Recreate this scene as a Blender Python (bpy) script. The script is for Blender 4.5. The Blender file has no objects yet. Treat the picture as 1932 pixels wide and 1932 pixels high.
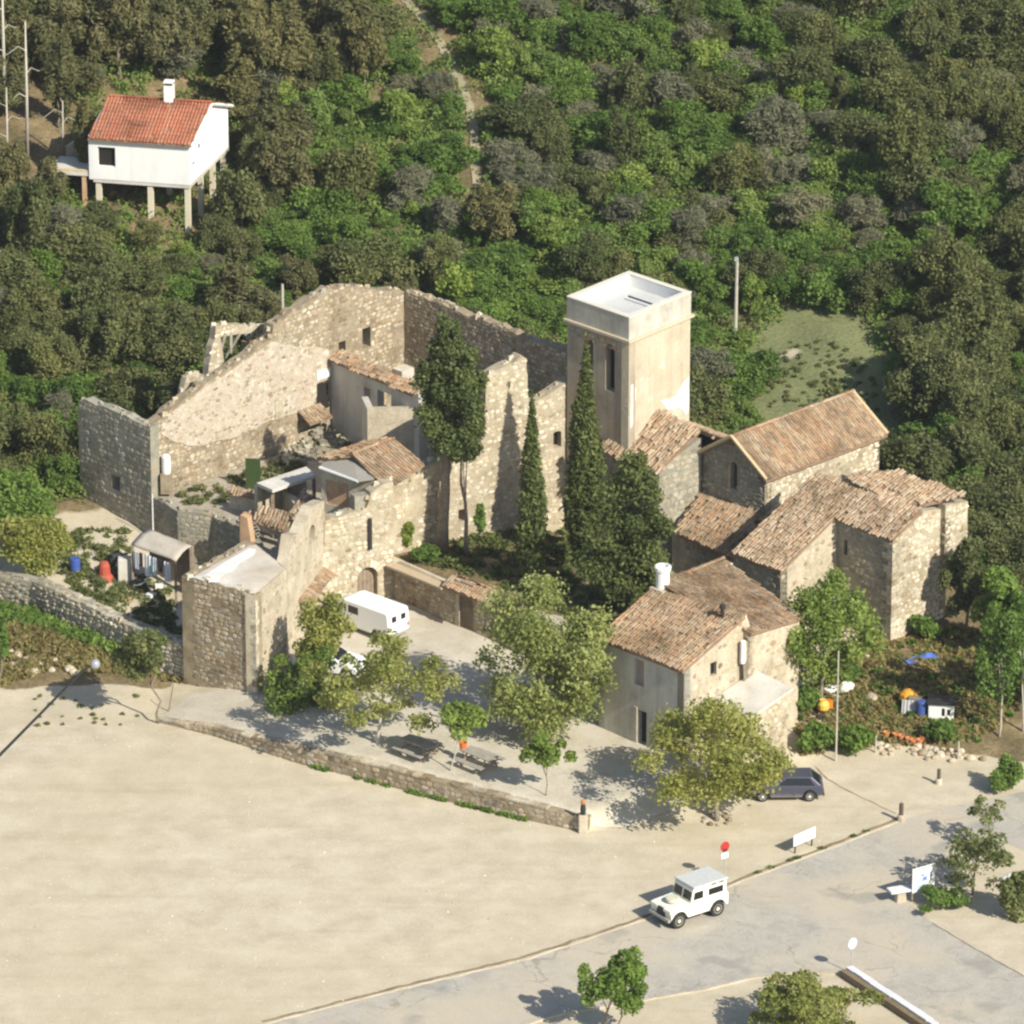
import bpy, bmesh, math, random
import numpy as np
from mathutils import Vector, Matrix
from mathutils.geometry import tessellate_polygon, delaunay_2d_cdt

# ------------------------------------------------------------------ camera, sky, sun, exposure
SC = bpy.context.scene
COL = SC.collection
FOV = 9.0
CAMH = 134.0
PITCH = 22.5
SUN_EL = 37.0
SUN_DIR = (0.67, -0.74)          # horizontal direction towards the sun
cam_d = bpy.data.cameras.new('camera'); cam = bpy.data.objects.new('camera', cam_d); COL.objects.link(cam)
cam.location = (0, 0, CAMH); cam.rotation_euler = (math.radians(90 - PITCH), 0, 0)
cam_d.sensor_width = 36; cam_d.angle = math.radians(FOV); cam_d.clip_start = 1; cam_d.clip_end = 6000
SC.camera = cam
wld = bpy.data.worlds.new('World'); SC.world = wld; wld.use_nodes = True
wn = wld.node_tree
sky = wn.nodes.new('ShaderNodeTexSky'); sky.sky_type = 'NISHITA'; sky.sun_disc = False
sky.sun_elevation = math.radians(SUN_EL)
sky.sun_rotation = math.atan2(SUN_DIR[0], SUN_DIR[1])
wn.nodes['Background'].inputs['Strength'].default_value = 0.10
wn.links.new(sky.outputs[0], wn.nodes['Background'].inputs['Color'])
sun_d = bpy.data.lights.new('sun', 'SUN'); sun_d.energy = 4.9; sun_d.angle = math.radians(0.53); sun_d.color = (1.0, 0.95, 0.84)
sun = bpy.data.objects.new('sun', sun_d); COL.objects.link(sun)
_c = math.cos(math.radians(SUN_EL)); _n = math.hypot(*SUN_DIR)
SUNV = Vector((SUN_DIR[0] / _n * _c, SUN_DIR[1] / _n * _c, math.sin(math.radians(SUN_EL))))
sun.rotation_euler = SUNV.to_track_quat('Z', 'Y').to_euler(); sun.location = (60, 200, 90)
SC.view_settings.view_transform = 'Standard'; SC.view_settings.look = 'None'
SC.view_settings.exposure = 0.44; SC.view_settings.gamma = 1.0
SC.cycles.pixel_filter_type = 'BLACKMAN_HARRIS'; SC.cycles.filter_width = 2.4
SC.cycles.max_bounces = 6; SC.cycles.diffuse_bounces = 3; SC.cycles.transparent_max_bounces = 6

# ------------------------------------------------------------------ pixels (photo scaled to 1932) to places
F = 966 / math.tan(math.radians(FOV / 2)); PT = math.radians(PITCH)
CP, SP = math.cos(PT), math.sin(PT)
def ray(u, v):
    a = (u - 966) / F; b = -(v - 966) / F
    return (a, CP + b * SP, -SP + b * CP)
def P(u, v, z=0.0):
    r = ray(u, v); t = (z - CAMH) / r[2]
    return Vector((r[0] * t, r[1] * t, z))
def proj(p):
    dz = p[2] - CAMH; d = p[1] * CP - dz * SP; up = p[1] * SP + dz * CP
    return (966 + F * p[0] / d, 966 - F * up / d)
def zat(y, v):
    b = -(v - 966) / F
    return CAMH + (-SP + b * CP) / (CP + b * SP) * y
def hit(A, B, u, v):
    r = ray(u, v); dx, dy = B[0] - A[0], B[1] - A[1]
    t = (A[0] * -dy + A[1] * dx) / (r[0] * -dy + r[1] * dx)
    return Vector((r[0] * t, r[1] * t, CAMH + r[2] * t))
def dirv(deg): return Vector((math.cos(math.radians(deg)), math.sin(math.radians(deg))))
E1 = dirv(44); E2 = dirv(-46)

# ------------------------------------------------------------------ terrain
_wl = [(-100, 1310, .8), (200, 1348, .5), (298, 1362, .05), (400, 1387, .35), (560, 1438, .75), (700, 1473, .88), (830, 1507, .88),
       (990, 1545, .82), (1105, 1568, .6), (1350, 1562, .7), (1560, 1445, .7), (1850, 1442, .8), (2100, 1442, .8)]
_wx = [P(u, v)[0] for u, v, h in _wl]; _wy = [P(u, v)[1] for u, v, h in _wl]; _wh = [h for u, v, h in _wl]
def _ss(t): t = np.clip(t, 0, 1); return t * t * (3 - 2 * t)
_J = P(742, 1130, .9); COURT_Z = 1.8
def HH(x, y):
    x = np.asarray(x, float); y = np.asarray(y, float)
    yl = np.interp(x, _wx, _wy); h = np.interp(x, _wx, _wh)
    wid = np.interp(x, [_wx[1], _wx[2], _wx[8], _wx[8] + 1.5, _wx[9]], [7, .28, .28, 2, 7])
    z = h * _ss((y - yl - .12) / wid)
    z = z + .22 * 4 * np.logaddexp(0, (y - 329) / 4.0)
    # gentle rise of the garden right of the big stone block and of the bank on the left
    z = z + .035 * np.clip(y - 296, 0, 30) * _ss((x - 12) / 8)
    z = z + .03 * np.clip(y - 300, 0, 30) * _ss((-14 - x) / 8)
    near = _ss((y - 292) / 12)
    z = z + near * .12 * (np.sin(x * .9 + 1.3) * np.sin(y * .7) + .5 * np.sin(x * 2.1 + y * 1.3))
    # the inner court stands a step higher, held by the rubble wall
    s = (x - _J.x) * E1.x + (y - _J.y) * E1.y; t = (x - _J.x) * E2.x + (y - _J.y) * E2.y
    k = _ss((s - .15) / .25) * _ss((t + 4) / .5) * _ss((14.5 - t) / .5) * _ss((12 - s) / .5)
    return z * (1 - k) + np.maximum(z, COURT_Z) * k
_SG = None
def Hz(x, y):
    """terrain height from a fine table"""
    global _SG
    if _SG is None:
        X, Y = np.meshgrid(np.arange(-70, 70.01, .125), np.arange(240, 420.01, .125)); _SG = HH(X, Y)
    if not (-69 < x < 69 and 241 < y < 419): return float(HH(x, y))
    a = (x + 70) * 8; b = (y - 240) * 8; i, j = int(a), int(b); a -= i; b -= j
    return float((_SG[j, i] * (1 - a) + _SG[j, i + 1] * a) * (1 - b) + (_SG[j + 1, i] * (1 - a) + _SG[j + 1, i + 1] * a) * b)
def G(u, v):
    """where the sight line meets the ground"""
    r = ray(u, v); f = lambda t: CAMH + r[2] * t - Hz(r[0] * t, r[1] * t)
    t = 255.0
    while f(t) > 0 and t < 520: t += 2.0
    lo, hi = t - 2, t
    for _ in range(14):
        m = (lo + hi) / 2
        if f(m) > 0: lo = m
        else: hi = m
    return Vector((r[0] * hi, r[1] * hi, CAMH + r[2] * hi))

# ------------------------------------------------------------------ materials
MATS = {}
def new_mat(name):
    m = bpy.data.materials.new(name); m.use_nodes = True
    nt = m.node_tree; b = nt.nodes['Principled BSDF']
    b.inputs['Specular IOR Level'].default_value = .2
    MATS[name] = m
    return m, nt, b
def ramp(nt, src, cols, interp='LINEAR'):
    r = nt.nodes.new('ShaderNodeValToRGB'); e = r.color_ramp.elements; r.color_ramp.interpolation = interp
    while len(e) < len(cols): e.new(0.5)
    for i, c in enumerate(cols):
        if len(c) == 2: e[i].position, cc = c
        else: e[i].position, cc = i / max(1, len(cols) - 1), c
        e[i].color = (*cc, 1)
    nt.links.new(src, r.inputs[0]); return r.outputs[0]
def noise(nt, scale, detail=4, rough=.6, vec=None, dist=0):
    n = nt.nodes.new('ShaderNodeTexNoise'); n.inputs['Scale'].default_value = scale
    n.inputs['Detail'].default_value = detail; n.inputs['Roughness'].default_value = rough; n.inputs['Distortion'].default_value = dist
    if vec is None:
        g = nt.nodes.new('ShaderNodeNewGeometry'); vec = g.outputs['Position']
    nt.links.new(vec, n.inputs['Vector']); return n.outputs['Fac']
def mix(nt, fac, a, b, mode='MIX'):
    m = nt.nodes.new('ShaderNodeMix'); m.data_type = 'RGBA'; m.blend_type = mode
    for s, x in ((m.inputs[0], fac), (m.inputs[6], a), (m.inputs[7], b)):
        if isinstance(x, (int, float)): s.default_value = x
        elif isinstance(x, tuple): s.default_value = (*x, 1)
        else: nt.links.new(x, s)
    return m.outputs[2]
def math_n(nt, op, a, b):
    m = nt.nodes.new('ShaderNodeMath'); m.operation = op
    for s, x in ((m.inputs[0], a), (m.inputs[1], b)):
        if isinstance(x, (int, float)): s.default_value = x
        else: nt.links.new(x, s)
    return m.outputs[0]
def bump(nt, b, h, strength=.4, dist=.05):
    n = nt.nodes.new('ShaderNodeBump'); n.inputs['Strength'].default_value = strength; n.inputs['Distance'].default_value = dist
    nt.links.new(h, n.inputs['Height']); nt.links.new(n.outputs[0], b.inputs['Normal'])
def attr(nt, name):
    a = nt.nodes.new('ShaderNodeAttribute'); a.attribute_name = name; return a.outputs['Fac']
def objrand(nt):
    o = nt.nodes.new('ShaderNodeObjectInfo'); return o.outputs['Random']
def objtint(nt):
    """number the piece was given when it was built (its object colour)"""
    o = nt.nodes.new('ShaderNodeObjectInfo'); return o.outputs['Color']

def surf(name, cols, scale=1.5, fine=14, rough=.9, bstr=.5, bdist=.04, spots=None, metal=0, fine_amt=.35, detail=6, streak=0):
    """mottled surface: colour ramp over two noises"""
    if name in MATS: return MATS[name]
    m, nt, b = new_mat(name)
    n1 = noise(nt, scale, detail, .65); n2 = noise(nt, fine, 3, .7)
    f = math_n(nt, 'ADD', math_n(nt, 'MULTIPLY', n1, 1 - fine_amt), math_n(nt, 'MULTIPLY', n2, fine_amt))
    k = len(cols)
    c = ramp(nt, f, [(.33 + .34 * i / max(1, k - 1), cc) for i, cc in enumerate(cols)])
    if spots:
        s = noise(nt, spots[1], 5, .7); sm = ramp(nt, s, [(spots[2], (0, 0, 0)), (spots[2] + .07, (1, 1, 1))])
        c = mix(nt, math_n(nt, 'MULTIPLY', sm, spots[3] if len(spots) > 3 else .8), c, spots[0])
    if streak:      # old rain runs down the render
        g = nt.nodes.new('ShaderNodeNewGeometry'); mp = nt.nodes.new('ShaderNodeMapping'); mp.inputs['Scale'].default_value = (1.6, 1.6, .16); nt.links.new(g.outputs['Position'], mp.inputs['Vector'])
        sn = noise(nt, 1.3, 5, .65, mp.outputs[0], .5)
        c = mix(nt, 1.0, c, ramp(nt, sn, [(.36, (1 - streak,) * 3), (.52, (1, 1, 1)), (.68, (1 + streak * .3,) * 3)]), 'MULTIPLY')
    nt.links.new(c, b.inputs['Base Color']); b.inputs['Roughness'].default_value = rough; b.inputs['Metallic'].default_value = metal
    bump(nt, b, n2, bstr, bdist)
    return m
def tinted(name, cols, src, scale=6, amt=.35, rough=.9, spots=None):
    """per-piece colour from a random number of the piece (face attribute or object)"""
    if name in MATS: return MATS[name]
    m, nt, b = new_mat(name)
    r = attr(nt, 'tint') if src == 'attr' else objtint(nt)
    c = ramp(nt, r, cols)
    n = noise(nt, scale, 4, .7)
    dk = ramp(nt, n, [(.3, (1 - amt,) * 3), (.7, (1 + amt * .5,) * 3)])
    c = mix(nt, 1.0, c, dk, 'MULTIPLY')
    if spots:
        s = noise(nt, spots[1], 5, .7); sm = ramp(nt, s, [(spots[2], (0, 0, 0)), (spots[2] + .08, (1, 1, 1))])
        c = mix(nt, math_n(nt, 'MULTIPLY', sm, spots[3]), c, spots[0])
    st = noise(nt, .35, 6, .7, dist=.6)
    c = mix(nt, 1.0, c, ramp(nt, st, [(.34, (.52, .50, .45)), (.50, (1, 1, 1)), (.66, (1.15, 1.13, 1.08))]), 'MULTIPLY')
    nt.links.new(c, b.inputs['Base Color']); b.inputs['Roughness'].default_value = rough
    bump(nt, b, n, .35, .03)
    return m
def plain(name, col, rough=.6, metal=0, spec=.3, var=.12):
    if name in MATS: return MATS[name]
    m, nt, b = new_mat(name)
    n = noise(nt, 7, 4, .6)
    c = ramp(nt, n, [(.3, tuple(x * (1 - var) for x in col)), (.7, tuple(min(1, x * (1 + var)) for x in col))])
    nt.links.new(c, b.inputs['Base Color']); b.inputs['Roughness'].default_value = rough; b.inputs['Metallic'].default_value = metal
    b.inputs['Specular IOR Level'].default_value = spec
    return m
def leafmat(name, cols, transl=.3, vary=.3):
    if name in MATS: return MATS[name]
    m, nt, b = new_mat(name)
    c = ramp(nt, attr(nt, 'tint'), cols)
    o = ramp(nt, objrand(nt), [(1 - vary, 1 - vary * .8, 1 - vary), (1, 1, 1), (1 + vary * .5, 1 + vary * .35, 1 - vary * .2)])
    c = mix(nt, 1.0, c, o, 'MULTIPLY')
    nt.links.new(c, b.inputs['Base Color']); b.inputs['Roughness'].default_value = .65
    t = nt.nodes.new('ShaderNodeBsdfTranslucent'); nt.links.new(c, t.inputs['Color'])
    ms = nt.nodes.new('ShaderNodeMixShader'); ms.inputs[0].default_value = transl
    out = nt.nodes['Material Output']
    nt.links.new(b.outputs[0], ms.inputs[1]); nt.links.new(t.outputs[0], ms.inputs[2]); nt.links.new(ms.outputs[0], out.inputs['Surface'])
    return m

# stone families
ST_WARM = [(.26, .19, .115), (.43, .35, .235), (.53, .45, .325), (.38, .30, .20), (.60, .54, .42), (.30, .265, .21), (.48, .38, .25), (.54, .49, .40)]
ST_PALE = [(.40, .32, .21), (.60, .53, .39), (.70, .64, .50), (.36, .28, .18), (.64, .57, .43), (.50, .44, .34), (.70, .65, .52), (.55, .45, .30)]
ST_GREY = [(.31, .285, .22), (.44, .40, .31), (.37, .33, .245), (.50, .46, .365), (.28, .26, .205), (.42, .36, .25)]  # grey of garden walls; on dim castle faces it paints their shade
def stone_mats(key, cols):
    return (tinted('stone_' + key, cols, 'attr', 5, .4), tinted('stone_single_' + key, cols, 'obj', 5, .4))
SM = {k: stone_mats(k, c) for k, c in (('warm', ST_WARM), ('pale', ST_PALE), ('grey', ST_GREY))}
M_MORTAR = {'warm': surf('mortar_warm', [(.17, .13, .08), (.29, .235, .155), (.40, .335, .235)], 1.1, 9, spots=((.20, .17, .11), .6, .56, .5)),  # warm and pale mortar darkened: dark joints plus painted recess shade
            'pale': surf('mortar_pale', [(.25, .20, .13), (.40, .34, .24), (.52, .46, .34)], 1.0, 9, spots=((.34, .27, .16), .7, .58, .5)),
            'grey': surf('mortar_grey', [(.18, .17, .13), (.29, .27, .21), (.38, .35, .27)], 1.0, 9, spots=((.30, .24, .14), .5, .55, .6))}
M_PLASTER = surf('lime_plaster', [(.36, .30, .21), (.48, .415, .305), (.57, .51, .39)], 1.0, 8, fine_amt=.4, bstr=.35, spots=((.33, .28, .20), .7, .54, .6), streak=.12)
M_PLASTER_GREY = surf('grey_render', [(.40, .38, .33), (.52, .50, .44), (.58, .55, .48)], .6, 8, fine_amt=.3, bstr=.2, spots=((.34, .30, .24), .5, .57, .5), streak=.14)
M_CONC = surf('weathered_concrete', [(.42, .39, .33), (.56, .52, .45), (.68, .65, .58)], .5, 6, fine_amt=.3, bstr=.2)
M_WHITE = surf('white_paint', [(.76, .75, .71), (.83, .82, .78)], .8, 9, fine_amt=.3, bstr=.1, rough=.7, streak=.05)
M_BRICK = surf('red_brick', [(.34, .20, .11), (.44, .28, .165), (.50, .36, .23)], 2.5, 16, bstr=.4)
TILE_OLD = [(.29, .17, .095), (.40, .245, .14), (.34, .24, .15), (.44, .31, .19), (.26, .195, .13), (.45, .36, .25), (.39, .22, .12)]
TILE_NEW = [(.38, .12, .06), (.44, .16, .09), (.40, .17, .10), (.47, .20, .12)]
TILE_PALE = [(.32, .215, .13), (.42, .30, .19), (.37, .265, .17), (.49, .39, .27), (.28, .21, .14), (.42, .26, .15), (.52, .45, .34)]
TM = {'old': (tinted('tile_old', TILE_OLD, 'attr', 3, .3), tinted('tile_single_old', TILE_OLD, 'obj', 3, .3)),
      'new': (tinted('tile_new', TILE_NEW, 'attr', 3, .2), tinted('tile_single_new', TILE_NEW, 'obj', 3, .2)),
      'pale': (tinted('tile_pale', TILE_PALE, 'attr', 3, .35), tinted('tile_single_pale', TILE_PALE, 'obj', 3, .35))}
M_TILEBASE = surf('tile_bed', [(.17, .10, .06), (.26, .17, .11), (.30, .23, .16)], 1.5, 10)
M_WOOD = surf('old_wood', [(.16, .12, .08), (.26, .20, .14), (.34, .28, .2)], 3, 20, bstr=.3)
M_WOODG = surf('grey_wood', [(.24, .22, .18), (.34, .31, .26), (.42, .39, .33)], 3, 20, bstr=.3)
M_DARK = plain('dark_iron', (.03, .03, .03), .5)
M_GLASS = plain('dark_glass', (.012, .014, .016), .12, 0, .5)
M_TYRE = plain('tyre_rubber', (.03, .03, .03), .85)
M_BARK = surf('bark', [(.14, .11, .08), (.24, .20, .15), (.32, .28, .22)], 4, 16, bstr=.6)
M_BARKP = surf('pale_bark', [(.34, .30, .24), (.46, .42, .35), (.54, .50, .42)], 4, 16, bstr=.4)
M_ROOMSHADE = plain('interior_shade', (.022, .019, .016), .95)  # flat near-black that paints the shade inside openings

# ------------------------------------------------------------------ object helpers
def origin_of(o):
    v = Vector((0, 0, 0))
    while o is not None:
        v += o.location; o = o.parent
    return v
def tag(o, label=None, cat=None, group=None, kind=None):
    if label: o['label'] = label
    if cat: o['category'] = cat
    if group: o['group'] = group
    if kind: o['kind'] = kind
    return o
def thing(name, label, cat, loc=(0, 0, 0), rz=0, group=None):
    o = bpy.data.objects.new(name, None); COL.objects.link(o); o.empty_display_size = .3
    o.location = loc; o.rotation_euler = (0, 0, rz)
    return tag(o, label, cat, group)
class MB:
    def __init__(s): s.v = []; s.f = []; s.m = []; s.t = []
    def add(s, vs, fs, m=0, t=0.5):
        o = len(s.v); s.v += [tuple(x) for x in vs]
        for f in fs: s.f.append([o + i for i in f]); s.m.append(m); s.t.append(t)
        return s
    def box(s, x0, x1, y0, y1, z0, z1, m=0, t=.5, M=None):
        vs = [Vector((x, y, z)) for z in (z0, z1) for x, y in ((x0, y0), (x1, y0), (x1, y1), (x0, y1))]
        if M is not None: vs = [M @ p for p in vs]
        return s.add(vs, [(3, 2, 1, 0), (4, 5, 6, 7), (0, 1, 5, 4), (1, 2, 6, 5), (2, 3, 7, 6), (3, 0, 4, 7)], m, t)
    def tube(s, pts, rads, n=8, m=0, t=.5, cap=True):
        pts = [Vector(p) for p in pts]; rings = []
        for i, p in enumerate(pts):
            d = (pts[min(i + 1, len(pts) - 1)] - pts[max(i - 1, 0)]).normalized()
            a = d.orthogonal().normalized(); b = d.cross(a)
            a = Vector((1, 0, 0)) - d * d.x if abs(d.x) < .9 else Vector((0, 1, 0)) - d * d.y
            a.normalize(); b = d.cross(a)
            rings.append([p + (a * math.cos(k * 2 * math.pi / n) + b * math.sin(k * 2 * math.pi / n)) * rads[i] for k in range(n)])
        vs = [q for r in rings for q in r]; fs = []
        for i in range(len(pts) - 1):
            for k in range(n):
                k2 = (k + 1) % n; fs.append((i * n + k, i * n + k2, (i + 1) * n + k2, (i + 1) * n + k))
        if cap:
            fs.append(tuple(range(n))[::-1]); fs.append(tuple((len(pts) - 1) * n + k for k in range(n)))
        return s.add(vs, fs, m, t)
    def lathe(s, prof, c=(0, 0, 0), n=12, m=0, t=.5, axis='z'):
        vs = []
        for r, h in prof:
            for k in range(n):
                a = k * 2 * math.pi / n
                p = (r * math.cos(a), r * math.sin(a), h)
                if axis == 'y': p = (p[0], p[2], p[1])
                if axis == 'x': p = (p[2], p[0], p[1])
                vs.append((p[0] + c[0], p[1] + c[1], p[2] + c[2]))
        fs = []
        for i in range(len(prof) - 1):
            for k in range(n):
                k2 = (k + 1) % n; fs.append((i * n + k, i * n + k2, (i + 1) * n + k2, (i + 1) * n + k))
        fs.append(tuple(range(n))[::-1]); fs.append(tuple((len(prof) - 1) * n + k for k in range(n)))
        return s.add(vs, fs, m, t)
    def prism(s, poly, h0, h1, m=0, t=.5, axis='z', holes=()):
        """polygon (2D) extruded; axis says along what"""
        loops = [list(poly)] + [list(h) for h in holes]
        mp = {'z': lambda a, b, h: (a, b, h), 'y': lambda a, b, h: (a, h, b), 'x': lambda a, b, h: (h, a, b)}[axis]
        flat = [p for l in loops for p in l]; n = len(flat)
        tri = tessellate_polygon([[Vector((a, b, 0)) for a, b in l] for l in loops])
        vs = [mp(a, b, h0) for a, b in flat] + [mp(a, b, h1) for a, b in flat]
        fs = []
        for t3 in tri: fs.append(tuple(t3)); fs.append(tuple(n + i for i in reversed(t3)))
        o = 0
        for l in loops:
            k = len(l)
            for i in range(k): fs.append((o + i, o + (i + 1) % k, n + o + (i + 1) % k, n + o + i))
            o += k
        return s.add(vs, fs, m, t)
    def build(s, name, mats, parent=None, world=False, smooth=False, kind=None, fix=True):
        me = bpy.data.meshes.new(name)
        off = origin_of(parent) if (world and parent) else Vector((0, 0, 0))
        me.from_pydata([tuple(Vector(p) - off) for p in s.v], [], s.f)
        if not isinstance(mats, (list, tuple)): mats = [mats]
        for m in mats:
            if m: me.materials.append(m)
        me.polygons.foreach_set('material_index', s.m)
        a = me.attributes.new('tint', 'FLOAT', 'FACE'); a.data.foreach_set('value', s.t)
        if fix:
            bm = bmesh.new(); bm.from_mesh(me); bmesh.ops.recalc_face_normals(bm, faces=bm.faces); bm.to_mesh(me); bm.free()
        if smooth: me.polygons.foreach_set('use_smooth', [True] * len(me.polygons))
        me.update()
        o = bpy.data.objects.new(name, me); COL.objects.link(o)
        if parent: o.parent = parent
        if kind: o['kind'] = kind
        k_ = PR.random(); o.color = (k_, k_, k_, 1)
        return o
PR = random.Random(99)
def inst(name, mesh, parent, M, tint=None):
    o = bpy.data.objects.new(name, mesh); COL.objects.link(o); o.parent = parent
    o.matrix_basis = M; k_ = PR.random() if tint is None else tint; o.color = (k_, k_, k_, 1)
    return o
def inpoly(x, y, poly):
    c = False; n = len(poly); j = n - 1
    for i in range(n):
        xi, yi = poly[i][0], poly[i][1]; xj, yj = poly[j][0], poly[j][1]
        if (yi > y) != (yj > y) and x < (xj - xi) * (y - yi) / (yj - yi) + xi: c = not c
        j = i
    return c
def edist(x, y, poly):
    best = 1e9; n = len(poly)
    for i in range(n):
        ax, ay = poly[i][0], poly[i][1]; bx, by = poly[(i + 1) % n][0], poly[(i + 1) % n][1]
        dx, dy = bx - ax, by - ay; L = dx * dx + dy * dy or 1e-9
        t = max(0, min(1, ((x - ax) * dx + (y - ay) * dy) / L))
        best = min(best, math.hypot(x - ax - t * dx, y - ay - t * dy))
    return best

# unit stones (x along wall, y up, z out of the wall), shared by the separately built ones
def unit_stone(seed):
    R = random.Random(seed); k = 8; vs = []
    rr = [R.uniform(.84, 1.06) for _ in range(k)]
    for ring, (sc, o) in enumerate(((1, -.3), (.97, .6), (.80, 1.0))):
        for i in range(k):
            a = 2 * math.pi * (i + .5) / k
            q = max(abs(math.cos(a)), abs(math.sin(a)))
            vs.append((rr[i] * sc * math.cos(a) / q ** .92, rr[i] * sc * math.sin(a) / q ** .92, o))
    fs = [(r * k + i, r * k + (i + 1) % k, (r + 1) * k + (i + 1) % k, (r + 1) * k + i) for r in range(2) for i in range(k)]
    fs.append(tuple(2 * k + i for i in range(k)))
    return vs, fs
USTONE = [unit_stone(i) for i in range(7)]
USTONE_MESH = {}
def stone_mesh(var, mat):
    key = (var, mat.name)
    if key not in USTONE_MESH:
        me = bpy.data.meshes.new('stone'); vs, fs = USTONE[var]; me.from_pydata(vs, [], fs); me.materials.append(mat); me.update()
        USTONE_MESH[key] = me
    return USTONE_MESH[key]

class Face:
    """a vertical wall face: origin A, direction d (plan), outward normal n, outline and holes in (s,z)"""
    def __init__(s, A, B, flip=False):
        s.A = Vector((A[0], A[1])); s.B = Vector((B[0], B[1])); s.d = (s.B - s.A).normalized(); s.L = (s.B - s.A).length
        s.n = Vector((s.d.y, -s.d.x))
        if s.n.dot(-(s.A + s.B) / 2) < 0: s.n = -s.n
        if flip: s.n = -s.n
    def sz(s, u, v):
        h = hit(s.A, s.B, u, v); return ((Vector((h.x, h.y)) - s.A).dot(s.d), h.z)
    def p(s, a, z, o=0):
        q = s.A + s.d * a + s.n * o; return Vector((q.x, q.y, z))
def hole_loop(face, h):
    kind = h[0]; s0, z0 = face.sz(h[1], h[2]); s1, z1 = face.sz(h[3], h[4])
    if s0 > s1: s0, s1 = s1, s0
    z0, z1 = min(z0, z1), max(z0, z1)
    if kind == 'rect': return [(s0, z0), (s1, z0), (s1, z1), (s0, z1)]
    r = (s1 - s0) / 2; c = (s0 + s1) / 2; k = 8
    rz = r if kind == 'arch' else r * .45
    return [(s0, z0), (s1, z0)] + [(c + r * math.cos(math.pi * i / k), z1 - rz + rz * math.sin(math.pi * i / k)) for i in range(k + 1)]
def rubble(face, outline, holes, parent, key, size=.34, cover=.85, n_ind=40, depth=.022, seed=0, zmin=None, lim=2600, zmax=None):
    """courses of irregular stones standing proud of the face; the largest in view are objects of their own"""
    R = random.Random(seed); xs = [p[0] for p in outline]; zs = [p[1] for p in outline]
    z = (min(zs) if zmin is None else zmin) + .05; items = []
    while z < max(zs) and (zmax is None or z < zmax):
        h = size * R.uniform(.55, 1.0); x = min(xs) + R.uniform(0, .2)
        while x < max(xs):
            w = size * R.uniform(.7, 1.7)
            cx, cz = x + w / 2, z + h / 2 + R.uniform(-.04, .04)
            if R.random() < cover and inpoly(cx, cz, outline) and edist(cx, cz, outline) > .36 * h and not any(inpoly(cx, cz, q) or edist(cx, cz, q) < .45 * w for q in holes):
                items.append((cx, cz, w / 2 * .93, h / 2 * .93, depth * R.uniform(.3, 1.4), R.randrange(7), R.uniform(-.12, .12), R.random()))
            x += w + .015
        z += h + .01
    items = items[:lim] if len(items) <= lim else R.sample(items, lim)
    items.sort(key=lambda i: -i[2] * i[3])
    att, single = SM[key]; off = origin_of(parent)
    mb = MB()
    for k, (cx, cz, rx, rz, h, var, rot, t) in enumerate(items):
        ca, sa = math.cos(rot), math.sin(rot)
        if k < n_ind:
            q = face.p(cx, cz) - off
            d3 = Vector((face.d.x, face.d.y, 0)); n3 = Vector((face.n.x, face.n.y, 0)); u3 = Vector((0, 0, 1))
            a = (d3 * ca + u3 * sa) * rx; b = (u3 * ca - d3 * sa) * rz; c = n3 * h
            inst('stone', stone_mesh(var, single), parent, Matrix(((a.x, b.x, c.x, q.x), (a.y, b.y, c.y, q.y), (a.z, b.z, c.z, q.z), (0, 0, 0, 1))))
        else:
            vs, fs = USTONE[var]
            mb.add([face.p(cx + (x * ca * rx - y * sa * rz), cz + (x * sa * rx + y * ca * rz), o * h) for x, y, o in vs], fs, 0, t)
    if mb.v: mb.build('stonework', att, parent, world=True, kind='stuff')
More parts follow.
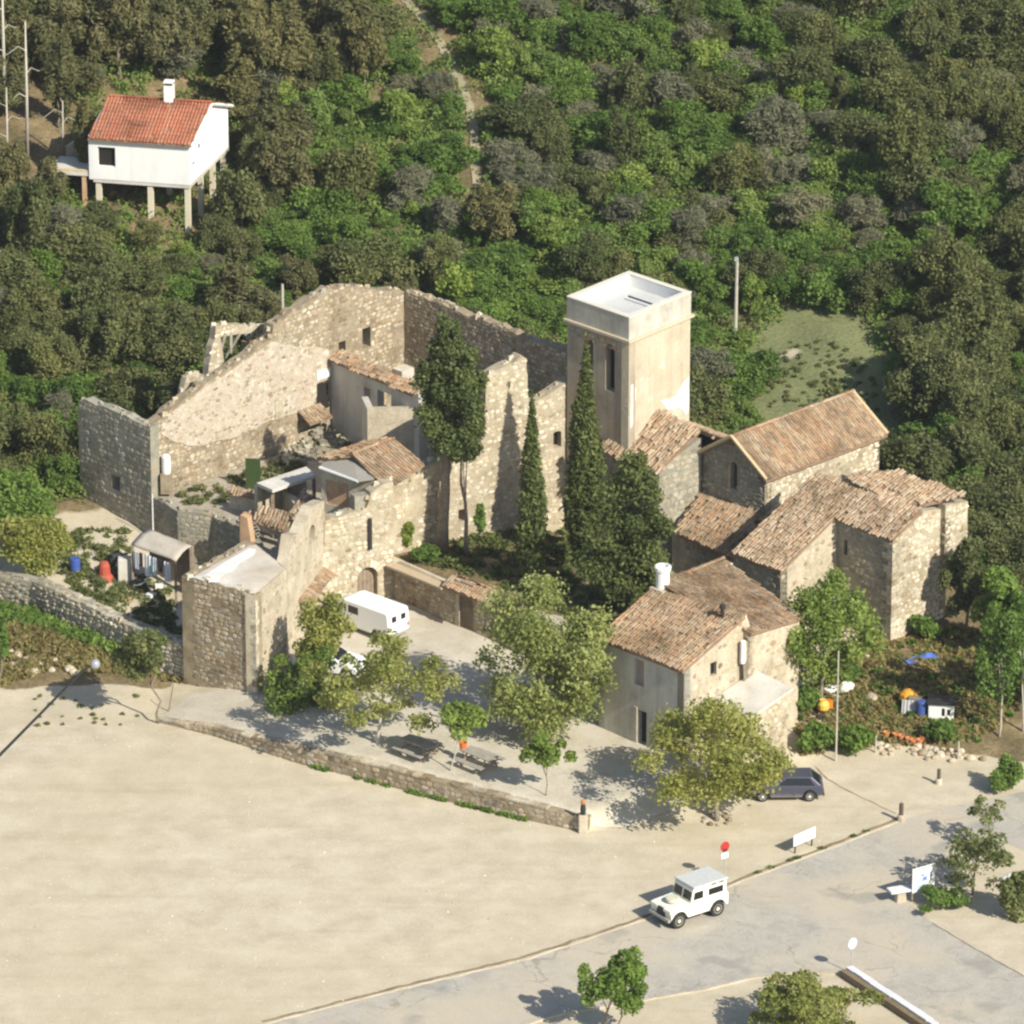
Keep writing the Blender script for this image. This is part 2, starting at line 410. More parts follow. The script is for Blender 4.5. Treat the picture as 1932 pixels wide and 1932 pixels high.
def wall(parent, A, B, top, zb, thick, key='warm', mat=None, holes=(), rough=0, seed=0, stones=True, size=.34, n_ind=40, cover=.85,
         name='wall', px=True, depth=.022, flip=False, both=False, zs_min=None):
    """one wall: plan line A-B, top profile in pixels (or (s,z)), down to zb, thickness away from the camera side"""
    f = Face(A, B, flip); R = random.Random(seed)
    tp = [f.sz(u, v) for u, v in top] if px else list(top)
    if tp[0][0] > tp[-1][0]: tp = tp[::-1]
    if rough:
        q = [tp[0]]
        for (a, za), (b, zb2) in zip(tp, tp[1:]):
            n = max(1, int(math.hypot(b - a, zb2 - za) / .45))
            for i in range(1, n + 1):
                t = i / n; e = rough if i < n else rough * .4
                q.append((a + (b - a) * t + R.uniform(-.06, .06) * (i < n), za + (zb2 - za) * t + R.uniform(-e, e)))
        tp = q
    outline = [(tp[0][0], zb)] + [(tp[-1][0], zb)] + tp[::-1]
    hl = [hole_loop(f, h) if isinstance(h[0], str) else h for h in holes]
    loops = [outline] + hl
    flat = [p for l in loops for p in l]; n = len(flat)
    tri = tessellate_polygon([[Vector((a, b, 0)) for a, b in l] for l in loops])
    vs = [f.p(a, z) for a, z in flat] + [f.p(a, z, -thick) for a, z in flat]
    fs = []
    for t3 in tri: fs.append(tuple(t3)); fs.append(tuple(n + i for i in reversed(t3)))
    o = 0
    for l in loops:
        k = len(l)
        for i in range(k): fs.append((o + i, o + (i + 1) % k, n + o + (i + 1) % k, n + o + i))
        o += k
    mb = MB().add(vs, fs)
    ob = mb.build(name, mat or M_MORTAR[key], parent, world=True)
    if stones: rubble(f, outline, hl, ob, key, size, cover, n_ind, depth, seed, zmin=zs_min)
    if rough >= .045:      # loose stones along the broken top
        for (a, za), (b, zc) in zip(tp, tp[1:]):
            L = math.hypot(b - a, zc - za); d_ = .15
            while d_ < L:
                w = R.uniform(.16, .38); t_ = d_ / L
                if R.random() < .62 and abs(b - a) > .1:
                    M = Matrix.Translation(f.p(a + (b - a) * t_, za + (zc - za) * t_, -thick * R.uniform(.15, .8))) @ Matrix.Rotation(math.atan2(f.d.y, f.d.x) + R.uniform(-.6, .6), 4, 'Z') @ Matrix.Rotation(R.uniform(-.2, .2), 4, 'X')
                    MB().add([M @ Vector(p) for p in ((-w / 2, -w * .4, -.1), (w / 2, -w * .45, -.1), (w * .45, w * .4, -.1), (-w * .5, w * .35, -.1), (-w * .35, -w * .3, w * .38), (w * .4, -w * .28, w * .45), (w * .3, w * .3, w * .3), (-w * .38, w * .28, w * .42))], [(3, 2, 1, 0), (4, 5, 6, 7), (0, 1, 5, 4), (1, 2, 6, 5), (2, 3, 7, 6), (3, 0, 4, 7)]).build('loose_stone', SM[key][1], ob, world=True)
                d_ += w * 1.2
    if both:
        g = Face(A, B, not flip); g.n = -f.n; g2 = Face(A, B); g2.n = -f.n; g2.A = f.A - f.n * thick
        rubble(g2, outline, hl, ob, key, size, cover, 0, depth, seed + 5, zmin=zs_min)
    ob['_'] = 0; del ob['_']
    return ob, f, hl
def pane(parent, face, loop, depth, mat, name='window', t=.05, inset=-.02):
    """panel set into an opening"""
    cx = sum(p[0] for p in loop) / len(loop); cz = sum(p[1] for p in loop) / len(loop)
    lo = [(cx + (a - cx) * (1 - inset), cz + (z - cz) * (1 - inset)) for a, z in loop]; n = len(lo)
    vs = [face.p(a, z, -depth) for a, z in lo] + [face.p(a, z, -depth - t) for a, z in lo]
    fs = [tuple(range(n)), tuple(range(2 * n - 1, n - 1, -1))] + [(i, (i + 1) % n, n + (i + 1) % n, n + i) for i in range(n)]
    return MB().add(vs, fs).build(name, mat, parent, world=True)
def planks(parent, face, loop, depth, mat, n=4, name='plank'):
    """boards closing an opening, each its own piece"""
    s0 = min(p[0] for p in loop); s1 = max(p[0] for p in loop); z0 = min(p[1] for p in loop); z1 = max(p[1] for p in loop)
    w = (s1 - s0) / n
    for i in range(n):
        a, b = s0 + i * w + .008, s0 + (i + 1) * w - .008
        mid = (a + b) / 2; zt = z1
        for k in range(40):
            if inpoly(mid, z1 - .02 - k * .03, loop): zt = z1 - k * .03; break
        q = [face.p(a, z0, -depth), face.p(b, z0, -depth), face.p(b, zt, -depth), face.p(a, zt, -depth)]
        q2 = [x - Vector((face.n.x, face.n.y, 0)) * .04 for x in q]
        MB().add(q + q2, [(0, 1, 2, 3), (7, 6, 5, 4), (0, 1, 5, 4), (1, 2, 6, 5), (2, 3, 7, 6), (3, 0, 4, 7)]).build(name, mat, parent, world=True)

# one canal tile: x across, y down the slope, z up
def tile_geo():
    vs = []; k = 4
    for j, (y, r, zz) in enumerate(((0, .070, .0), (.46, .086, .022))):
        for i in range(k + 1):
            a = math.pi * i / k; vs.append((r * math.cos(a), y, zz - .01 + r * .8 * math.sin(a)))
    fs = [(i, i + 1, k + 2 + i, k + 1 + i) for i in range(k)]
    fs.append(tuple(range(k + 1, 2 * k + 2)))
    return vs, fs
TILE = tile_geo(); TILE_MESH = {}
def tile_mesh(mat):
    if mat.name not in TILE_MESH:
        me = bpy.data.meshes.new('roof_tile'); me.from_pydata(TILE[0], [], TILE[1]); me.materials.append(mat); me.update(); TILE_MESH[mat.name] = me
    return TILE_MESH[mat.name]
def roof(parent, pts, kind='old', n_ind=150, thick=.14, seed=0, name='roof', gap=.19, down=None, messy=.03, ridge=None, slab=None):
    """tiled roof plane over the polygon pts (3D, planar-ish)"""
    R = random.Random(seed); pts = [Vector(p) for p in pts]
    nrm = Vector((0, 0, 0))
    for i in range(len(pts)):
        a, b = pts[i], pts[(i + 1) % len(pts)]
        nrm += Vector(((a.y - b.y) * (a.z + b.z), (a.z - b.z) * (a.x + b.x), (a.x - b.x) * (a.y + b.y)))
    nrm.normalize()
    if nrm.z < 0: nrm = -nrm
    c = sum(pts, Vector()) / len(pts)
    dn = Vector((nrm.x, nrm.y, 0))
    if down is not None: dn = Vector((down[0], down[1], 0))
    dn = (dn - nrm * dn.dot(nrm)).normalized(); ac = dn.cross(nrm).normalized()
    poly = [((p - c).dot(ac), (p - c).dot(dn)) for p in pts]
    n = len(pts)
    flat = [c + ac * a + dn * b for a, b in poly]
    tri = tessellate_polygon([[Vector((a, b, 0)) for a, b in poly]])
    vs = flat + [p - Vector((0, 0, thick)) for p in flat]
    fs = [tuple(t) for t in tri] + [tuple(n + i for i in reversed(t)) for t in tri] + [(i, (i + 1) % n, n + (i + 1) % n, n + i) for i in range(n)]
    ob = MB().add(vs, fs).build(name, slab or M_TILEBASE, parent, world=True)
    a0 = min(p[0] for p in poly); a1 = max(p[0] for p in poly); b0 = min(p[1] for p in poly); b1 = max(p[1] for p in poly)
    items = []; x = a0 + gap / 2
    while x < a1:
        y = b1 - .40 - R.uniform(0, .12); ct = R.random()
        while y > b0 - .3:
            if inpoly(x, y + .22, poly) and R.random() > messy * .8:
                items.append((x + R.gauss(0, messy * .35), y + R.gauss(0, messy), R.gauss(0, messy * 1.6), min(.999, max(0, .5 * ct + .5 * R.random())), R.gauss(0, messy * .3)))
            y -= .36
        x += gap
    off = origin_of(parent)
    camp = Vector((0, 0, CAMH))
    items.sort(key=lambda i: (c + ac * i[0] + dn * i[1] - camp).length)
    att, single = TM[kind]; mb = MB(); tm = tile_mesh(single)
    for k, (x, y, rot, t, lift) in enumerate(items):
        ca, sa = math.cos(rot), math.sin(rot)
        A = ac * ca + dn * sa; D = dn * ca - ac * sa; q = c + ac * x + dn * y + nrm * (.012 + abs(lift))
        if k < n_ind:
            q = q - off
            inst('roof_tile', tm, ob, Matrix(((A.x, D.x, nrm.x, q.x), (A.y, D.y, nrm.y, q.y), (A.z, D.z, nrm.z, q.z), (0, 0, 0, 1))), t)
        else:
            mb.add([q + A * a + D * b + nrm * h for a, b, h in TILE[0]], TILE[1], 0, t)
    if mb.v: mb.build('roof_tiles', att, ob, world=False, kind='stuff', fix=False)
    # joined tiles were placed in world coordinates: shift them to the thing's origin
    if mb.v:
        o2 = ob.children[-1] if False else [ch for ch in ob.children if ch.name.startswith('roof_tiles')][-1]
        o2.data.transform(Matrix.Translation(-off))
    if ridge:
        for a, b in ridge:
            a, b = Vector(a), Vector(b); L = (b - a).length; d = (b - a).normalized(); k = int(L / .4); up = Vector((0, 0, 1)); s = d.cross(up).normalized(); up = s.cross(d)
            for i in range(k):
                q = a + d * (i * .4) + up * .05 - off
                sc = 1.35
                inst('ridge_tile', tm, ob, Matrix(((s.x * sc, d.x, up.x * sc, q.x), (s.y * sc, d.y, up.y * sc, q.y), (s.z * sc, d.z, up.z * sc, q.z), (0, 0, 0, 1))))
    return ob

# ================================================================== the setting
random.seed(4)
def axis(a, b, step, far):
    core = list(np.arange(a, b + 1e-6, step)); lo = []; hi = []; s = step; p = a
    while p > -far: s *= 1.5; p -= s; lo.append(p)
    s = step; p = b
    while p < far + 400: s *= 1.5; p += s; hi.append(p)
    return np.array(lo[::-1] + core + hi)
gx = axis(-31, 31, .25, 1500); gy = axis(262, 392, .25, 700)
XX, YY = np.meshgrid(gx, gy); ZZ = HH(XX, YY)
ZZ = np.where(YY > 470, np.minimum(ZZ, 31 + 0 * ZZ), ZZ)
LAWN = [P(1430, 650, 3.2), P(1560, 640, 3.5), P(1640, 700, 3), P(1650, 800, 2.2), P(1590, 800, 2), P(1440, 770, 2)]
def near_lawn(x, y):
    c = G(1535, 700); d = G(1640, 790)
    return np.minimum(np.hypot((x - c.x) / 3.8, (y - c.y) / 6.6), np.hypot((x - d.x) / 2.7, (y - d.y) / 5.0))
sand = np.ones_like(XX)
YB_X = [-200, -60, -29, -24.5, -20.5, -6.5, -2, 2, 8, 18, 21.5, 24, 27, 60, 200]
YB_Y = [318, 318, 317, 321, 323.5, 334.2, 331, 328, 325, 321.5, 317, 309.5, 305, 303, 303]
yb = np.interp(XX, YB_X, YB_Y)
sand = 1 - np.clip((YY - yb + 3.0) / 2.5, 0, 1)
lawnw = np.clip(1.5 - near_lawn(XX, YY), 0, 1)
_bp = G(1490, 668); sand = np.maximum(sand, np.clip(1.4 - np.hypot((XX - _bp.x) / 1.5, (YY - _bp.y) / 1.1), 0, 1)); lawnw = lawnw * np.clip(np.hypot((XX - _bp.x) / 1.3, (YY - _bp.y) / .9) - .2, 0, 1)
# kitchen garden on the right and rough bank on the left are earth, not sand
gar = np.clip((XX - np.interp(YY, [290, 300, 310], [13.5, 16.5, 18])) / 1.2, 0, 1) * np.clip((YY - np.interp(XX, [12, 17, 26], [293.5, 293.2, 290.8])) / .8, 0, 1)
_dw = [P(-40, 1128, 1.0), P(60, 1150, .9), P(190, 1200, .9), P(290, 1245, .8), P(366, 1268, .8)]
bank = (YY < np.interp(XX, [p.x for p in _dw], [p.y + .4 for p in _dw])) * np.clip((-16.6 - XX) / 1.0, 0, 1) * np.clip((YY - np.interp(XX, [-30, -22, -17], [299.5, 299.8, 299.5])) / .8, 0, 1)
_s = (XX - _J.x) * E1.x + (YY - _J.y) * E1.y; _t = (XX - _J.x) * E2.x + (YY - _J.y) * E2.y
court = _ss((_s - .5) / .5) * _ss((14 - _t) / .5) * _ss((_t + 4) / .5) * _ss((11 - _s) / .5)  # court turned to dark soil, which also paints the shadows lying there
sand = sand * (1 - gar) * (1 - bank) * (1 - .75 * court)
nv, nu = XX.shape
me = bpy.data.meshes.new('ground')
me.vertices.add(nv * nu); me.vertices.foreach_set('co', np.stack([XX, YY, ZZ], -1).astype('f').ravel())
idx = np.arange(nv * nu).reshape(nv, nu)
q = np.stack([idx[:-1, :-1], idx[:-1, 1:], idx[1:, 1:], idx[1:, :-1]], -1).reshape(-1, 4)
me.loops.add(q.size); me.loops.foreach_set('vertex_index', q.ravel().astype('i'))
me.polygons.add(len(q)); me.polygons.foreach_set('loop_start', np.arange(0, q.size, 4, dtype='i'))
me.update(calc_edges=True)
for nm, arr in (('sand', sand), ('lawn', lawnw)):
    a = me.attributes.new(nm, 'FLOAT', 'POINT'); a.data.foreach_set('value', arr.astype('f').ravel())
me.polygons.foreach_set('use_smooth', np.ones(len(q), bool))
SAND = [(.40, .33, .22), (.50, .43, .30), (.56, .50, .37)]
def sand_nodes(nt, big=.09):
    n0 = noise(nt, big, 3, .5); n1 = noise(nt, .55, 5, .65); n2 = noise(nt, 9, 4, .75)
    f = math_n(nt, 'ADD', math_n(nt, 'MULTIPLY', n1, .55), math_n(nt, 'MULTIPLY', n2, .45))
    c = ramp(nt, f, [(.34, (.405, .345, .25)), (.5, (.52, .452, .335)), (.64, (.605, .54, .415))])
    w = ramp(nt, n0, [(.40, (.0,) * 3), (.62, (1,) * 3)])
    c = mix(nt, math_n(nt, 'MULTIPLY', w, .35), c, (.47, .40, .26))
    g_ = nt.nodes.new('ShaderNodeNewGeometry'); mp = nt.nodes.new('ShaderNodeMapping'); mp.inputs['Rotation'].default_value = (0, 0, math.radians(-24)); mp.inputs['Scale'].default_value = (.05, .9, 1); nt.links.new(g_.outputs['Position'], mp.inputs['Vector'])
    tr_ = noise(nt, 1.0, 3, .55, mp.outputs[0], .4)
    c = mix(nt, 1.0, c, ramp(nt, tr_, [(.34, (.945, .935, .91)), (.46, (1, 1, 1)), (.60, (1, 1, 1)), (.70, (1.03, 1.03, 1.03))]), 'MULTIPLY')
    n3 = noise(nt, 26, 2, .8)
    c = mix(nt, 1.0, c, ramp(nt, n3, [(.32, (.80, .79, .76)), (.5, (1, 1, 1)), (.68, (1.16, 1.16, 1.16))]), 'MULTIPLY')
    return c, n2
m, nt, b = new_mat('ground_earth')
sc_, fine_ = sand_nodes(nt)
n1 = noise(nt, .5, 6, .7); n2 = noise(nt, 5, 5, .75)
soil = ramp(nt, math_n(nt, 'ADD', math_n(nt, 'MULTIPLY', n1, .5), math_n(nt, 'MULTIPLY', n2, .5)), [(.35, (.07, .065, .035)), (.5, (.17, .13, .065)), (.62, (.30, .22, .12))])
grass = ramp(nt, n2, [(.3, (.10, .12, .045)), (.5, (.17, .185, .08)), (.7, (.27, .25, .13))])
edge = math_n(nt, 'ADD', attr(nt, 'sand'), math_n(nt, 'MULTIPLY', math_n(nt, 'SUBTRACT', n1, .5), .9))
c = mix(nt, ramp(nt, edge, [(.4, (0,) * 3), (.6, (1,) * 3)]), soil, sc_)
edge = math_n(nt, 'ADD', attr(nt, 'lawn'), math_n(nt, 'MULTIPLY', math_n(nt, 'SUBTRACT', n1, .5), .8))
c = mix(nt, ramp(nt, edge, [(.2, (0,) * 3), (.5, (1,) * 3)]), c, grass)
nt.links.new(c, b.inputs['Base Color']); b.inputs['Roughness'].default_value = .95; bump(nt, b, n2, .5, .06)
me.materials.append(m)
ground = bpy.data.objects.new('ground', me); COL.objects.link(ground); tag(ground, kind='structure')

def sheet(name, poly, mat, lift, step=1.0, jit=0, kind='structure', flat=None, seed=0):
    R = random.Random(seed); P2 = [Vector((p[0], p[1])) for p in poly]; b = []
    for i, p in enumerate(P2):
        q = P2[(i + 1) % len(P2)]; n = max(1, int((q - p).length / step))
        for k in range(n): b.append(p + (q - p) * (k / n) + Vector((R.uniform(-jit, jit), R.uniform(-jit, jit))))
    pts = list(b); xs = [p.x for p in b]; ys = [p.y for p in b]
    pp = [(p.x, p.y) for p in b]
    if flat is None:
        for x in np.arange(min(xs), max(xs), step):
            for y in np.arange(min(ys), max(ys), step):
                if inpoly(x, y, pp) and edist(x, y, pp) > step * .4: pts.append(Vector((x, y)))
    n = len(b); r = delaunay_2d_cdt(pts, [(i, (i + 1) % n) for i in range(n)], [list(range(n))], 1, 1e-4)
    vs = [(p.x, p.y, (Hz(p.x, p.y) if flat is None else flat) + lift) for p in r[0]]
    o = MB().add(vs, [tuple(f) for f in r[2]]).build(name, mat, None, smooth=True)
    return tag(o, kind=kind)
m, nt, b = new_mat('forecourt_sand'); c_, f_ = sand_nodes(nt, .07)
nt.links.new(c_, b.inputs['Base Color']); b.inputs['Roughness'].default_value = .95; bump(nt, b, f_, .35, .03); M_SAND = m
m, nt, b = new_mat('terrace_gravel')
n1 = noise(nt, .6, 5, .65); n2 = noise(nt, 8, 4, .75)
c_ = ramp(nt, math_n(nt, 'ADD', math_n(nt, 'MULTIPLY', n1, .5), math_n(nt, 'MULTIPLY', n2, .5)), [(.34, (.38, .33, .25)), (.5, (.50, .45, .35)), (.64, (.58, .53, .44))])
nt.links.new(c_, b.inputs['Base Color']); b.inputs['Roughness'].default_value = .95; bump(nt, b, n2, .35, .03); M_GRAVEL = m
m, nt, b = new_mat('old_asphalt')
n0 = noise(nt, .16, 4, .6); n1 = noise(nt, .9, 5, .7, dist=1.0); n2 = noise(nt, 10, 4, .8)
c_ = ramp(nt, math_n(nt, 'ADD', math_n(nt, 'MULTIPLY', n1, .5), math_n(nt, 'MULTIPLY', n2, .5)), [(.34, (.29, .265, .225)), (.5, (.40, .37, .315)), (.64, (.47, .44, .375))])
c_ = mix(nt, ramp(nt, n0, [(.42, (0,) * 3), (.62, (.75,) * 3)]), c_, (.50, .43, .32))
c_ = mix(nt, ramp(nt, noise(nt, .35, 3, .5), [(.60, (0,) * 3), (.68, (.5,) * 3)]), c_, (.23, .225, .2))
vo = nt.nodes.new('ShaderNodeTexVoronoi'); vo.feature = 'DISTANCE_TO_EDGE'; vo.inputs['Scale'].default_value = .33
g_ = nt.nodes.new('ShaderNodeNewGeometry'); wv = nt.nodes.new('ShaderNodeTexNoise'); wv.inputs['Scale'].default_value = 1.2; nt.links.new(g_.outputs['Position'], wv.inputs['Vector'])
va = nt.nodes.new('ShaderNodeVectorMath'); va.operation = 'ADD'; nt.links.new(g_.outputs['Position'], va.inputs[0]); nt.links.new(wv.outputs['Color'], va.inputs[1]); nt.links.new(va.outputs[0], vo.inputs['Vector'])
ck = ramp(nt, vo.outputs['Distance'], [(.004, (.74, .73, .70)), (.016, (1, 1, 1))])
c_ = mix(nt, ramp(nt, noise(nt, .25, 3, .6), [(.48, (0,) * 3), (.56, (1,) * 3)]), c_, mix(nt, 1.0, c_, ck, 'MULTIPLY'))
c_ = mix(nt, 1.0, c_, ramp(nt, noise(nt, 24, 2, .8), [(.32, (.80,) * 3), (.5, (1,) * 3), (.68, (1.18,) * 3)]), 'MULTIPLY')
nt.links.new(c_, b.inputs['Base Color']); b.inputs['Roughness'].default_value = .9; bump(nt, b, n2, .3, .02); M_ROAD = m

g0 = lambda L: [P(u, v, 0) for u, v in L]
road_up = [(330, 2010), (500, 1932), (700, 1880), (1000, 1808), (1240, 1727), (1400, 1662), (1560, 1603), (1700, 1548), (1800, 1520), (2050, 1470)]
road_lo_r = [(2050, 1660), (1900, 1590), (1800, 1650), (1700, 1690), (1760, 1742), (1840, 1790), (1932, 1842), (2100, 1935), (2100, 2100)]
road_lo = [(1860, 2010), (1740, 1932), (1592, 1838), (1500, 1837), (1420, 1846), (1330, 1868), (1060, 1915), (900, 1960), (800, 2010)]
sheet('road', g0(road_up + road_lo_r + road_lo), M_ROAD, .010, 2.0, 0, flat=0.0)
fc = [(-150, 1420), (60, 1362), (298, 1366), (400, 1391), (560, 1441), (700, 1476), (830, 1510), (990, 1549), (1105, 1573), (1330, 1580), (1480, 1530), (1600, 1500), (1760, 1480), (2050, 1430)] 
sheet('forecourt', g0(fc + road_up[::-1] + [(-150, 2010)]), M_SAND, .005, 2.0, .05, flat=0.0, seed=2)
# terrace behind the low retaining wall
tr = [(300, 1353, .1), (400, 1371, .4), (560, 1404, .75), (700, 1438, .88), (830, 1474, .88), (990, 1512, .82), (1095, 1542, .6),
      (1180, 1545, .5), (1300, 1500, .7), (1420, 1440, .8), (1480, 1380, .9), (1300, 1300, .9), (1130, 1215, .9), (900, 1150, .9), (742, 1080, .9), (600, 1100, .9), (480, 1290, .8), (360, 1300, .5)]
sheet('terrace', [P(*p) for p in tr], M_GRAVEL, .035, .5, 0, seed=3)
M_KERB = surf('kerb_stone', [(.34, .29, .21), (.47, .41, .31), (.55, .49, .38)], 1.2, 8)
M_DRAIN = surf('drain_earth', [(.15, .11, .065), (.24, .18, .11), (.36, .29, .19)], .8, 8)
def strip(name, line, w, z0, z1, mat, side=0.0, wob=.03, seed=1):
    """long low ridge along a plan line, a bit wobbly"""
    R = random.Random(seed); pts = []
    for a, b in zip(line, line[1:]):
        n = max(1, int((b - a).length / .5))
        for k in range(n): pts.append(a + (b - a) * (k / n))
    pts.append(line[-1]); vs = []; fs = []
    for i, p in enumerate(pts):
        d = (pts[min(i + 1, len(pts) - 1)] - pts[max(0, i - 1)]); s = Vector((-d.y, d.x, 0)).normalized()
        ww = w * R.uniform(.75, 1.2); o = side + R.uniform(-wob, wob); h = z1 + R.uniform(-.2, .2) * (z1 - z0)
        vs += [p + s * (o - ww / 2) + Vector((0, 0, z0)), p + s * (o - ww * .4) + Vector((0, 0, h)), p + s * (o + ww * .4) + Vector((0, 0, h)), p + s * (o + ww / 2) + Vector((0, 0, z0))]
    for i in range(len(pts) - 1):
        a = i * 4; fs += [(a + k, a + k + 1, a + 5 + k, a + 4 + k) for k in range(3)]
    fs += [(0, 1, 2, 3), (len(vs) - 1, len(vs) - 2, len(vs) - 3, len(vs) - 4)]
    o = MB().add(vs, fs).build(name, mat, None)
    return tag(o, kind='structure')
strip('kerb', g0(road_up[:8]), .11, -.03, .055, M_KERB, -.03)
strip('road_gutter', g0(road_up[1:8]), .24, .0, .018, M_DRAIN, .22, .06)
strip('kerb', g0(road_lo[2:]), .14, -.03, .07, M_KERB, 0, .02, 5)
strip('kerb', g0(road_lo_r[4:8]), .10, -.03, .05, M_KERB, 0, .02, 6)
# faint earth lines on the forecourt (swept drain line towards the blue car)
strip('drain_line', g0([(1690, 1536), (1600, 1492), (1560, 1470), (1530, 1440)]), .10, .0, .014, M_DRAIN, 0, .04, 7)

# ================================================================== retaining wall of the terrace
t = thing('retaining_wall', 'long low rubble retaining wall between sandy forecourt and the tree terrace', 'wall', P(700, 1473, 0))
base = [(300, 1364), (400, 1388), (560, 1440), (700, 1475), (830, 1509), (990, 1547), (1105, 1571)]
tops = [.12, .42, .80, .93, .93, .87, .66]
for i in range(6):
    A, B = P(*base[i]), P(*base[i + 1])
    L = (B - A).length
    wall(t, A, B, [(0, tops[i]), (L, tops[i + 1])], -.3, .5, 'warm', px=False, rough=.03, seed=20 + i, size=.3, n_ind=30 if i > 0 else 8, zs_min=0)
# coping stones along it
cs = MB(); R = random.Random(9)
for i in range(6):
    A, B = P(*base[i]), P(*base[i + 1]); L = (B - A).length; d = (B - A).normalized(); n = Vector((d.y, -d.x, 0)); s = 0
    while s < L - .2:
        w = R.uniform(.35, .75); zt = tops[i] + (tops[i + 1] - tops[i]) * s / L
        if R.random() < .8:
            M = Matrix.Translation(A + d * (s + w / 2) - n * .22) @ Matrix.Rotation(math.atan2(d.y, d.x) + R.uniform(-.08, .08), 4, 'Z')
            MB().box(-w / 2 + .02, w / 2 - .02, -.24, .24, zt - .03, zt + R.uniform(.05, .11), 0, .5, M).build('coping_stone', SM['warm'][1], t, world=True)
        s += w

# ================================================================== ruined castle
def lab(u, v, z): p = P(u, v, z); return Vector((p.x, p.y))
# ---- west ruin: end wall W1 and the great wall W2
C0 = lab(283, 985, 1.6)
d1 = E1
CW = C0 - E2 * 5.55
t = thing('ruined_hall', 'tall roofless stone hall with sloping ragged walls and empty windows', 'ruin', (C0.x, C0.y, 1.4))
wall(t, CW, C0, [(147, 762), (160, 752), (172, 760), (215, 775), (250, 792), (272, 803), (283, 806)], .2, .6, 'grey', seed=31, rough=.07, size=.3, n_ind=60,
     holes=[('rect', 211, 922, 226, 901)], both=False)  # grey stones put the dim light of this end wall into colour
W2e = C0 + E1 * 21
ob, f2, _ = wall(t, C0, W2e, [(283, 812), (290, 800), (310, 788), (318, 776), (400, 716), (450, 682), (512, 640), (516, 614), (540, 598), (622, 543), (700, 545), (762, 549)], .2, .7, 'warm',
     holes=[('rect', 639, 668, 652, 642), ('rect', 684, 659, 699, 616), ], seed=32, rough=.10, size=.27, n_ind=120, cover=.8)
Kc = f2.p(f2.sz(762, 549)[0], 0); Kc = Vector((Kc.x, Kc.y))
# plaster skin still on the middle of the great wall
o_ = [f2.sz(u, v) for u, v in [(318, 782), (400, 722), (512, 646), (560, 652), (618, 660), (628, 690), (600, 742), (585, 770), (520, 790), (470, 812), (420, 832), (360, 840), (330, 835), (300, 818)]]
R = random.Random(3); q_ = []
for (a, za), (b2, zb2) in zip(o_, o_[1:] + o_[:1]):
    for k in range(4): q_.append((a + (b2 - a) * k / 4 + R.uniform(-.08, .08), za + (zb2 - za) * k / 4 + R.uniform(-.08, .08)))
vs = [f2.p(a, z, .05) for a, z in q_] + [f2.p(a, z, 0) for a, z in q_]; n = len(q_)
tri = tessellate_polygon([[Vector((a, b2, 0)) for a, b2 in q_]])
M_OLDPL = surf('worn_plaster', [(.34, .28, .21), (.46, .39, .30), (.58, .52, .43)], 2.2, 9, fine_amt=.5, bstr=.6, spots=((.66, .60, .50), 2.6, .57, .85))
MB().add(vs, [tuple(x) for x in tri] + [(i, (i + 1) % n, n + (i + 1) % n, n + i) for i in range(n)]).build('plaster_skin', M_OLDPL, t, world=True)
f2s = Face(C0, W2e); f2s.A = f2s.A + f2s.n * .05
rubble(f2s, q_, [], t.children[-1] if t.children[-1].name.startswith('plaster') else [c_ for c_ in t.children if c_.name.startswith('plaster')][0], 'warm', .24, .4, 30, .015, 39)
# W3, the shaded wall on the right of the inner corner
ob, f3, _ = wall(t, Kc, Kc + E2 * 14.5, [(762, 549), (775, 553), (820, 570), (870, 590), (930, 612), (1000, 641), (1040, 652), (1072, 664)], .2, .6, 'warm', seed=33, rough=.11, size=.27, n_ind=40)
# cross wall M with tiled coping
sM, zM = f2.sz(624, 674); Mp = f2.p(sM, 0); Mp = Vector((Mp.x, Mp.y))
ob, fM, hM = wall(t, Mp, Mp + E2 * 8.2, [(624, 674), (700, 706), (790, 744)], .2, .5, 'grey', seed=34, n_ind=20, mat=M_PLASTER_GREY, stones=False,
     holes=[('rect', 687, 765, 700, 735), ('rect', 712, 768, 738, 745)])
a_, b_ = fM.sz(624, 674), fM.sz(786, 743)
roof(t, [fM.p(a_[0], a_[1], .25), fM.p(b_[0], b_[1], .25), fM.p(b_[0], b_[1] + .22, -.65), fM.p(a_[0], a_[1] + .22, -.65)], 'old', 40, .12, 35, name='wall_coping')
# fragment of the north-west wall with a broken window and fallen beams behind the great wall
fBx = Face(f2.p(f2.sz(400, 716)[0], 0, -2.6).xy, f2.p(f2.sz(400, 716)[0], 0, -2.6).xy + E1 * 5)
ob, fB, _ = wall(t, fBx.A, fBx.A + E1 * 5, [(392, 715), (394, 690), (400, 655), (406, 640), (407, 617), (422, 613), (445, 613), (470, 617), (500, 614), (522, 614)], .2, .45, 'pale', seed=36, rough=.06, size=.3, n_ind=20,
     holes=[[fBx.sz(u, v) for u, v in ((424, 690), (420, 660), (416, 636), (440, 632), (478, 628), (505, 634), (508, 650), (480, 664), (450, 682))]])
for k in range(7):
    R = random.Random(50 + k)
    u0 = 424 + k * 12; s_, z_ = fB.sz(u0, 628); p0 = fB.p(s_, z_, -.1 + R.uniform(0, .3)); p1 = p0 + Vector((R.uniform(-.9, .9), R.uniform(-.3, .3), R.uniform(-1.9, -.9)))
    MB().tube([p0, p1], [.09, .07], 6).build('fallen_beam', M_WOODG, t, world=True)
# thin low remains further left behind the great wall
q0 = f2.p(f2.sz(350, 752)[0], 0, -1.3).xy; 
wall(t, q0, q0 + E1 * 1.6, [(345, 742), (352, 712), (362, 708), (375, 706), (388, 708), (392, 722)], .2, .4, 'pale', seed=37, rough=.08, size=.28, n_ind=6)
